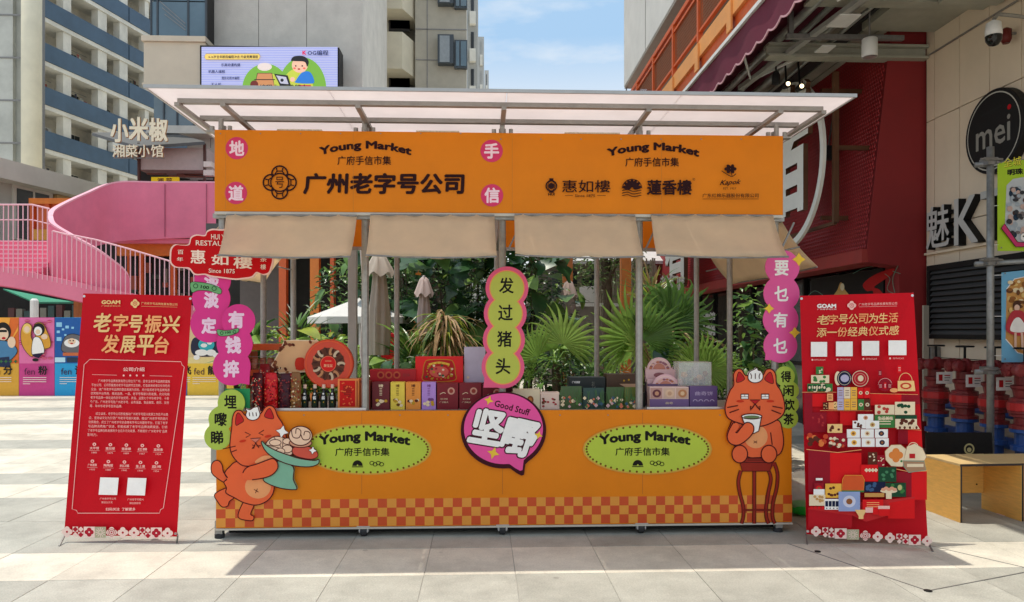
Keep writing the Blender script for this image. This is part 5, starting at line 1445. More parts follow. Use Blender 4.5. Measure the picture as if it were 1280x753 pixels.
# shopfront under the band: dark glazing with frames
gx = xl_+.05
MB().box(gx, gx+.08, YR+.31, YE, 0, zb_-.162).build('glazing', mat('dark_shop_glass', (.012,.013,.014), .08, .1), t)
for k, y in enumerate([YR+.36+1.1*i for i in range(14)]):
    MB().box(gx-.05, gx-.002, y, y+.06, 0, zb_-.17).build('mullion', BLACK, t)
MB().box(gx-.06, gx-.002, YR+.31, YE, .9, .95).build('transom', BLACK, t)
# chalk art panel near corner
t2 = thing('chalk_art_panel', 'black wall panel with pale line drawing and a red leaf above the right banner', 'panel', P(1060, 380, 9.4))
pc = Canvas(plane_loc((gx-.07, YR+.32, 0), (0, 1, 0), (0, 0, 1)), (-1, 0, 0))
pc.mb.use(BLACK).prism([(gx-.065, YR+.32, 1.2), (gx-.065, YR+2.3, 1.2), (gx-.065, YR+2.3, zb_-.2), (gx-.065, YR+.32, zb_-.2)], (.01, 0, 0)); pc.flush('panel', t2)
px_c = Canvas(plane_px((gx-.066, 0, 0), (-1, 0, 0)), (-1, 0, 0), tr=(960, 130, 3.0136))
px_c.poly(sm([(358,680),(400,645),(470,620),(470,640),(430,668),(400,690),(420,700),(440,730),(400,735),(395,705),(372,705)]), ink(190, 34, 36))
px_c.poly(sm([(248,730),(262,700),(275,672),(290,700),(308,730)]), ink(214, 170, 100)); px_c.disc(280, 690, 8, 14, ink(240,226,190))
for q in ([(490,610),(470,660),(480,720)], [(440,640),(460,660),(450,700),(490,720)], [(150,725),(175,705),(200,715),(215,730)], [(320,640),(360,620),(420,610)], [(470,630),(500,640)]): px_c.stroke(sm(q, False), 2.2, ink(110,150,130))
px_c.flush('drawing', t2)
# ring sign with big characters
SXs = xb-.42
def RY(px): return atX(px, SXs)
t = thing('ring_sign', 'white ring sign with large white characters standing off the red cladding', 'sign', (SXs, 10.9, 3.6))
yc_ = RY(1030)+1.12; zc_ = 3.62; rg = 1.1
wh = mat('sign_white', (.86,.83,.76), .5, .05); gold = mat('brass_frame', RGB(96, 60, 36), .5, .2, 6, metal=.2)
m_ = MB(); N = 64; vs = []; fs = []
for i in range(N):
    a = 2*PI*i/N
    for rr_, xx in ((rg, -.0), (rg-.085, 0), (rg-.085, .04), (rg, .04)): vs.append((SXs+xx, yc_+rr_*math.cos(a), zc_+rr_*math.sin(a)))
for i in range(N):
    for k in range(4): fs.append((i*4+k, i*4+(k+1) % 4, ((i+1) % N)*4+(k+1) % 4, ((i+1) % N)*4+k))
m_.add(vs, fs); m_.build('ring', wh, t)
for s in (-1, 0, 1):
    MB().bar((SXs+.13, yc_-rg*math.cos(s*.8), zc_+rg*math.sin(s*.8)), (xb+.3, yc_-rg*math.cos(s*.8), zc_+rg*math.sin(s*.8)), .05).build('bracket', gold, t)
MB().bar((SXs+.14, yc_-rg-.02, zc_-.9), (SXs+.14, yc_-rg-.02, zc_+.9), .06).build('frame_post', gold, t)
MB().bar((SXs+.14, yc_-rg-.02, zc_-.9), (SXs+.14, yc_+rg, zc_-.9), .04).bar((SXs+.14, yc_-rg-.02, zc_+.5), (SXs+.14, yc_+rg, zc_+.5), .04).build('frame_rail', gold, t)
letter3d('者', (SXs-.02, RY(975)+.0, 2.98), (0, -1, 0), (0, 0, 1), (-1, 0, 0), RY(975)-RY(1016), 1.6, .06, wh, gold, t, bold=.04)
letter3d('有', (SXs-.02, 15.9, 2.35), (0, -1, 0), (0, 0, 1), (-1, 0, 0), 1.6, 1.5, .08, wh, gold, t, bold=.05)
t = thing('floodlight', 'small black floodlight on an arm in front of the red cladding', 'floodlight', P(1037, 192, 9.6))
p = P(1037, 192, 9.5)
MB().box(p.x-.09, p.x+.09, p.y-.08, p.y+.03, p.z-.09, p.z+.09).build('lamp_head', BLACK, t, bevel=.01)
MB().bar(p, (xb+.25, p.y, p.z+.05), .02).bar((p.x, p.y+.04, p.z+.08), (p.x+.25, p.y+.3, p.z+.95), .016).build('arm', STEELD, t)
t = thing('shop_letters', 'small pale letters reading 老城门店 over the far shop entrance behind the palms', 'sign', P(838, 354, 16))
for k, ch in enumerate('老城门店'):
    letter3d(ch, P(825+k*7.5, 363, 14.5-.05*k), (1, 0, 0), (0, 0, 1), (0, -1, 0), .11, .28, .03, wh, gold, t, bold=.04)
t = thing('shop_letters', 'cream backlit letters on the dark shopfront behind the palms at right', 'sign', P(882, 400, 14))
for k, ch in enumerate('生煎馆'):
    letter3d(ch, P(875+k*6, 400, 13.5), (1, 0, 0), (0, 0, 1), (0, -1, 0), .09, .14, .03, wh, gold, t, bold=.04)
for k, ch in enumerate('火锅'):
    letter3d(ch, P(875+k*9, 419, 13.5), (1, 0, 0), (0, 0, 1), (0, -1, 0), .13, .2, .03, wh, gold, t, bold=.06)

# ---- overhead canopy: grey-green soffit of the walkway with beams, ducts
sof = mat('soffit_grey_green', (0.40, 0.39, 0.32), .6, .18, 2.5, bump=.1)
sof2 = mat('soffit_dark', (0.045, 0.045, 0.045), .7, .3, 2)
duct = mat('galvanised_duct', (.38,.39,.36), .35, .25, 7, metal=.5)
WU = 2.95
t = thing('elevated_walkway', 'orange steel elevated walkway with mesh railings crossing the upper right', 'walkway', (WU, 9, 4.9))
orp = mat('orange_steel_paint', (0.72, 0.19, 0.02), .4, .12, 4); orp2 = mat('orange_red_steel', (0.62, 0.10, 0.015), .4, .12, 4); orl = mat('light_orange_steel', (.80,.33,.09), .4, .1, 4)
Y0w, Y1w = 3.2, 16.2
MB().box(WU-.02, WU+.14, Y0w, Y1w, 5.12, 5.34).build('upper_beam', orl, t)
MB().box(WU+.02, WU+.16, Y0w, Y1w, 4.93, 5.118).build('lower_beam', orp2, t)
MB().box(WU+.165, WX+.1, Y0w, Y1w, 5.02, 5.15).build('deck', sof2, t)
for y in [4.6+1.32*i for i in range(9)]:
    MB().box(WU-.03, WU+.04, y, y+.07, 5.342, 6.12).build('railing_post', orp2, t)
    MB().box(WU-.045, WU-.021, y-.03, y+.12, 4.95, 5.30).build('beam_plate', orl, t)
for z in (6.1, 5.98, 5.45):
    MB().box(WU-.02, WU+.03, Y0w, Y1w, z, z+(.07 if z > 6 else .035)).build('handrail', orp2, t)
mesh_ = mat('rust_mesh', (.30,.09,.03), .5, .2)
mm = MB()
for i in range(int((Y1w-Y0w)/.045)):
    y = Y0w+i*.045; mm.box(WU+.0, WU+.006, y, y+.006, 5.49, 5.975)
for z in [5.5+.05*i for i in range(10)]: mm.box(WU+.007, WU+.012, Y0w, Y1w, z, z+.006)
mm.build('railing_mesh', mesh_, t, kind='stuff')
# awning under the walkway
t = thing('burgundy_awning', 'burgundy awning with white bar and scalloped valance under the orange walkway', 'awning', (2.85, 9, 4.8))
bur = mat('burgundy_canvas', (.17,.018,.045), .7, .12, 3, transl=.2)
AX = 2.88
MB().bar((AX, 4.0, 4.83), (AX, 13.5, 4.83), .035, .045).build('front_bar', WHITE, t)
va = MB(); n = 150; vs = []
for i in range(n+1):
    y = 4.0+9.5*i/n; d = .34+.05*abs(math.sin(y*PI/.32)); x = AX+.02+.01*math.sin(y*7)
    vs += [(x, y, 4.805), (x, y, 4.805-d)]
va.add(vs, [(2*i, 2*i+2, 2*i+3, 2*i+1) for i in range(n)]); o = va.build('valance', bur, t); so_ = o.modifiers.new('thick', 'SOLIDIFY'); so_.thickness = .003
va = MB(); 
for i in range(n): 
    va.bar((AX+.012, 4.0+9.5*i/n, vs[2*i+1][2]), (AX+.012, 4.0+9.5*(i+1)/n, vs[2*i+3][2]), .012, .018)
va.build('valance_trim', ink(206,160,166), t)
MB().add([(AX+.03, 4.0, 4.84), (AX+.03, 13.5, 4.84), (AX+1.5, 13.5, 5.0), (AX+1.5, 4.0, 5.0)], [(0,1,2,3)]).build('fabric', bur, t).modifiers.new('thick', 'SOLIDIFY').thickness = .004
for y in (6.1, 8.4, 11.0):
    MB().tube([(AX+.08, y, 4.78), (AX+.55, y+.9, 4.62), (AX+1.3, y+.1, 4.86)], .022, 8).build('folding_arm', WHITE, t)
# soffit: corrugated strips, beams, ducts under the deck
t = thing('canopy_soffit', 'grey green canopy soffit with beams ducts and pipes under the walkway', 'canopy', (4.2, 8, 5))
ZS = 4.93
for k in range(9):
    x = 3.55+k*.19
    MB().box(x, x+.165, 3.2, 13.5, ZS+.03, ZS+.06).build('soffit_strip', (sof, sof2, sof)[k % 3], t)
MB().box(3.2, WX, 3.2, 13.5, ZS+.075, ZS+.085).build('soffit_backing', sof2, t)
for y, z in ((YR-.1, 4.62), (7.3, 4.78), (6.1, 4.8), (10.5, 4.7), (12, 4.7)):
    m_ = MB(); m_.box(3.3, WX-.01, y, y+.16, z+.10, z+.13).box(3.3, WX-.01, y+.07, y+.09, z+.0, z+.10).box(3.3, WX-.01, y, y+.16, z-.03, z)
    m_.build('cross_beam', sof, t)
MB().box(4.35, WX-.002, 3.2, 8.3, 4.86, 4.95).build('flat_duct', sof, t)
MB().prism([(4.2, 3.2, 4.9), (5.15, 3.2, 4.9), (5.15, 7.2, 4.9), (4.55, 7.2, 4.9)], (0, 0, -.22)).build('duct', sof, t)
for x, r in ((3.42, .05), (3.62, .035), (3.86, .05), (4.05, .025)):
    MB().tube([(x, 3.2, 4.8), (x, 13.2, 4.78)], r, 10).build('pipe', duct, t, smooth=True)
MB().bar((3.95, 4.5, 4.66), (3.4, 9.6, 4.62), .07, .05).build('diagonal_strut', mat('soffit_light', (.36,.36,.33), .5, .15), t)
for q in (((3.3, 7.9, 4.62), (4.6, 7.9, 4.62)), ((3.35, 7.9, 4.65), (3.35, 7.9, 4.9)), ((3.3, 10.2, 4.5), (4.4, 10.2, 4.5)), ((3.4, 10.2, 4.0), (3.4, 10.2, 4.47))): MB().bar(q[0], q[1], .05).build('hanger_bar', STEELD, t)
MB().box(3.6, 3.82, 7.3, 7.6, 4.6, 4.615).build('junction_plate', WHITE, t); MB().box(3.75, 3.9, 8.0, 8.2, 4.56, 4.575).build('junction_plate', WHITE, t)
t = thing('cylinder_downlight', 'white cylinder downlight hanging from the canopy beam', 'lamp', P(1087, 63, 7.9))
p = P(1087, 72, 7.7)
MB().lathe([(.075, 0), (.08, .01), (.08, .19), (.07, .2)], p, 20).build('housing', WHITE, t, smooth=True)
MB().lathe([(.065, -.004), (.03, .01), (.001, .012)], p, 16).build('reflector', ALU, t)
MB().tube([p+Vector((0,0,.2)), p+Vector((0,0,.5))], .01, 6).build('stem', STEELD, t)
bulb = mat('warm_bulb', (1, .85, .6), .5, 0, emit=(1, .78, .45), es=5)
for k, (px, py) in enumerate(((985, 105), (1002, 108))):
    p = P(px, py, 9.0)
    t = thing('spotlight', '%s small lit spotlight with warm bulb under the canopy above the stall roof' % ('left' if k == 0 else 'right'), 'spotlight', p)
    MB().lathe([(.03,.09),(.042,.04),(.045,-.03),(.04,-.035)], p+Vector((0,.03,0)), 14, 'y').build('housing', BLACK, t, smooth=True)
    MB().lathe([(.001,-.045),(.026,-.04),(.03,-.02)], p+Vector((0,.03,0)), 14, 'y').build('bulb', bulb, t)
    MB().tube([p+Vector((0,.05,.03)), p+Vector((0,.1,.35))], .012, 6).build('stem', BLACK, t)
t = thing('spotlight', 'unlit dark spotlight left of the two lit ones under the canopy', 'spotlight', P(970, 100, 9)); p = P(970, 100, 9)
MB().lathe([(.03,.1),(.05,.05),(.05,-.05)], p, 12, 'z').build('housing', BLACK, t, smooth=True)
MB().tube([p+Vector((0,0,.09)), p+Vector((0,0,.4))], .01, 6).build('stem', BLACK, t)
# pale building block beyond the walkway
t = thing('pale_office_block', 'pale grey cantilevered building block above the orange walkway', 'building', (4.2, 15, 8))
blk = mat('pale_grey_render', (.66,.65,.61), .7, .08, 1.5, bump=.1, bscale=25)
MB().box(3.95, 12, 9.6, 20.4, 8.22, 20).build('upper_wall', blk, t)
MB().box(3.96, 12, 9.61, 20.39, 8.16, 8.2195).build('soffit', mat('cream_soffit', (.42,.38,.32), .7, .08), t)
MB().tube([P(783, 98, 20.3), P(783, 118, 20.3)], .02, 6).build('drain_pipe', STEELD, t)
for y in (12.4, 15.0, 17.7):
    MB().box(3.944, 3.9495, y, y+.02, 8.23, 20).build('panel_joint', mat('joint_dark', (.1,.1,.1)), t)

# fire brigade valves
vr = mat('valve_red', (.50,.02,.022), .38, .2, 7); vd = mat('valve_dark_red', (.20,.018,.02), .42, .3, 9); vb = mat('valve_blue', (.02,.075,.28), .4, .2, 8)
vsx = ((1170, 'leftmost red fire valve, partly hidden by the right banner'), (1206, 'second red fire valve from the left, with a black hand wheel'), (1243, 'third red fire valve from the left behind the scaffold pole'), (1281, 'rightmost red fire valve at the edge of the photo'))
def valve(x, y, lb):
    t = thing('fire_valve', lb, 'fire valve', (x, y, 0), 'fire valves along the beige wall')
    MB().lathe([(.09,.0),(.11,.03),(.11,.05),(.075,.06),(.075,.36),(.11,.37),(.11,.41),(.08,.42),(.08,.52),(.12,.53),(.12,.56)], (x, y, 0), 16).build('blue_pipe', vb, t, smooth=False)
    MB().lathe([(.12,.562),(.12,.59),(.085,.60),(.085,.66),(.12,.67),(.12,.69),(.13,.70),(.13,.80),(.12,.81),(.12,.83),(.085,.84),(.095,.90),(.11,.92),(.11,.94),(.08,.95),(.08,1.02)], (x, y, 0), 16).build('valve_body', vd, t)
    MB().lathe([(.131,.72),(.136,.725),(.136,.785),(.131,.79)], (x, y, 0), 16).build('band', vr, t)
    hd = MB(); hd.lathe([(.02,-.2),(.06,-.19),(.06,-.15),(.045,-.14),(.045,-.02),(.075,-.015),(.075,.015),(.045,.02),(.045,.14),(.06,.15),(.06,.19),(.02,.2)], (x, y-.02, 1.08), 14, 'x')
    for s in (-.15, .15): hd.lathe([(.03,-.14),(.055,-.13),(.055,-.09),(.035,-.08),(.035,.02)], (x+s, y-.02, 1.08), 12, 'y')
    for k in range(6):
        a = k*PI/3; hd.tube([(x+.203, y-.02+.05*math.cos(a), 1.08+.05*math.sin(a)), (x-.203, y-.02+.05*math.cos(a), 1.08+.05*math.sin(a))], .006, 5)
    hd.build('outlet_head', vd, t, smooth=False)
    hw = MB(); hw.tube([(x, y, 1.13), (x, y, 1.27)], .012, 8)
    N = 20; pts = [(x+.075*math.cos(2*PI*i/N), y+.075*math.sin(2*PI*i/N), 1.27) for i in range(N+1)]
    hw.tube(pts, .009, 6, cap=False)
    for k in range(3): hw.bar((x, y, 1.27), (x+.075*math.cos(k*2*PI/3), y+.075*math.sin(k*2*PI/3), 1.27), .01)
    hw.build('hand_wheel', BLACK, t)
    tg = MB().box(x-.10, x+.07, y-.165, y-.163, .88, 1.0).build('tag', WH, t)
    c = Canvas(plane_loc((x-.015, y-.1655, .94), (1, 0, 0), (0, 0, -1)), NF)
    c.rect(-.06, -.035, -.02, .03, REDP).rect(0, -.03, .06, -.02, REDP).rect(0, -.005, .06, .002, ink(90,90,90)).rect(0, .02, .05, .027, ink(90,90,90)); c.flush('tag_print', t)
    return t
vp = None
for px, lb in vsx:
    vx = WX-.42; p = P(px, 500, 7.0); y = atX(px, vx)
    if vp is None: vp = valve(vx, y, lb); v0 = vp
    else:
        v = copy_tree(v0); v.location = (vx, y, 0); v['label'] = lb
t = thing('pipe_manifold', 'blue horizontal pipe joining the feet of the red fire valves', 'pipe', (WX-.2, 7.5, .3))
MB().tube([(WX-.12, 5.5, .34), (WX-.12, Yc-.3, .34)], .06, 12).tube([(WX-.12, 5.5, .62), (WX-.12, Yc-.3, .62)], .045, 12).build('pipe', vb, t, smooth=True)
MB().box(WX-.6, WX-.002, 5.5, Yc, 0, .05).build('plinth', mat('concrete_dark', (.14,.13,.12), .8, .2), t)
t = thing('white_meter_pipe', 'slim pale pipe with grey meter box at the red wall corner', 'pipe', P(1158, 430, 8.3))
p = P(1158, 430, 8.2); MB().box(p.x-.03, p.x+.03, p.y, p.y+.03, .4, PZ(1158, 382, 8.2)).build('pipe', ink(176,166,150), t)
MB().box(p.x+.04, p.x+.16, p.y-.02, p.y+.06, PZ(1158, 455, 8.2), PZ(1158, 434, 8.2)).build('meter_box', STEELD, t, bevel=.008)

# scaffold pole with clamps and hanging posters
YPo = 6.45
p = P(1238, 400, YPo)
t = thing('scaffold_frame', 'grey scaffold pole with clamped arms holding two posters at the right edge', 'scaffold', (p.x, p.y, 0))
sc_ = mat('scaffold_grey', (.30,.30,.29), .45, .25, 14, metal=.5)
MB().tube([(p.x, YPo, 0), (p.x, YPo, PZ(1238, 184, YPo))], .030, 14).build('pole', sc_, t, smooth=True)
MB().lathe([(.07,0),(.07,.008),(.04,.012)], (p.x, YPo, 0), 12).build('base_plate', sc_, t)
for py, w in ((202, 1), (327, 1), (538-75, 1)):
    z = PZ(1238, py, YPo)
    MB().tube([(p.x-.1, YPo+.058, z-.02), (p.x+1.2, YPo-.1, z+.05)], .024, 12).build('arm', sc_, t, smooth=True)
    k = MB(); k.box(p.x-.045, p.x+.045, YPo-.04, YPo+.085, z-.035, z+.03); k.tube([(p.x-.12, YPo-.045, z+.01), (p.x+.08, YPo-.045, z+.01)], .011, 6); k.lathe([(.018,-.02),(.018,.02)], (p.x-.07, YPo-.045, z+.01), 6, 'x'); k.lathe([(.014,-.06),(.014,-.03)], (p.x+.03, YPo, z-.02), 6, 'y')
    k.build('clamp', STEELD, t)
def poster(label, x0, y0, x1, y1, col, deco, slant=0):
    Y = YPo-.05
    a = P((x0+x1)/2, (y0+y1)/2, Y)
    t = thing('hanging_poster', label, 'poster', a)
    c = Canvas(board_at(Y), NF)
    c.slab([(x0, y0+slant), (x1, y0-slant), (x1, y1), (x0, y1)], col, -.003, 0); c.flush('sheet', t)
    deco(c, t); 
    for y in (y0+6, (y0+y1)/2, y1-8):
        q0 = P(x0+1, y, Y); MB().tube([q0, (P(1238, y, YPo).x, YPo, q0.z)], .003, 5).build('tie', WH, t)
    for yy in (y0+4, y1-4): 
        c.disc(x0+3, yy, 1, 1, STEELD)
    c.flush('eyelet', t)
def dg_(c, t):
    c.text('全城', 1266, 203, 22, 11, BLACK, bold=.03, slope=-.15).text('全城', 1265.5, 202.5, 22, 11, ink(246,236,80), bold=.0, slope=-.15); c.text('明珠', 1269, 215, 20, 8, BLACK, bold=.05, slope=-.1); c.flush('lettering', t)
    c.poly([(1258,232),(1266,224),(1300,218),(1300,312),(1275,306),(1256,280)], ink(196,200,204))
    rr = random.Random(3)
    for k in range(60): c.disc(1260+rr.uniform(0, 34), 234+rr.uniform(0, 60), rr.uniform(2, 4), rr.uniform(2, 4), rr.choice((ink(60,60,66), ink(120,110,112), ink(200,170,160), ink(40,60,80), ink(170,180,190), ink(96,70,64))))
    c.poly([(1250,286),(1254,280),(1270,303),(1283,304),(1283,309),(1268,309)], ink(206,60,110)).stroke([(1250,286),(1254,280),(1270,303),(1283,304),(1283,309),(1268,309),(1250,286)], .8, BLACK)
    c.disc(1279, 297, 5, 5, WH).disc(1277.5, 296, .9, 1.2, BLACK).disc(1281, 296, .9, 1.2, BLACK); c.flush('picture', t)
poster('bright green poster with a crowd photo and black lettering on the scaffold pole', 1247, 200, 1310, 314, mat('lime_poster', RGB(172, 206, 40), .4, .05), dg_, slant=4)
def db_(c, t):
    oc = [(1258,362),(1268,349),(1300,342),(1300,448),(1272,441),(1257,424)]
    c.poly(oc, ink(206,150,84)).stroke(oc, 1.2, WH)
    rr = random.Random(4)
    for k in range(46): c.disc(1261+rr.uniform(0, 36), 352+rr.uniform(0, 40), rr.uniform(2, 4.5), rr.uniform(1.5, 3.5), rr.choice((ink(226,190,120), ink(150,96,50), ink(240,220,180), ink(110,70,44))))
    c.disc(1270, 382, 5, 6, ink(80,50,40)).disc(1270, 385, 3.4, 4, ink(230,190,170)); c.poly(sm([(1262,392),(1270,388),(1280,392),(1288,412),(1272,420),(1256,412)]), ink(190,60,70)); c.poly(sm([(1266,400),(1274,398),(1282,414),(1262,414)]), WH)
    c.stroke([(1268,416),(1268,436)], 3, ink(230,190,170)).stroke([(1276,416),(1277,438)], 3, ink(230,190,170))
    c.flush('picture', t)
poster('pale blue poster showing a costumed performer below the green poster', 1252, 338, 1310, 453, mat('sky_blue_poster', RGB(110, 176, 214), .4, .05), db_, slant=3)
# ================================================================ left: printed hoarding
YH = 16.8
posters = [(-21, 23.6), (23.6, 68.2), (68.2, 112.8), (112.8, 157.4), (157.4, 202), (202, 234), (234, 292)]
pbg = [ink(226,112,52), ink(230,120,170), ink(44,96,166), ink(60,150,110), ink(220,90,70), ink(70,120,180), ink(236,214,150)]
plo = [ink(222,168,66), ink(206,74,140), ink(52,160,214), ink(80,170,120), ink(226,140,60), ink(90,120,190), ink(240,198,74)]
plab = ['yellow and orange hoarding panel with a waving figure on a sunburst', 'pink hoarding panel with two embracing cartoon people and fen 粉', 'blue hoarding panel with a burger shaped cartoon face', 'green hoarding panel hidden behind the left red banner', 'orange hoarding panel hidden behind the left red banner, right of the green one', 'blue lilac hoarding panel behind the right edge of the left red banner', 'yellow hoarding panel with a teal masked cartoon face and fed 能']
SK = ink(240,206,176)
for k, (a, b) in enumerate(posters):
    pa, pb = P(a, 492, YH), P(b, 492, YH); zt = PZ(a, 397, YH)
    t = thing('hoarding_panel', plab[k], 'hoarding panel', ((pa.x+pb.x)/2, YH, 0), 'printed hoarding panels')
    MB().box(pa.x+.004, pb.x-.004, YH, YH+.05, 0, zt).build('board', plo[k], t)
    c = Canvas(board_at(YH), NF, d=.002, step=.0008)
    top = 397.5; ml = 454.5; bot = 491
    c.rect(a+.4, top, b-.4, ml, pbg[k]); c.flush('picture_ground', t)
    o = a; 
    if k == 0:
        for q in range(9):
            an = -PI/2 + (q-4)*.42; c.poly([(6, 440), (6+70*math.cos(an-.1), max(top, 440+70*math.sin(an-.1))), (6+70*math.cos(an+.1), max(top, 440+70*math.sin(an+.1)))] if 6+70*math.cos(an+.1) < b and 6+70*math.cos(an-.1) < b else [(6,440),(b-.5, 400+q),(b-.5,405+q)], ink(206,40,34) if q % 2 else ink(246,170,70))
        c.disc(4, 415, 10, 12, BLACK).disc(4, 418, 7, 8, SK).stroke([(-2,414),(9,414)], 3, BLACK).disc(5, 423, 2.5, 1.6, REDP)
        c.shape([(-12,428),(4,426),(16,430),(22,440),(10,452),(-10,452)], ink(80,130,170), BLACK, .8).disc(15, 428, 5, 7, SK); c.poly([(-8,448),(12,446),(14,460),(-8,458)], ink(40,50,80))
        for q in range(4): c.poly(star4(2+q*6, 452, 2.6, .5), ink(60,110,70))
    elif k == 1:
        for q in range(22): x, y = R.uniform(a+3, b-3), R.uniform(top+2, ml-2); c.disc(x, y, 3.4, 1.6, ink(200,50,110)).stroke([(x-3,y),(x+3,y)], .4, PNK)
        c.shape([(28,412),(34,404),(41,408),(40,420),(44,432),(42,446),(34,440),(28,428)], ink(222,160,60), BLACK, .7).disc(35, 411, 5.5, 6.5, ink(240,200,110)).disc(35, 412, 3.5, 4, SK)
        c.shape([(44,408),(50,403),(56,406),(60,414),(64,424),(64,434),(54,436),(48,428)], ink(222,160,60), BLACK, .7).disc(50, 412, 7.5, 8, BLACK).disc(49, 414, 5, 5.5, WH).disc(49, 415, 3, 3, SK).disc(57, 421, 4, 3.4, SK)
        c.shape([(43,424),(50,422),(55,430),(56,442),(42,444)], WH, BLACK, .6); c.poly([(42,443),(56,441),(50,448),(44,446)], ink(40,30,60)).disc(46, 450, 4, 2, BLACK)
    elif k == 2:
        for x, y, r in ((74,406,3.5),(84,409,2.2),(73,415,2),(79,412,1.5),(74,424,3),(91,410,1.6),(82,419,1.4)): c.rect(x-r, y-r*.8, x+r, y+r*.8, ink(150,206,236))
        c.shape([(79,440),(80,424),(88,418),(98,419),(108,424),(110,440)], ink(110,106,110), BLACK, .7)
        c.disc(90, 429, 9.5, 5.5, WH).disc(90, 427, 5, 4, SK).disc(88, 426, .9, .9, BLACK).disc(92, 426, .9, .9, BLACK).disc(90, 429.5, 2, .8, REDP)
        c.rect(79, 441, 110, 445, ink(206,110,70)).rect(69, 447, 82, 453, ink(190,226,240)).rect(84, 447, 110, 453, ink(50,60,80))
    elif k == 6:
        c.rect(a+1, top, b-1, 447, ink(226,196,150)); c.shape([(241,424),(262,420),(276,426),(272,444),(242,444)], ink(50,50,70), None); c.shape(ell(258,431,10.5,8.5,n=12), ink(60,176,186), BLACK, .7).disc(255,432,4,2.5,WH).disc(262,429,3,2,WH)
        c.disc(252,441,8,4,WH).disc(264,441,6,4,WH).disc(246,447,4,3,WH).disc(270,444,4,3,WH)
    elif k == 5:
        c.shape(ell(218,425,10,12,n=12), SK, BLACK, .7)
    else:
        c.shape(ell((a+b)/2,425,12,14,n=12), SK, BLACK, .7)
    c.flush('cartoon', t)
    hz_ = '分粉识奋愤飞能'[k]; la = ('fen¹', 'fen³', 'fen¹', 'fen⁴', 'fen²', 'fēi', 'fed¹')[k]
    la = la[:3]
    c.text(la, a+15, 464.5, 13, 8, ink(70,30,60), bold=.0).text(hz_, a+31.5, 463, 11.5, 11.5, BLACK, bold=.03)
    for q in range(4): c.stroke([(a+7, 472+q*2.6), (a+(36 if q < 3 else 16), 472+q*2.6)], .7, ink(240,230,220))
    c.flush('lettering', t)

# ================================================================ pink spiral ramp
pink = mat('pink_paint', RGB(232, 132, 158), .8, .08, 1.2, spec=.15); pinkl = pink
# rebuild the colour as a base colour, not the sunlit one
t = thing('pink_spiral_stair', 'large pink curved stair and ramp with white bar railing behind the left hoarding', 'staircase', P(120, 460, 23))
ramp = t
def ribbon(top, bot, name, m_=pink, th=.12):
    """top/bot: lists of (px,py,Y)"""
    def dense(L_):
        xs = sm([(a, b) for a, b, c_ in L_], False, 10); ys = sm([(c_, 0) for a, b, c_ in L_], False, 10)
        return [P(x[0], x[1], y[0]) for x, y in zip(xs, ys)]
    A, B_ = dense(top), dense(bot); n = len(A)
    m2 = MB(); m2.add(A+B_, [(i, i+1, n+i+1, n+i) for i in range(n-1)])
    o = m2.build(name, m_, t); s_ = o.modifiers.new('thick', 'SOLIDIFY'); s_.thickness = th; s_.offset = 0
    return o, A
# inner face of the far parapet and outer face of the near parapet are one ribbon
far_t = [(400,229,26),(270,229,26),(200,229,26),(143,229.5,25.8),(107,243,24.6),(79,256,23.4),(66,264,22.6),(62.6,271,22.1)]
far_b = [(400,298,26),(270,297,26),(200,299,26),(143,303,25.8),(107,312,24.6),(79,330,23.4),(66,339,22.6),(62.6,347,22.1)]
o, A1 = ribbon(far_t, far_b, 'inner_parapet')
near_t = [(62.6,271,22.1),(65,279,21.8),(72,285,21.5),(84,292,21.2),(96,299,21.0),(120,312,20.9),(143,328,21.0),(155,341,21.2),(159.5,353,21.5)]
near_b = [(62.6,347,22.1),(65,352,21.8),(72,355,21.5),(84,357,21.2),(96,359,21.0),(120,363,20.9),(143,367,21.0),(155,370,21.2),(159.5,372,21.5)]
o, A2 = ribbon(near_t, near_b, 'outer_parapet')
cap_ = MB(); pts = A1 + A2[1:]
for i in range(len(pts)-1): cap_.bar(pts[i]+Vector((0,0,.02)), pts[i+1]+Vector((0,0,.02)), .14, .05)
cap_.build('parapet_cap', mat('pink_cap', RGB(240,176,192), .45, .04), ramp)
for px in (206, 258):
    MB().bar(P(px, 230.5, 25.92), P(px, 296, 25.92), .025).build('panel_seam', mat('pink_seam', RGB(176,90,116), .6, .05), ramp)
# slab under the upper walkway
a = P(127, 301, 25.9); b = P(400, 293, 25.9)
MB().box(a.x, b.x, 26.08, 28.6, a.z-.05, a.z+.10).build('walkway_slab', pink, ramp)
# stair flight at left, rising to the right/back
def fl(px, py, Y): return P(px, py, Y)
zA = PZ(0, 352, 21.5); zB = PZ(64, 303, 22.5)
x0 = PX(-60, 21.5); x1 = PX(63, 21.9)
st = 9; zlo = PZ(30, 346, 20.9); zhi = PZ(30, 303, 23.5)
for k in range(st):
    y0 = 20.95 + k*.28; z0 = zlo + (zhi-zlo)*k/(st-1)
    MB().box(x0, x1, y0, y0+.30, z0-.2, z0).build('stair_tread', pink, ramp)
    MB().box(x0, x1, y0-.03, y0-.002, z0-.035, z0+.01).build('tread_nosing', mat('pink_cap', RGB(240,176,192), .45, .04), ramp)
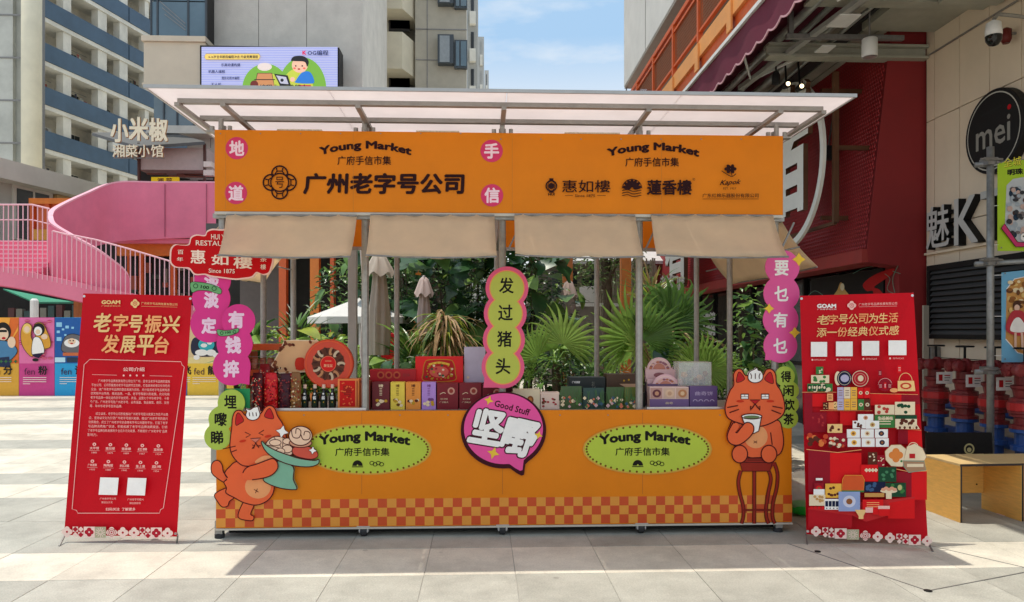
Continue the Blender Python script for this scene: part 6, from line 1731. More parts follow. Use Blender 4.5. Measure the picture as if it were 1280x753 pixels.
# outer string/fascia of the lower ramp
YA = 20.75
st_t = [(-90,327,YA),(0,333.5,YA),(60,345,YA),(110,356,YA),(165,367,YA+.2),(240,382,YA+.8),(330,398,22.5)]
st_b = [(-90,350,YA),(0,357,YA),(60,368,YA),(110,379,YA),(165,390,YA+.2),(240,404,YA+.8),(330,418,22.5)]
t = ramp
o, A3 = ribbon(st_t, st_b, 'outer_string', th=.1)
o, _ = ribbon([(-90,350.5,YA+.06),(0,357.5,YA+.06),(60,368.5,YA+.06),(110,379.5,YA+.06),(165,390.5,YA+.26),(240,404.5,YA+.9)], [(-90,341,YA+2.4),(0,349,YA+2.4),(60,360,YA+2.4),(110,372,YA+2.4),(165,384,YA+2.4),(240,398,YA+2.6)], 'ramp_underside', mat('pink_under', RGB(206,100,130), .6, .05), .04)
# railing with white bars: top rail descends left to right
rail_m = mat('pale_pink_rail', RGB(240,184,196), .4, .05)
def rail_y(px):   # pixel row of the handrail
    q = [(-60,250),(0,256),(40,256),(65,262),(90,294),(120,300),(160,311),(210,326),(240,338),(262,350),(300,372)]
    for (a, ya), (b, yb) in zip(q, q[1:]):
        if a <= px <= b: return ya+(yb-ya)*(px-a)/(b-a)
def str_y(px):
    q = [(-90,327),(0,333.5),(60,345),(110,356),(165,367),(240,382),(330,398)]
    for (a, ya), (b, yb) in zip(q, q[1:]):
        if a <= px <= b: return ya+(yb-ya)*(px-a)/(b-a)
YRl = YA-.06
hr = []
for px in list(range(66, 301, 6)):
    hr.append(P(px, rail_y(px) if px > 88 else 289+ (px-66)*.25, YRl))
hr2 = [P(px, rail_y(px), YRl) for px in (-60, 0, 40, 62)]
MB().tube(hr, .022, 6).build('handrail', rail_m, ramp)
MB().tube(hr2, .022, 6).build('handrail', rail_m, ramp)
MB().tube([P(px, rail_y(px)+19, YRl) for px in (-60, 0, 40, 62)], .015, 6).build('handrail', rail_m, ramp)
px = -20.0; bar_me = None
while px < 296:
    ty = rail_y(px) if (px < 62 or px > 88) else 289+(px-66)*.25
    p1, p2 = P(px, ty, YRl), P(px, str_y(px)+6, YRl)
    MB().bar(p1, p2, .021).build('baluster', rail_m, ramp)
    px += 6.1
# columns & dark shop under the ramp
t = thing('under_ramp_shop', 'dark shop space under the pink ramp with orange beam and red posts', 'shop', P(200, 460, 27))
MB().box(PX(120,27), PX(290,27), 27, 30, 0, PZ(200,301,27)).build('back_wall', DARKGAP, t)
MB().box(PX(146,26.4), PX(300,26.4), 26.4, 26.6, PZ(200,320,26.4), PZ(200,303,26.4)).build('orange_beam', orp, t)
for px, w in ((176, 5), (216, 6), (160, 2), (252, 6)):
    MB().box(PX(px-w/2,26.2), PX(px+w/2,26.2), 26.2, 26.38, 0, PZ(200,320,26.2)).build('post', orp2, t)
for k in range(16):
    x = R.uniform(150, 280); y = R.uniform(322, 380); w = R.uniform(3, 12)
    p = P(x, y, 26.8); MB().box(p.x, p.x+w*.028, 26.7, 26.85, p.z, p.z+R.uniform(.02, .5)).build('shop_fitting', (CARD(120,110,100), CARD(60,70,60), CARD(150,80,60))[k % 3], t)
t = thing('ground_floor_shop', 'dark ground floor shop with small green awning behind the hoarding at far left', 'shop', P(60, 460, 26))
MB().box(PX(-60,27), PX(118,27), 27, 30, 0, PZ(50,340,27)).build('back_wall', DARKGAP, t)
MB().box(PX(92,23), PX(98,23), 23, 23.2, 0, PZ(95,372,23)).build('post', mat('brown_post', RGB(176,110,60), .6), t)
m_ = MB(); a, b, c_, d_ = P(4, 363, 24), P(96, 378, 24), P(100, 392-8, 22.8), P(50, 382, 22.8)
m_.prism([P(4,361,24.5), P(70,374,24.5), P(96,378,23.2), P(44,378,23.2)], (0,0,-.04)); m_.build('awning', mat('teal_awning', RGB(60,160,130), .6), t)
for k in range(9):
    p = P(10+k*10, 385+R.uniform(-6, 4), 26); MB().box(p.x, p.x+.2, 26, 26.2, 0, p.z).build('display_stand', (CARD(90,60,60), CARD(120,120,110), CARD(60,80,80))[k % 3], t)
p = P(58, 395, 19); MB().lathe([(.09,0),(.09,.45),(.05,.5)], (p.x, 18.5, PZ(58,398,18.5)-.02), 10).build('white_post', WHITE, t)

# ================================================================ left podium building
conc = mat('grey_render', (.42,.42,.38), .75, .15, .6, bump=.08, bscale=8); concl = mat('light_render', (.56,.55,.49), .75, .12, .5); beige = mat('beige_render', (.78,.72,.56), .75, .1, .6)
dirv = ray(820, 415); dirv.z = 0; dirv.normalize(); nrv = Vector((-dirv.y, dirv.x, 0))
def frame(px, Y): 
    o_ = P(px, 415, Y); o_.z = 0
    return Matrix(((dirv.x, nrv.x, 0, o_.x), (dirv.y, nrv.y, 0, o_.y), (0, 0, 1, 0), (0, 0, 0, 1)))
t = thing('podium_building', 'grey two storey podium building with one dark window behind the pink stair', 'building', P(0, 415, 28))
Mp = frame(0, 28.0); ztp = PZ(0, 197, 28); zbp = PZ(0, 222, 28)
MB(Mp).box(-12, 7.2, 0, 6, zbp, ztp).build('fascia', concl, t)
MB(Mp).box(-12, 7.0, .7, 6, 0, zbp-.003).build('wall', conc, t)
w0, w1 = 1.35, 2.9
MB(Mp).box(w0-.15, w1+.2, .62, .698, PZ(60,298,29), PZ(60,229,29)).build('window_frame', concl, t)
MB(Mp).box(w0, w1, .60, .618, PZ(60,296,29), PZ(60,233,29)).build('window_pane', mat('window_dark', (.03,.035,.04), .1, .1), t)
MB(Mp).box((w0+w1)/2-.04, (w0+w1)/2+.04, .57, .599, PZ(60,296,29), PZ(60,233,29)).build('mullion', concl, t)
MB(Mp).box(w1+.3, w1+4, .5, .69, PZ(80,262,30), PZ(80,236,30)).build('timber_sign_board', mat('pale_timber', RGB(176,150,104), .6, .15, 4), t)
t = thing('orange_kiosk', 'orange framed kiosk with mesh side behind the pink stair', 'kiosk', P(70, 415, 26.5))
MB().box(PX(40,27.2), PX(92,27.2), 27.2, 28.4, PZ(60,300,27.2), PZ(60,255,27.2)).build('mesh_side', mat('orange_mesh', RGB(214,110,66), .6, .2, 30), t)
for px in (41, 60, 78, 91): MB().bar(P(px,302,27.1), P(px,252,27.1), .14).build('post', orp2, t)
MB().bar(P(38,252,27.1), P(94,252,27.1), .2).build('beam', orp, t)
MB().box(PX(40,26.6), PX(66,26.6), 26.6, 27, PZ(60,300,26.6), PZ(60,287,26.6)).build('ledge', mat('yellow_ledge', RGB(214,150,60), .6), t)

# ================================================================ apartment block with blue balconies
t = thing('balcony_apartment_block', 'white apartment block with blue balcony parapets receding at the upper left', 'building', P(54, 415, 50))
apt = t
Ma = frame(53.5, 50.0); FH = 53.4/925*50.0/ (1.0)
zt0 = PZ(53.5, 53.5, 50)      # top of a parapet at the left edge
whc = mat('white_render_old', (.78,.75,.67), .75, .15, .8); bl_ = mat('slate_blue_parapet', (.075,.13,.20), .55, .15, .8); wind = mat('window_dark', (.03,.035,.04)); inner = mat('balcony_recess', (.66,.61,.51), .8, .2, 1)
Lf = 26.0
MB(Ma).box(0, Lf, 1.5, 14, 0, zt0+5.2*FH).build('rear_wall', inner, t)
# bay positions along the facade from pixel columns
def along(px):
    # intersection of the pixel column with the facade line
    d = ray(px, 415); o_ = Ma.col[3].to_3d(); 
    # solve o + s*dirv = k*d
    det = dirv.x*(-d.y) - (-d.x)*dirv.y
    return (-(o_.x)*(-d.y) - (-d.x)*(-(o_.y)))/det
for k in range(-4, 4):
    zt = zt0 - k*FH
    if zt < 1: continue
    ph = FH*.40
    MB(Ma).box(.0, along(159)-.06, -.16, -.02, zt-ph, zt).build('parapet', bl_, t)
    MB(Ma).box(along(159)+.06, Lf, -.16, -.02, zt-ph, zt).build('parapet', bl_, t)
    MB(Ma).box(-.05, Lf, -.10, 1.5, zt-ph-.32, zt-ph-.02).build('floor_slab', whc, t)
    for p0, p1 in ((53.5, 55), (79, 89), (122.5, 133.5), (149.5, 159.5), (181, 186), (205, 211), (226, 231)):
        a, b = along(p0), along(p1)
        MB(Ma).box(a, b, .0, .55, zt-ph, zt-ph+FH-.33).build('pillar', whc, t)
    bays = ((55, 79), (89, 122.5), (133.5, 149.5), (159.5, 181), (186, 205))
    for i, (p0, p1) in enumerate(bays):
        a, b = along(p0)+.15, along(p1)-.15
        n = 2 if b-a > 2 else 1
        for q in range(n):
            u = a+(b-a)*(q+.55)/n + R.uniform(-.15, .15); w = (b-a)/n*R.uniform(.3, .42); hgt = R.choice((1.15, 1.75))
            fr_ = MB(Ma).box(u-w-.06, u+w+.06, 1.42, 1.498, zt-ph+ (.05 if hgt > 1.5 else .65), zt-ph+2.05).build('window_frame', whc, t)
            MB(Ma).box(u-w, u-.03, 1.38, 1.418, zt-ph+(.1 if hgt > 1.5 else .72), zt-ph+1.98).box(u+.03, u+w, 1.38, 1.418, zt-ph+(.1 if hgt > 1.5 else .72), zt-ph+1.98).build('pane', wind, fr_)
        if R.random() < .35:
            u = a+(b-a)*R.uniform(.1, .8); fz = zt+R.uniform(-.3, .2)
            f_ = MB(Ma).box(u, u+.75, 1.0, 1.36, fz, fz+.5).build('air_conditioner', WHITE, t); MB(Ma).lathe([(.19,.98),(.19,.999)], (u+.3, 0, fz+.25), 12, 'y').build('fan_grille', STEELD, f_)
        if R.random() < .7:   # laundry / clutter line
            cl_m = MB(Ma)
            for _ in range(5):
                u = R.uniform(a, b); cl_m.use(R.choice((CARD(90,96,90), CARD(140,60,50), CARD(190,190,180), CARD(50,80,60), CARD(60,60,70)))).box(u, u+R.uniform(.1,.35), .8, .86, zt+R.uniform(0,.25), zt+R.uniform(.4,.8))
            cl_m.use(STEELD).tube([(a, .83, zt+.82), (b, .83, zt+.82)], .02, 5); cl_m.build('laundry', None, t)
        if i in (0, 2):
            MB(Ma).box(a+.1, a+.55, -.0, .5, zt+.02, zt+.06).build('ledge', whc, t)
ac = MB(Ma); u = along(142); zz = zt0-2*FH
ac.box(u-.5, u+.5, -.35, .1, zz+.02, zz+.72).build('air_conditioner', WHITE, t, bevel=.03)
MB(Ma).lathe([(.26,-.37),(.28,-.36),(.28,-.351)], (u+.15, 0, zz+.38), 16, 'y').build('air_conditioner_fan', BLACK, t)
MB(Ma).box(-.28, -.03, -.2, .2, 0, zt0+5*FH).build('down_pipe', STEELD, t)
# stair tower: grey and beige
t = thing('stair_tower', 'grey and beige concrete tower with thin drain pipes at the far upper left', 'building', P(20, 415, 45))
YT = 44
MB().box(PX(-90,YT), PX(16,YT), YT, YT+1.6, 0, 34).build('grey_wall', mat('grey_concrete_old', (.50,.50,.46), .8, .25, .35), t)
MB().box(PX(16,YT)+.003, PX(28,YT), YT+.3, YT+1.6, 0, 34).build('grey_return', conc, t)
MB().tube([(PX(39.5,YT), YT, 0), (PX(39.5,YT), YT, 34)], (PX(51,YT)-PX(28,YT))/2, 24).build('beige_column', beige, t, smooth=True)
for k in range(12):
    z = PZ(10, 20, YT) - k*2.47
    if z < 0: break
    MB().box(PX(-90,YT), PX(28.2,YT), YT-.04, YT-.005, z, z+.09).build('course_line', STEELD, t)
    MB().bar((PX(28,YT), YT, z+.05), (PX(34,YT), YT-.3, z-.35), .06).build('pipe_stay', STEELD, t)

# ================================================================ building with glass bay, screen and canopy
YB2 = 31.0
lg = mat('light_grey_stucco', (.62,.585,.53), .8, .12, 1.2, bump=.4, bscale=22)
t = thing('grey_stucco_building', 'light grey stucco building with a glass bay and beige box behind the stall roof', 'building', (PX(340,YB2), YB2, 0))
MB().box(PX(234,YB2), PX(453,YB2), YB2, YB2+8, 0, 26).build('wall', lg, t)
for px in (263, 323, 383): MB().box(PX(px,YB2), PX(px,YB2)+.02, YB2-.004, YB2-.0005, 9, 26).build('render_joint', mat('joint_dark', (.1,.1,.1)), t)
YG = 30.0
gl = mat('blue_grey_glass', (.10,.16,.20), .06, .15, .8, spec=.9); glf = mat('slate_frame', (.05,.065,.08), .4)
cream = mat('cream_cladding', (.66,.57,.44), .7, .06, 1)
MB().box(PX(190,YG), PX(257,YG), YG+.1, YG+.95, PZ(220,46,YG), 26).build('bay_core', DARKGAP, t)
for a, b in ((189, 196), (197, 234), (235.5, 257)):
    for z0, z1 in ((PZ(220,46,YG)+.02, PZ(220,2,YG)), (PZ(220,2,YG)+.05, 18), (18.05, 22)):
        MB().box(PX(a,YG)+.02, PX(b,YG)-.02, YG+.04, YG+.09, z0, z1).build('glass_pane', gl, t)
for a in (188.5, 196.5, 235, 257): MB().box(PX(a,YG)-.03, PX(a,YG)+.03, YG, YG+.1, PZ(220,46,YG), 26).build('frame_bar', glf, t)
for k in range(3): MB().bar(P(200+k*3, 2+k*8, YG+.03), P(232, 30+k*4, YG+.03), .03).build('inner_brace', STEELD, t)
MB().box(PX(178,YG), PX(258,YG), YG-.12, YG+.97, PZ(220,53,YG), PZ(220,46.3,YG)).build('cornice', cream, t)
MB().box(PX(180,YG), PX(257,YG), YG-.02, YG+.97, PZ(220,104,YG), PZ(220,53.2,YG)).build('cream_box', cream, t)
MB().box(PX(178,YG), PX(258,YG), YG-.06, YG+.97, PZ(220,107,YG), PZ(220,104.2,YG)).build('box_base', cream, t)
MB().box(PX(184,YG), PX(275,YG), YG+.6, YG+.97, PZ(220,155,YG), PZ(220,107.3,YG)).build('lower_glass', gl, t)
for px in (197, 214, 235, 256): MB().box(PX(px,YG)-.03, PX(px,YG)+.03, YG+.55, YG+.599, PZ(220,155,YG), PZ(220,107.5,YG)).build('frame_bar', glf, t)
MB().box(PX(180,YG), PX(290,YG), YG+.2, YG+.97, PZ(220,165,YG), PZ(220,155.3,YG)).build('grey_band', lg, t)
YC2 = 28.6
t = thing('entrance_canopy', 'dark flat canopy with pinkish fascia carrying the restaurant letters', 'canopy', P(190, 180, YC2))
MB().prism([P(115,166,YC2+2.5), P(212,164,YC2+2.5), P(256,177,YC2-.3), P(172,183,YC2-.3)], (0,0,-.12)).build('canopy_slab', mat('dark_grey_metal', (.07,.07,.07), .5), t)
MB().box(PX(170,YC2), PX(256,YC2), YC2+.2, YC2+1.2, PZ(200,211,YC2), PZ(200,183.5,YC2)).build('fascia', mat('pinkish_grey_panel', (.46,.38,.36), .6, .08), t)
for px in (171.5, 254): MB().box(PX(px,YC2)-.04, PX(px,YC2)+.04, YC2+.1, YC2+.198, 0, PZ(200,178,YC2)).build('post', CARD(70,40,34), t)
MB().box(PX(172,YC2+2), PX(280,YC2+2), YC2+2, YC2+2.4, 0, PZ(200,208,YC2+2)).build('dark_opening', DARKGAP, t)
for k in range(9): 
    p = P(176+R.uniform(0, 80), 213+R.uniform(0, 12), YC2+.9); MB().bar(p, p+Vector((R.uniform(.3,1.4), 0, R.uniform(-.1,.1))), .07).build('pipework', (STEELD, CARD(110,70,60))[k % 2], t)
p = P(261, 206, YC2-.5); MB().box(p.x-.2, p.x+.1, p.y, p.y+.3, p.z-.08, p.z+.12).box(p.x-.2, p.x+.15, p.y, p.y+.3, p.z-.4, p.z-.2).build('camera_box', CARD(190,184,176), t)
t = thing('restaurant_letters', 'gold channel letters reading 小米椒 over 湘菜小馆 hanging from the dark canopy', 'sign', P(175, 190, YC2-.4))
goldl = mat('cream_gold_letter', (.95,.86,.62), .4, .05); goldd = mat('gold_letter_side', RGB(190,140,80), .5, .1)
for ch, x0, x1, y0, y1 in (('小',140,161,150,178),('米',163,186,148,176),('椒',188,210,149,177),('湘',142,157,182,197),('菜',158.5,173,182,197),('小',174.5,188,182,197),('馆',190,205,182,197)):
    a = P(x0, y1, YC2-.45); b = P(x1, y0, YC2-.45)
    letter3d(ch, a, (1,0,0), (0,0,1), (0,-1,0), b.x-a.x, b.z-a.z, .08, goldl, goldd, t, bold=.036 if y1 < 180 else .018)
MB().bar(P(142,197.8,YC2-.44), P(206,197.8,YC2-.44), .03).build('support_rail', STEELD, t)
for px in (150, 195): MB().bar(P(px,148,YC2-.40), P(px,172,YC2-.40), .03).build('hanger', STEELD, t)
t = thing('yellow_sign', 'small yellow sign box on top of the pink parapet', 'sign', P(206, 225, 27))
c = Canvas(board_at(27), NF, d=.002)
c.slab([(189,221.5),(223,221.5),(223,229.5),(189,229.5)], ink(240,206,30), -.1, 0); c.flush('panel', t); c.text('湘 菜', 206, 225.3, 19, 5.5, BRN, bold=.03); c.flush('lettering', t)

# LED screen
YL = 29.9
t = thing('video_screen', 'lit video screen advert with a cartoon boy at a laptop on green hills', 'screen', P(337, 85, YL))
a = P(250, 57, YL); b = P(424, 122, YL)
MB().box(a.x, b.x, YL, YL+.85, b.z, a.z).build('casing', BLACK, t)
def scr(r, g, b_): return mat('screen_%d_%d_%d' % (r, g, b_), RGB(r, g, b_), .4, 0, emit=RGB(r, g, b_), es=.75)
c = Canvas(board_at(YL), NF, d=.006, step=.002)
c.rect(252, 59, 422, 122, scr(180,184,226))
for k in range(21): c.stroke([(252, 60.5+k*3), (422, 60.5+k*3)], .5, scr(140,150,206)); c.d -= c.step
c.d += c.step
c.flush('screen_face', t)
sg = scr(120,176,60); sy = scr(196,206,70)
c.poly([p for p in ell(332, 111, 29, 31, n=40, a0=PI, a1=2*PI)] + [(361,122),(303,122)], sg).poly([p for p in ell(378, 112, 30, 40, n=40, a0=PI, a1=2*PI)] + [(408,122),(348,122)], sg)
c.poly([p for p in ell(336, 114, 20, 22, n=30, a0=PI, a1=2*PI)] + [(356,122),(316,122)], sy).poly([p for p in ell(372, 114, 20, 28, n=30, a0=PI, a1=2*PI)] + [(392,122),(352,122)], sy); c.flush('hills', t)
sk_ = scr(240,190,160); bk_ = scr(24,22,26)
c.shape([(322,92),(340,92),(344,112),(318,112)], scr(206,140,90), bk_, .8, False).disc(318, 106, 5, 5, scr(110,40,30)).disc(331, 84, 9, 5, scr(230,214,206)).stroke([(318,100),(344,100)], 1, bk_); c.flush('toy_cart', t)
c.shape([(370,101),(378,91),(388,91),(393,103),(386,105),(370,104)], scr(40,120,206), None)
c.disc(375, 82, 10, 9.5, sk_).shape([(364,76),(368,71),(380,71),(386,77),(384,84),(381,78),(368,77)], bk_, None).disc(370, 83, .9, 1.1, bk_).disc(378, 83, .9, 1.1, bk_).disc(368.5, 86, 1.6, 1.1, scr(236,110,90)).disc(380.5, 86, 1.6, 1.1, scr(236,110,90)).disc(374, 87, 1.6, 1, scr(170,50,40))
c.disc(366, 100, 3, 3, sk_); c.flush('cartoon_boy', t)
c.shape([(343,93),(360,95),(364,108),(350,107)], bk_, None, 1, False).shape([(345.5,95),(358,97),(361,106),(351,105)], scr(190,190,206), None, 1, False).disc(353, 101, 2, 2, bk_).stroke([(350,108),(372,110)], 2, bk_).rect(374, 107, 389, 111, scr(200,60,60)); c.flush('laptop', t)
c.shape([(258,68),(324,68),(326,71),(324,75.5),(258,75.5),(256,72)], scr(240,206,110), bk_, .4, False).text('4-16岁全年龄段编程冲击·升级竞赛课程', 292, 72, 62, 4, bk_, bold=.02); c.flush('lettering', t)
tb = scr(30,40,90)
for s_, x, y, w in (('乐高动漫构建', 289, 82, 24), ('机器人编程', 271.5, 90.3, 21), ('图形化积木编程', 289, 98.5, 22), ('无人机', 271, 106.3, 13), ('编程少儿 机器人', 355, 110.5, 60)):
    c.text(s_, x, y, w, 4 if y < 109 else 8, tb if y < 109 else bk_, bold=.02)
c.text('OG编程', 398, 67, 26, 6.5, tb, bold=.02).text('K', 381, 67, 5, 5, scr(220,40,90), bold=.05); c.flush('lettering', t)

# ================================================================ beige residential tower at centre
YD = 42.0
t = thing('beige_residential_tower', 'beige residential tower with angled balconies and blue windows right of the stucco wall', 'building', P(520, 415, YD))
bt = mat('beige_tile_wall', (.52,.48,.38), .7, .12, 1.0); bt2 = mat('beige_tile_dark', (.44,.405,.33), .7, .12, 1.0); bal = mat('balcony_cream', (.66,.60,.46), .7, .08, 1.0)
def wbox(nm, m_, x0, x1, y0, y1, Y, dp, par=None):
    return MB().box(PX(x0,Y), PX(x1,Y), Y, Y+dp, PZ((x0+x1)/2,y1,Y), PZ((x0+x1)/2,y0,Y)).build(nm, m_, par or t)
MB().box(PX(440,YD), PX(489,YD), YD, YD+12, 0, 32).build('wall', bt, t)
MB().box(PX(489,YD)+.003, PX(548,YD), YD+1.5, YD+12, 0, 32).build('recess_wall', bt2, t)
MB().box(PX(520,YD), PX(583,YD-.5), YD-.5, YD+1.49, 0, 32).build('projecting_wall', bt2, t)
for k in range(-1, 3):
    dy = 75*k
    # windows on left wall
    f = wbox('window', BLACK, 460.5, 470, 60+dy, 111+dy, YD-.25, .24)
    wbox('pane', gl, 461.5, 465, 62+dy, 109+dy, YD-.28, .028, f); 
    # slanting balcony box
    z0, z1 = PZ(500, 86+dy, YD-1.6), PZ(500, 40+dy, YD-1.6)
    x0, x1, x2 = PX(475, YD-1.6), PX(503, YD-1.6), PX(520, YD-.2)
    MB().prism([(x0, YD-1.6, z0), (x1, YD-1.6, z0), (x2, YD+.0, z0), (x2, YD+1.4, z0), (x0, YD-.02, z0)], (0, 0, z1-z0)).build('balcony', bal, t)
    wbox('balcony_opening', DARKGAP, 488, 512, 86+dy, 111+dy, YD-.1, .09)
    wbox('balcony_opening', DARKGAP, 486, 512, 4+dy, 39+dy, YD-.1, .09)
    # bay windows
    f = MB().box(PX(547,YD-1), PX(567,YD-1), YD-1, YD-.505, PZ(555,79+dy,YD-1), PZ(555,43+dy,YD-1)).build('bay_window', glf, t)
    MB().box(PX(549.5,YD-1.05), PX(562,YD-1.05), YD-1.05, YD-1.003, PZ(555,78+dy,YD-1), PZ(555,45+dy,YD-1)).build('pane', mat('pale_glass', (.28,.31,.33), .15, .1), f)
    f = MB().box(PX(568,YD-.8), PX(584,YD-.8), YD-.8, YD-.505, PZ(575,85+dy,YD-.8), PZ(575,50+dy,YD-.8)).build('bay_window', glf, t)
    MB().box(PX(570,YD-.85), PX(574,YD-.85), YD-.85, YD-.803, PZ(575,83+dy,YD-.8), PZ(575,52+dy,YD-.8)).box(PX(576,YD-.85), PX(583,YD-.85), YD-.85, YD-.803, PZ(575,83+dy,YD-.8), PZ(575,52+dy,YD-.8)).build('pane', gl, f)
    MB().box(PX(520,YD-.5)-.02, PX(583,YD-.5)+.02, YD-.53, YD-.503, PZ(555,41+dy,YD)-.06, PZ(555,41+dy,YD)).build('floor_joint', STEELD, t)
    MB().box(PX(520,YD-.5)-.02, PX(583,YD-.5)+.02, YD-.53, YD-.503, PZ(555,79+dy,YD)-.05, PZ(555,79+dy,YD)).build('floor_joint', STEELD, t)
MB().box(PX(533.5,YD-.5), PX(533.5,YD-.5)+.05, YD-.53, YD-.503, 0, 32).build('vertical_joint', STEELD, t)
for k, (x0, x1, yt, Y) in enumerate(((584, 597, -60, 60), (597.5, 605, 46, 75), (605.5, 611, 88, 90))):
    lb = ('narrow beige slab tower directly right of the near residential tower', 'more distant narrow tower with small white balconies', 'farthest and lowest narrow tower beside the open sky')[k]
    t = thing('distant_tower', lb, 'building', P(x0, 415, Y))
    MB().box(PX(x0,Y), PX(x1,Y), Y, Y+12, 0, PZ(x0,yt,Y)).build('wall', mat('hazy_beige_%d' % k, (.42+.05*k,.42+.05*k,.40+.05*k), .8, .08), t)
    zt = PZ(x0, yt, Y); n = int((zt-4)/3.0)
    for q in range(n):
        z = zt-3.0*(q+1)
        if z < 8: break
        MB().box(PX(x0,Y)+.2, PX(x1,Y)-.15, Y-.5, Y-.02, z, z+1.0).build('balcony', whc, t)
        MB().box(PX(x0,Y)+.3, PX(x1,Y)-.3, Y-.06, Y-.01, z+1.1, z+2.5).build('window', wind, t)
# ================================================================ garden behind the stall
def leafmat(name, col, tr=.35, rough=.33, var=.3):
    return mat(name, col, rough, var, 5, transl=tr)
GL1 = leafmat('leaf_bright', (.27,.44,.09)); GL2 = leafmat('leaf_mid', (.13,.25,.06)); GL3 = leafmat('leaf_dark', (.035,.085,.025)); GL4 = leafmat('leaf_yellow', (.36,.42,.05)); DRY = leafmat('leaf_dry', (.42,.28,.14), .2, .6); BARK = mat('bark', (.10,.07,.045), .85, .3, 14, bump=.5); GLS = leafmat('leaf_glossy_dark', (.035,.095,.03), .15, .22)
GLF = leafmat('leaf_fresh', (.34,.50,.12)); GLP = leafmat('leaf_pale_glint', (.50,.56,.42), .3, .25)  # pale leaves: variegated ones, also foliage highlights put in as colour
def blade(m_, p, d, L_, w, droop=.5, up=Vector((0,0,1)), n=4, fold=.25):
    d = Vector(d).normalized(); side = d.cross(up)
    if side.length < .05: side = Vector((1,0,0))
    side.normalize(); vs = []; q = Vector(p); dd = d.copy()
    for i in range(n+1):
        s = i/n; ww = w*(math.sin(PI*min(1, s*.85+.15)))**.7*(1-s*.15) if i < n else 0.001
        nn = side.cross(dd).normalized()
        vs += [q-side*ww/2+nn*ww*fold, q, q+side*ww/2+nn*ww*fold]
        dd = (dd - up*droop/n*(.4+s)).normalized(); q = q + dd*L_/n
    fs = []
    for i in range(n):
        a = i*3; fs += [(a, a+1, a+4, a+3), (a+1, a+2, a+5, a+4)]
    m_.add(vs, fs)
def fan_mesh(seed, nseg=20, Rl=.55, spread=2.6, droop=.3):
    """pleated fan: a fused ribbed centre that splits into drooping pointed fingers"""
    rr = random.Random(seed); m_ = MB(); up = Vector((0, -.35, 1)).normalized()
    r1 = Rl*.52
    def dir_(a): return Vector((math.sin(a), -.10-.10*math.cos(a*2), math.cos(a))).normalized()
    for k in range(nseg):
        a0 = -spread + 2*spread*k/nseg; a1 = a0 + 2*spread/nseg; am = (a0+a1)/2
        f = .84+.16*math.cos(am); fold = Vector((0, -.014, 0)) + Vector((0, .016, 0))
        c0 = Vector((0, 0, 0)); p0 = dir_(a0)*r1*f; p1 = dir_(a1)*r1*f; pm = dir_(am)*r1*f + Vector((0, .022, 0))
        m_.add([c0, p0, pm, p1], [(0, 1, 2), (0, 2, 3)])
        d = dir_(am); L_ = Rl*f*.56*rr.uniform(.85, 1.15); w0 = (p1-p0).length*.96; side = (p1-p0).normalized()
        q = pm.copy(); vs = [p0, pm, p1]; dd = d.copy(); dr = droop*rr.uniform(.4, 2.0)
        for i in range(1, 5):
            dd = (dd - Vector((0, 0, 1))*dr*.16*i + Vector((0, -.02*i, 0))).normalized(); q = q + dd*L_/4
            w = w0*(1-i/4.0)**.8*.5
            vs += [q-side*w+Vector((0, -.006, 0)), q, q+side*w+Vector((0, -.006, 0))]
        fs = []
        for i in range(4):
            a = i*3; fs += [(a, a+1, a+4, a+3), (a+1, a+2, a+5, a+4)]
        m_.add(vs, fs)
    return m_
fan_src = []
for k in range(4):
    o = fan_mesh(20+k, 18+k, .55, (1.75, 2.0, 1.6, 1.9)[k], (.2, .45, .3, .6)[k]).build('frond', (GL1, GLF, GL2, GL1)[k], None); fan_src.append(o.data); bpy.data.objects.remove(o)
fan_dry = []
o = fan_mesh(77, 15, .5, 1.4, 1.4).build('frond', DRY, None); fan_dry.append(o.data); bpy.data.objects.remove(o)
fan_dark = []
for k in range(2):
    o = fan_mesh(30+k, 22, .55, 2.5, .8).build('frond', GL2, None); fan_dark.append(o.data); bpy.data.objects.remove(o)
def aim_to(o, direction, roll=0.0, s=1.0):
    d = Vector(direction).normalized()
    q = Vector((0, 0, 1)).rotation_difference(d)
    o.rotation_mode = 'QUATERNION'
    from mathutils import Quaternion
    o.rotation_quaternion = q @ Quaternion((0, 0, 1), roll)
    o.scale = (s, s, s)
def fan_palm(label, base, height, fronds, meshes, seed):
    """fronds: list of (target point, direction, scale)"""
    rr = random.Random(seed); base = Vector(base)
    t = thing('fan_palm', label, 'palm', base)
    crown = base + Vector((0, 0, height))
    MB().tube([base, base.lerp(crown, .5)+Vector((.02, 0, 0)), crown], [.075, .06, .05], 9).build('trunk', BARK, t)
    for i, (p, d, s) in enumerate(fronds):
        me = meshes[i % len(meshes)]
        o = bpy.data.objects.new('frond', me); COL.objects.link(o); o.parent = t; o.location = p - base
        aim_to(o, d, rr.uniform(-.4, .4), s)
        st_ = MB().tube([crown, crown.lerp(p, .55)+Vector((0, 0, .06)), p], [.012, .009, .006], 5).build('leaf_stalk', GL1, t)
    return t
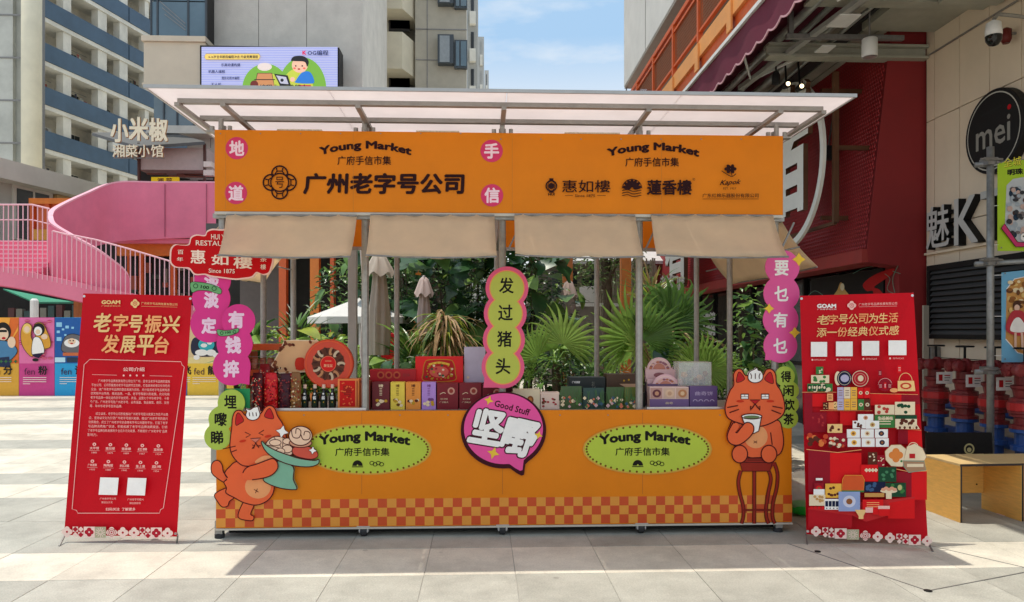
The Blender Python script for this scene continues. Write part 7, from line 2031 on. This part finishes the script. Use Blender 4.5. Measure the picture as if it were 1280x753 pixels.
# bright palm left of the fourth post, palm behind the post, dark grassy palm right, low right palm
Yp = 8.4
def fr(px, py, dx, dz, s, Y=Yp, dy=-.5): return (P(px, py, Y), Vector((dx, dy, dz)), s)
fan_palm('bright green fan palm between the middle sign and the third bay post', (PX(695,8.3), 8.3, 0), 1.05,
    [fr(704,430,.35,1,.9,8.1), fr(672,448,-.9,.35,.85,8.0), fr(712,440,1,.35,.7,8.3), fr(690,436,-.3,1,.7,8.7), fr(682,462,-.5,-.6,.5,8.2)], [fan_src[1], fan_src[0], fan_src[2], fan_src[3]], 1)
fan_palm('large bright fan palm directly behind the fourth front post', (PX(800,8.0), 8.0, 0), 1.1,
    [fr(792,424,-.75,.75,1.12,7.8,-.3), fr(804,424,.75,.7,1.0,7.9,-.35), fr(798,432,.15,-1,.75,7.7,-.5), fr(790,436,-1,-.35,.7,7.9), fr(812,430,1,-.1,.8,8.2), fr(806,440,.5,-1,.8,7.9)], [fan_src[0], fan_src[2], fan_src[1], fan_src[3], fan_src[2], fan_dry[0]], 2)
fan_palm('darker drooping fan palm with brown lower leaves to the right of the post', (PX(840,9.2), 9.2, 0), 1.5,
    [fr(838,395,.9,.6,1.1,9.0), fr(826,392,-.1,1,1.0,9.2), fr(846,402,1,-.3,1.0,8.9), fr(822,400,-.8,.3,.8,9.3), fr(838,408,.4,-1,.9,9.0)], fan_dark + [fan_src[2]] + fan_dry, 3)
fan_palm('low fan palm with bright leaf tips behind the purple cartons at right', (PX(890,7.9), 7.9, 0), .75,
    [fr(872,456,.8,.65,.8,7.8), fr(866,458,-.6,.8,.65,8.0), fr(884,462,1,.05,.7,7.7), fr(902,466,.8,.3,.6,8.0)], [fan_src[3], fan_src[1], fan_src[0]], 4)
# broad-leaf bushes
def broad_leaf(seed, L_=.3, w=.2, lobes=0):
    m_ = MB(); n = 8; rr = random.Random(seed); vs = []
    for i in range(n+1):
        s = i/n; ww = w*(math.sin(PI*(s*.92+.06)))**.65*(1.0-.35*s)
        if lobes and i % 2 == 1 and 0 < i < n: ww *= .45
        z = -.35*L_*s*s; y = -L_*s*.9; 
        vs += [(-ww/2, y+.12*ww, z+.10*ww), (0, y, z), (ww/2, y+.12*ww, z+.10*ww)]
    fs = []
    for i in range(n):
        a = i*3; fs += [(a, a+1, a+4, a+3), (a+1, a+2, a+5, a+4)]
    m_.add(vs, fs); return m_
lf_src = {}
for nm, m_ in (('b', GL1), ('m', GL2), ('d', GLS), ('y', GL4)):
    o = broad_leaf(1, .3, .2).build('leaf', m_, None, smooth=True); lf_src[nm] = o.data; bpy.data.objects.remove(o)
o = broad_leaf(2, .42, .36, 1).build('leaf', GLS, None, smooth=True); lf_src['L'] = o.data; bpy.data.objects.remove(o)
def bush(label, cx, Y, w, d, z0, z1, nleaf, kinds, seed, nbig=14, small=(GL3, GL2), size=.07, name='broad_leaf_shrub', bigs=1.0):
    rr = random.Random(seed); x = PX(cx, Y); t = thing(name, label, 'shrub', (x, Y, 0))
    st = MB()
    for k in range(6):
        a = rr.uniform(-w/2, w/2)*.6; st.tube([(x+a*.3, Y, 0), (x+a*.7, Y, (z0+z1)/2*.6), (x+a, Y+rr.uniform(-d,d)*.3, z1*.85)], [.02,.014,.006], 5)
    st.build('stem', BARK, t)
    fm_ = {}
    for k in range(nleaf):
        u, v, q = rr.uniform(-1, 1), rr.uniform(0, 1), rr.uniform(-1, 1)
        ww = w/2*(.65+.45*math.sin(v*PI))
        p = Vector((x+u*ww, Y+q*d/2, z0+(z1-z0)*v*(1-.18*u*u+.08*math.sin(u*9+seed))))
        q_ = rr.random(); mm = small[0] if q_ < .5 else (small[1] if q_ < .84 else (GLF if q_ < .93 else GLP))
        mb = fm_.setdefault(mm.name, (MB(), mm))[0]
        a = rr.uniform(0, 2*PI); blade(mb, p, (math.cos(a), math.sin(a)-.3, rr.uniform(-.5, .8)), size*rr.uniform(.7, 1.5), size*.5, .8, n=2)
    for nm, (mb, mm) in fm_.items(): mb.build('foliage', mm, t, kind='stuff')
    for k in range(nbig):
        u, v = rr.uniform(-1, 1), rr.uniform(.15, 1); 
        o = bpy.data.objects.new('leaf', lf_src[rr.choice(kinds)]); COL.objects.link(o); o.parent = t
        o.location = (u*w/2, -d/2*rr.uniform(.5, 1.1), z0+(z1-z0)*v)
        o.rotation_euler = (rr.uniform(-.3, .9), rr.uniform(-.5, .5), rr.uniform(-1.3, 1.3)); s = rr.uniform(.6, 1.25)*bigs; o.scale = (s, s, s)
    return t
# back row: large dark mass
bush('tall dark glossy shrub with big split leaves behind the second bay, left part', 530, 11.0, 1.5, 1.0, .9, 2.9, 900, 'dLbm', 11, 44, (GL3, GL3), .11, bigs=1.5)
bush('tall dark glossy shrub with big split leaves left of the middle post', 585, 10.5, 1.5, 1.0, .9, 2.95, 900, 'dLLm', 12, 46, (GL3, GL2), .11, bigs=1.6)
bush('tall dark shrub right behind the middle sign', 655, 10.6, 1.2, 1.0, .8, 2.8, 800, 'dLbm', 13, 36, (GL3, GL3), .11, bigs=1.4)
bush('dark shrub with long leaves beside the closed parasol', 480, 11.5, 1.1, .8, .8, 2.7, 500, 'dmL', 14, 22, (GL3, GL2), .11, bigs=1.4)
bush('blue green drooping shrub under the orange column at left', 430, 12.0, 1.0, .8, 1.3, 2.5, 380, 'md', 15, 12, (GL3, GL2), .12)
bush('bright yellow green fern bush in the left bay', 410, 9.0, 1.1, .8, .7, 1.35, 900, 'by', 16, 8, (GL1, GL4), .12)
bush('yellow green leafy bush behind the lower pink board', 350, 8.8, .8, .7, .6, 1.45, 400, 'yb', 17, 22, (GL4, GL1), .1)
bush('low mixed bush behind the round red tin', 455, 8.6, .7, .6, .5, 1.15, 420, 'mb', 18, 8, (GL2, GL1), .09)
bush('low leafy bush behind the red gift boxes', 520, 8.0, 1.0, .6, .5, 1.15, 600, 'md', 19, 10, (GL2, GL3), .08)
bush('low dark bush behind the black gift box', 690, 7.9, 1.0, .5, .4, 1.15, 700, 'dm', 20, 14, (GL3, GL2), .06, bigs=.7)
bush('leafy bush of pale rounded leaves below the bright palm', 725, 8.6, .8, .5, .5, 1.35, 500, 'dbm', 21, 22, (GL3, GL2), .07, bigs=.8)
bush('small leaved bush below the orange column', 765, 8.2, .6, .5, .3, 1.1, 420, 'mb', 22, 10, (GL2, GL1), .06, bigs=.7)
bush('bushy dark plant behind the lilac boxes', 850, 8.5, 1.0, .7, .4, 1.3, 560, 'md', 23, 10, (GL3, GL2), .08)
bush('glossy bright leaved shrub left of the pink 要乜有乜 board', 938, 7.9, .45, .5, .7, 1.85, 300, 'bmd', 24, 34, (GL2, GL1), .08, bigs=.75)
bush('dark shrub at the right end behind the seated cat', 925, 8.3, .8, .6, .3, 1.2, 520, 'dm', 25, 12, (GL3, GL2), .08)
bush('shrub in the far middle below the light roofs', 690, 12.5, 1.2, .8, .8, 2.2, 450, 'dbL', 26, 20, (GL3, GL2), .1, bigs=1.2)
# grassy dracaena with dry leaves
def grassy(label, px, Y, zc, n, L_, mats_, seed, trunk=True, up=.9, w=.03, name='dracaena', droop=1.2):
    rr = random.Random(seed); x = PX(px, Y); t = thing(name, label, 'plant', (x, Y, 0))
    MB().tube([(x, Y, 0), (x+.02, Y, zc*.6), (x, Y, zc)], [.05,.04,.035], 8).build('trunk', BARK, t)
    fm_ = {}
    for k in range(n):
        a = rr.uniform(0, 2*PI); mm = rr.choice(mats_); mb = fm_.setdefault(mm.name, (MB(), mm))[0]
        z = zc - rr.uniform(0, .35); blade(mb, (x, Y, z), (math.cos(a), math.sin(a), rr.uniform(up-.7, up+.6)), L_*rr.uniform(.6, 1.1), w, rr.uniform(droop*.6, droop*1.5), n=5)
    for nm, (mb, mm) in fm_.items(): mb.build('foliage', mm, t)
    return t
grassy('spiky dracaena with dry brown leaves above the bright red gift box', 556, 8.4, 1.6, 190, .6, [DRY, DRY, DRY, GL4, GL2], 41, up=.4, droop=2.4)
grassy('second crown of long green sword leaves left of the dry dracaena', 520, 8.6, 1.15, 46, .8, [GL2, GL1, GL2], 42, w=.06, up=1.3, droop=.7)
grassy('brown tipped grass palm above the fourth post', 815, 9.6, 1.95, 80, .6, [GL4, DRY, GL2], 43, up=1.2, droop=.8)
grassy('brown drooping old palm leaves in the fourth bay', 842, 9.0, 1.5, 110, .8, [DRY, DRY, GL2], 44, up=.1, droop=1.8)
grassy('grey green spiky plant beside the left mid post', 372, 8.8, 1.5, 40, .5, [GL2, GL3], 45, up=1.2, droop=.4)
grassy('tuft of long arching leaves at the left end of the planting', 318, 8.6, 1.3, 34, .6, [GL2, GLS, GL1], 46, w=.07, up=1.1, droop=1.0)
grassy('arching bright leaves behind the third bay goods', 660, 8.6, 1.1, 40, .55, [GL1, GL2], 47, w=.04, up=1.0, droop=.9)
grassy('low grass clump in the left bay', 440, 8.3, .9, 90, .45, [GL1, GL4, GL2], 48, w=.02, up=1.0, droop=.8)
# tree with hanging light foliage far
def tree(label, px, Y, z0, z1, w, n, mats_, seed, size=.14, trunk_r=.12):
    rr = random.Random(seed); x = PX(px, Y); t = thing('tree', label, 'tree', (x, Y, 0))
    tr = MB(); tr.tube([(x, Y, 0), (x+.1, Y, z0), (x, Y, (z0+z1)/2)], [trunk_r, trunk_r*.8, trunk_r*.5], 9)
    for k in range(5):
        a = rr.uniform(-1, 1); tr.tube([(x, Y, z0), (x+a*w*.25, Y+rr.uniform(-.3,.3), (z0+z1)/2), (x+a*w*.45, Y, z1*.9)], [trunk_r*.5, trunk_r*.3, .02], 6)
    tr.build('trunk', BARK, t)
    cl_ = [(x+rr.uniform(-w, w)*.45, Y+rr.uniform(-.7,.7), rr.uniform(z0, z1), rr.uniform(.25, .5)*w*.6) for _ in range(12)]; fm_ = {}
    for k in range(n):
        c0 = rr.choice(cl_); mm = rr.choice(mats_); mb = fm_.setdefault(mm.name, (MB(), mm))[0]
        v = Vector((rr.gauss(0,1), rr.gauss(0,1), rr.gauss(0,1))).normalized()*c0[3]*rr.uniform(.5,1)
        a = rr.uniform(0, 2*PI); blade(mb, Vector(c0[:3])+v, (math.cos(a), math.sin(a), rr.uniform(-.6,.5)), size*rr.uniform(.7,1.4), size*.5, .8, n=2)
    for nm, (mb, mm) in fm_.items(): mb.build('crown', mm, t, kind='stuff')
tree('big dark tree filling the back of the second bay', 560, 13.0, 1.6, 4.2, 3.0, 3000, [GL3, GL3, GL2, GL2], 51, .17)
tree('dark tree behind the middle post and sign', 640, 13.5, 1.5, 4.0, 1.7, 2000, [GL3, GL2, GL2], 52, .16)
tree('grey green light tree in the far courtyard of the third bay', 755, 17, 2.4, 4.2, 2.0, 1100, [leafmat('leaf_grey', (.16,.17,.08)), GL2], 53, .14)
# parasols
def closed_parasol(label, px, Y, zt, h, r, mcol, seed):
    rr = random.Random(seed); x = PX(px, Y); t = thing('closed_parasol', label, 'parasol', (x, Y, 0))
    MB().tube([(x, Y, 0), (x, Y, zt+.05)], .022, 10).build('pole', ALU, t)
    m_ = MB(); n, k = 28, 10; vs = []
    for j in range(k+1):
        s = j/k
        for i in range(n):
            a = 2*PI*i/n; rr_ = (r*.35+r*.65*min(1, s*1.6))*(1+.22*math.sin(a*7+s*2))*(1-.18*s*s)
            vs.append((x+rr_*math.cos(a), Y+rr_*math.sin(a), zt-h*s))
    m_.add(vs, [(j*n+i, j*n+(i+1) % n, (j+1)*n+(i+1) % n, (j+1)*n+i) for j in range(k) for i in range(n)]); m_.build('folded_canopy', mcol, t, smooth=True)
    m_ = MB(); vs = [(x, Y, zt+.06)]
    for j, (rr2, z) in enumerate(((r*.6, zt-.02), (r*1.35, zt-.2))):
        for i in range(n): a = 2*PI*i/n; vs.append((x+rr2*(1+.1*math.sin(a*6))*math.cos(a), Y+rr2*math.sin(a), z+.03*math.sin(a*6)))
    m_.add(vs, [(0, 1+i, 1+(i+1) % n) for i in range(n)] + [(1+i, 1+n+i, 1+n+(i+1) % n, 1+(i+1) % n) for i in range(n)]); m_.build('top_flap', mcol, t, smooth=True)
pc1 = mat('parasol_cream', (.50,.43,.36), .8, .1, 4, transl=.15); pc2 = mat('parasol_white', (.78,.76,.72), .8, .05, 4, transl=.2)
closed_parasol('large closed cream parasol beside the second front post', 474, 8.4, PZ(474, 322, 8.4), 1.1, .12, pc1, 1)
closed_parasol('closed pale pink parasol among the plants of the second bay', 530, 9.4, PZ(530, 350, 9.4), .75, .085, mat('parasol_rose', (.55,.42,.38), .8, .1, 4, transl=.15), 2)
closed_parasol('small closed pale parasol in front of the far left column of the third bay', 711, 10.5, PZ(711, 354, 10.5), .5, .09, mat('parasol_rose', (.55,.42,.38)), 3)
p = P(441, 400, 7.9)
t = thing('parasol_pole', 'pale grey square parasol mast with a white rope beside the second front post', 'parasol', (p.x, 7.9, 0))
MB().box(p.x-.045, p.x+.045, 7.86, 7.94, 0, 2.5).build('mast', mat('mast_grey', (.42,.40,.37), .5, .1), t, bevel=.006)
MB().box(p.x-.35, p.x+.35, 7.6, 8.2, 0, .08).build('base_plate', STEELD, t)
MB().tube([(p.x+.08, 7.85, 2.45), (p.x+.12, 7.85, 1.9), (p.x+.09, 7.85, 1.2), (p.x+.14, 7.85, .8)], .012, 6).build('rope', WHITE, t)
t = thing('open_parasol', 'open white parasol standing among the plants of the left bay', 'parasol', P(440, 420, 10.6))
xc, Yo = PX(450, 10.6), 10.6; zt, ze = PZ(450, 372, Yo), PZ(450, 397, Yo); m_ = MB(); n = 8; r = .72
rim_ = [(xc+r*math.cos(2*PI*i/n+.3), Yo+r*math.sin(2*PI*i/n+.3), ze) for i in range(n)]
m_.add([(xc, Yo, zt)]+rim_, [(0, 1+i, 1+(i+1) % n) for i in range(n)]); m_.add(rim_+[(a, b, c_-.09) for a, b, c_ in rim_], [(i, (i+1) % n, n+(i+1) % n, n+i) for i in range(n)])
o = m_.build('canopy', pc2, t); o.modifiers.new('thick', 'SOLIDIFY').thickness = .004
MB().tube([(xc, Yo, 0), (xc, Yo, zt)], .02, 8).build('pole', ALU, t)
for i in range(n): MB().tube([(xc, Yo, zt-.01), tuple(Vector(rim_[i])-Vector((0,0,.012)))], .006, 5).build('rib', ALU, t)
# planter edge and soil
MB().box(PX(295,7.7)-.2, PX(950,7.7), 7.55, 7.7, 0, .35).build('planter_kerb', conc, None, label='low grey planter kerb behind the stall holding the plants', cat='planter')
MB().box(PX(295,7.7)-.2, PX(950,7.7), 7.703, 13.5, 0, .3).build('planting_soil', mat('soil', (.035,.025,.018), .95, .3, 8, bump=.5), kind='structure')
t = thing('red_chair', 'small red garden chair glimpsed behind the second front post', 'chair', (PX(484,9.2), 9.2, .3))
p = P(484, 420, 9.2); MB().box(p.x-.12, p.x+.12, 9.2, 9.24, 1.0, 1.4).build('backrest', CARD(190,30,34), t, bevel=.01)
MB().box(p.x-.14, p.x+.14, 8.95, 9.19, .92, .96).build('seat', CARD(190,30,34), t)
for a in (-.12, .12):
    for b in (8.97, 9.2): MB().bar((p.x+a, b, .3), (p.x+a, b, .92), .02).build('leg', CARD(150,24,28), t)

# pavilion behind: dark interior with orange columns
Yv = 15.2
t = thing('courtyard_pavilion', 'dark courtyard restaurant with orange columns behind the planting', 'building', (PX(450,Yv), Yv, 0))
MB().box(PX(270,Yv+2), PX(585,Yv+2), Yv+2, Yv+5, 0, 5.0).build('rear_wall', DARKGAP, t)
MB().box(PX(262,Yv), PX(600,Yv), Yv-.2, Yv+2, PZ(400,300,Yv), PZ(400,282,Yv)).build('roof_slab', mat('dark_grey_metal', (.07,.07,.07)), t)
MB().box(PX(262,Yv), PX(600,Yv), Yv-.3, Yv-.203, PZ(400,318,Yv), PZ(400,302,Yv)).build('red_fascia', mat('maroon_fascia', (.12,.03,.025), .7), t)
MB().box(PX(300,Yv+1.2), PX(352,Yv+1.2), Yv+1.2, Yv+1.3, 0, PZ(330,318,Yv)).build('grey_wall', mat('mauve_wall', (.13,.11,.105), .8, .1), t)
for px, w, m_ in ((393, 11, orp), (353, 9, orp2), (522, 9, orp), (415, 5, orp2)):
    MB().box(PX(px-w/2,Yv-.6), PX(px+w/2,Yv-.6), Yv-.6, Yv-.42, 0, PZ(px,284,Yv-.6)).build('column', m_, t)
for k in range(10):
    p = P(370+R.uniform(0, 150), 330+R.uniform(0, 50), Yv+1.6); MB().box(p.x, p.x+R.uniform(.1,.5), Yv+1.6, Yv+1.8, p.z, p.z+R.uniform(.1,.6)).build('interior_fitting', (CARD(80,50,40), CARD(110,104,96), CARD(140,50,40))[k % 3], t)
# right courtyard columns and low buildings
Yq = 14.0
t = thing('courtyard_pergola', 'two orange columns of an open pergola behind the palms in the third bay', 'pergola', (PX(747,Yq), Yq, 0))
for px, w in ((710, 12), (783, 12)):
    MB().box(PX(px-w/2,Yq), PX(px+w/2,Yq), Yq, Yq+.18, 0, 3.6).build('column', orp, t)
MB().box(PX(700,Yq), PX(793,Yq), Yq+.01, Yq+.17, 3.605, 3.8).build('beam', orp, t)
t = thing('far_low_building', 'weathered low building with pale roof and hanging vines in the far courtyard', 'building', (PX(740,20), 20, 0))
MB().box(PX(668,20), PX(830,20), 20, 24, 0, PZ(740,318,20)).build('wall', mat('old_plaster', (.25,.22,.19), .85, .3, 2, bump=.3), t)
MB().prism([P(660,316,20), P(700,330,18.6), P(830,330,18.6), P(830,300,21), P(670,300,21)], (0,0,.08)).build('pale_roof', mat('pale_tin_roof', (.62,.62,.6), .5, .1), t)
for px in (690, 705, 728, 742, 770, 795):
    MB().box(PX(px,19.9), PX(px,19.9)+.35, 19.9, 19.98, PZ(740,372,20), PZ(740,340,20)).build('window', wind, t)
MB().box(PX(725,18.5), PX(743,18.5), 18.5, 18.6, PZ(740,378,18.5), PZ(740,358,18.5)).build('white_notice_board', WHITE, t)
MB().box(PX(665,17.5), PX(800,17.5), 17.5, 17.6, PZ(740,383,17.5), PZ(740,379,17.5)).build('pale_rail', WHITE, t)
vn = MB(); rr = random.Random(9)
for k in range(60):
    x = PX(750+rr.uniform(0, 75), 18.4); z = PZ(750, 322+rr.uniform(0, 10), 18.4); vn.tube([(x, 18.4, z), (x+rr.uniform(-.05,.05), 18.4, z-rr.uniform(.5, 1.6))], .02, 4)
vn.build('hanging_vines', mat('dry_vine', (.30,.27,.20), .8, .2), t, kind='stuff')
bpy.data.objects.remove(_to); bpy.data.curves.remove(_tc)
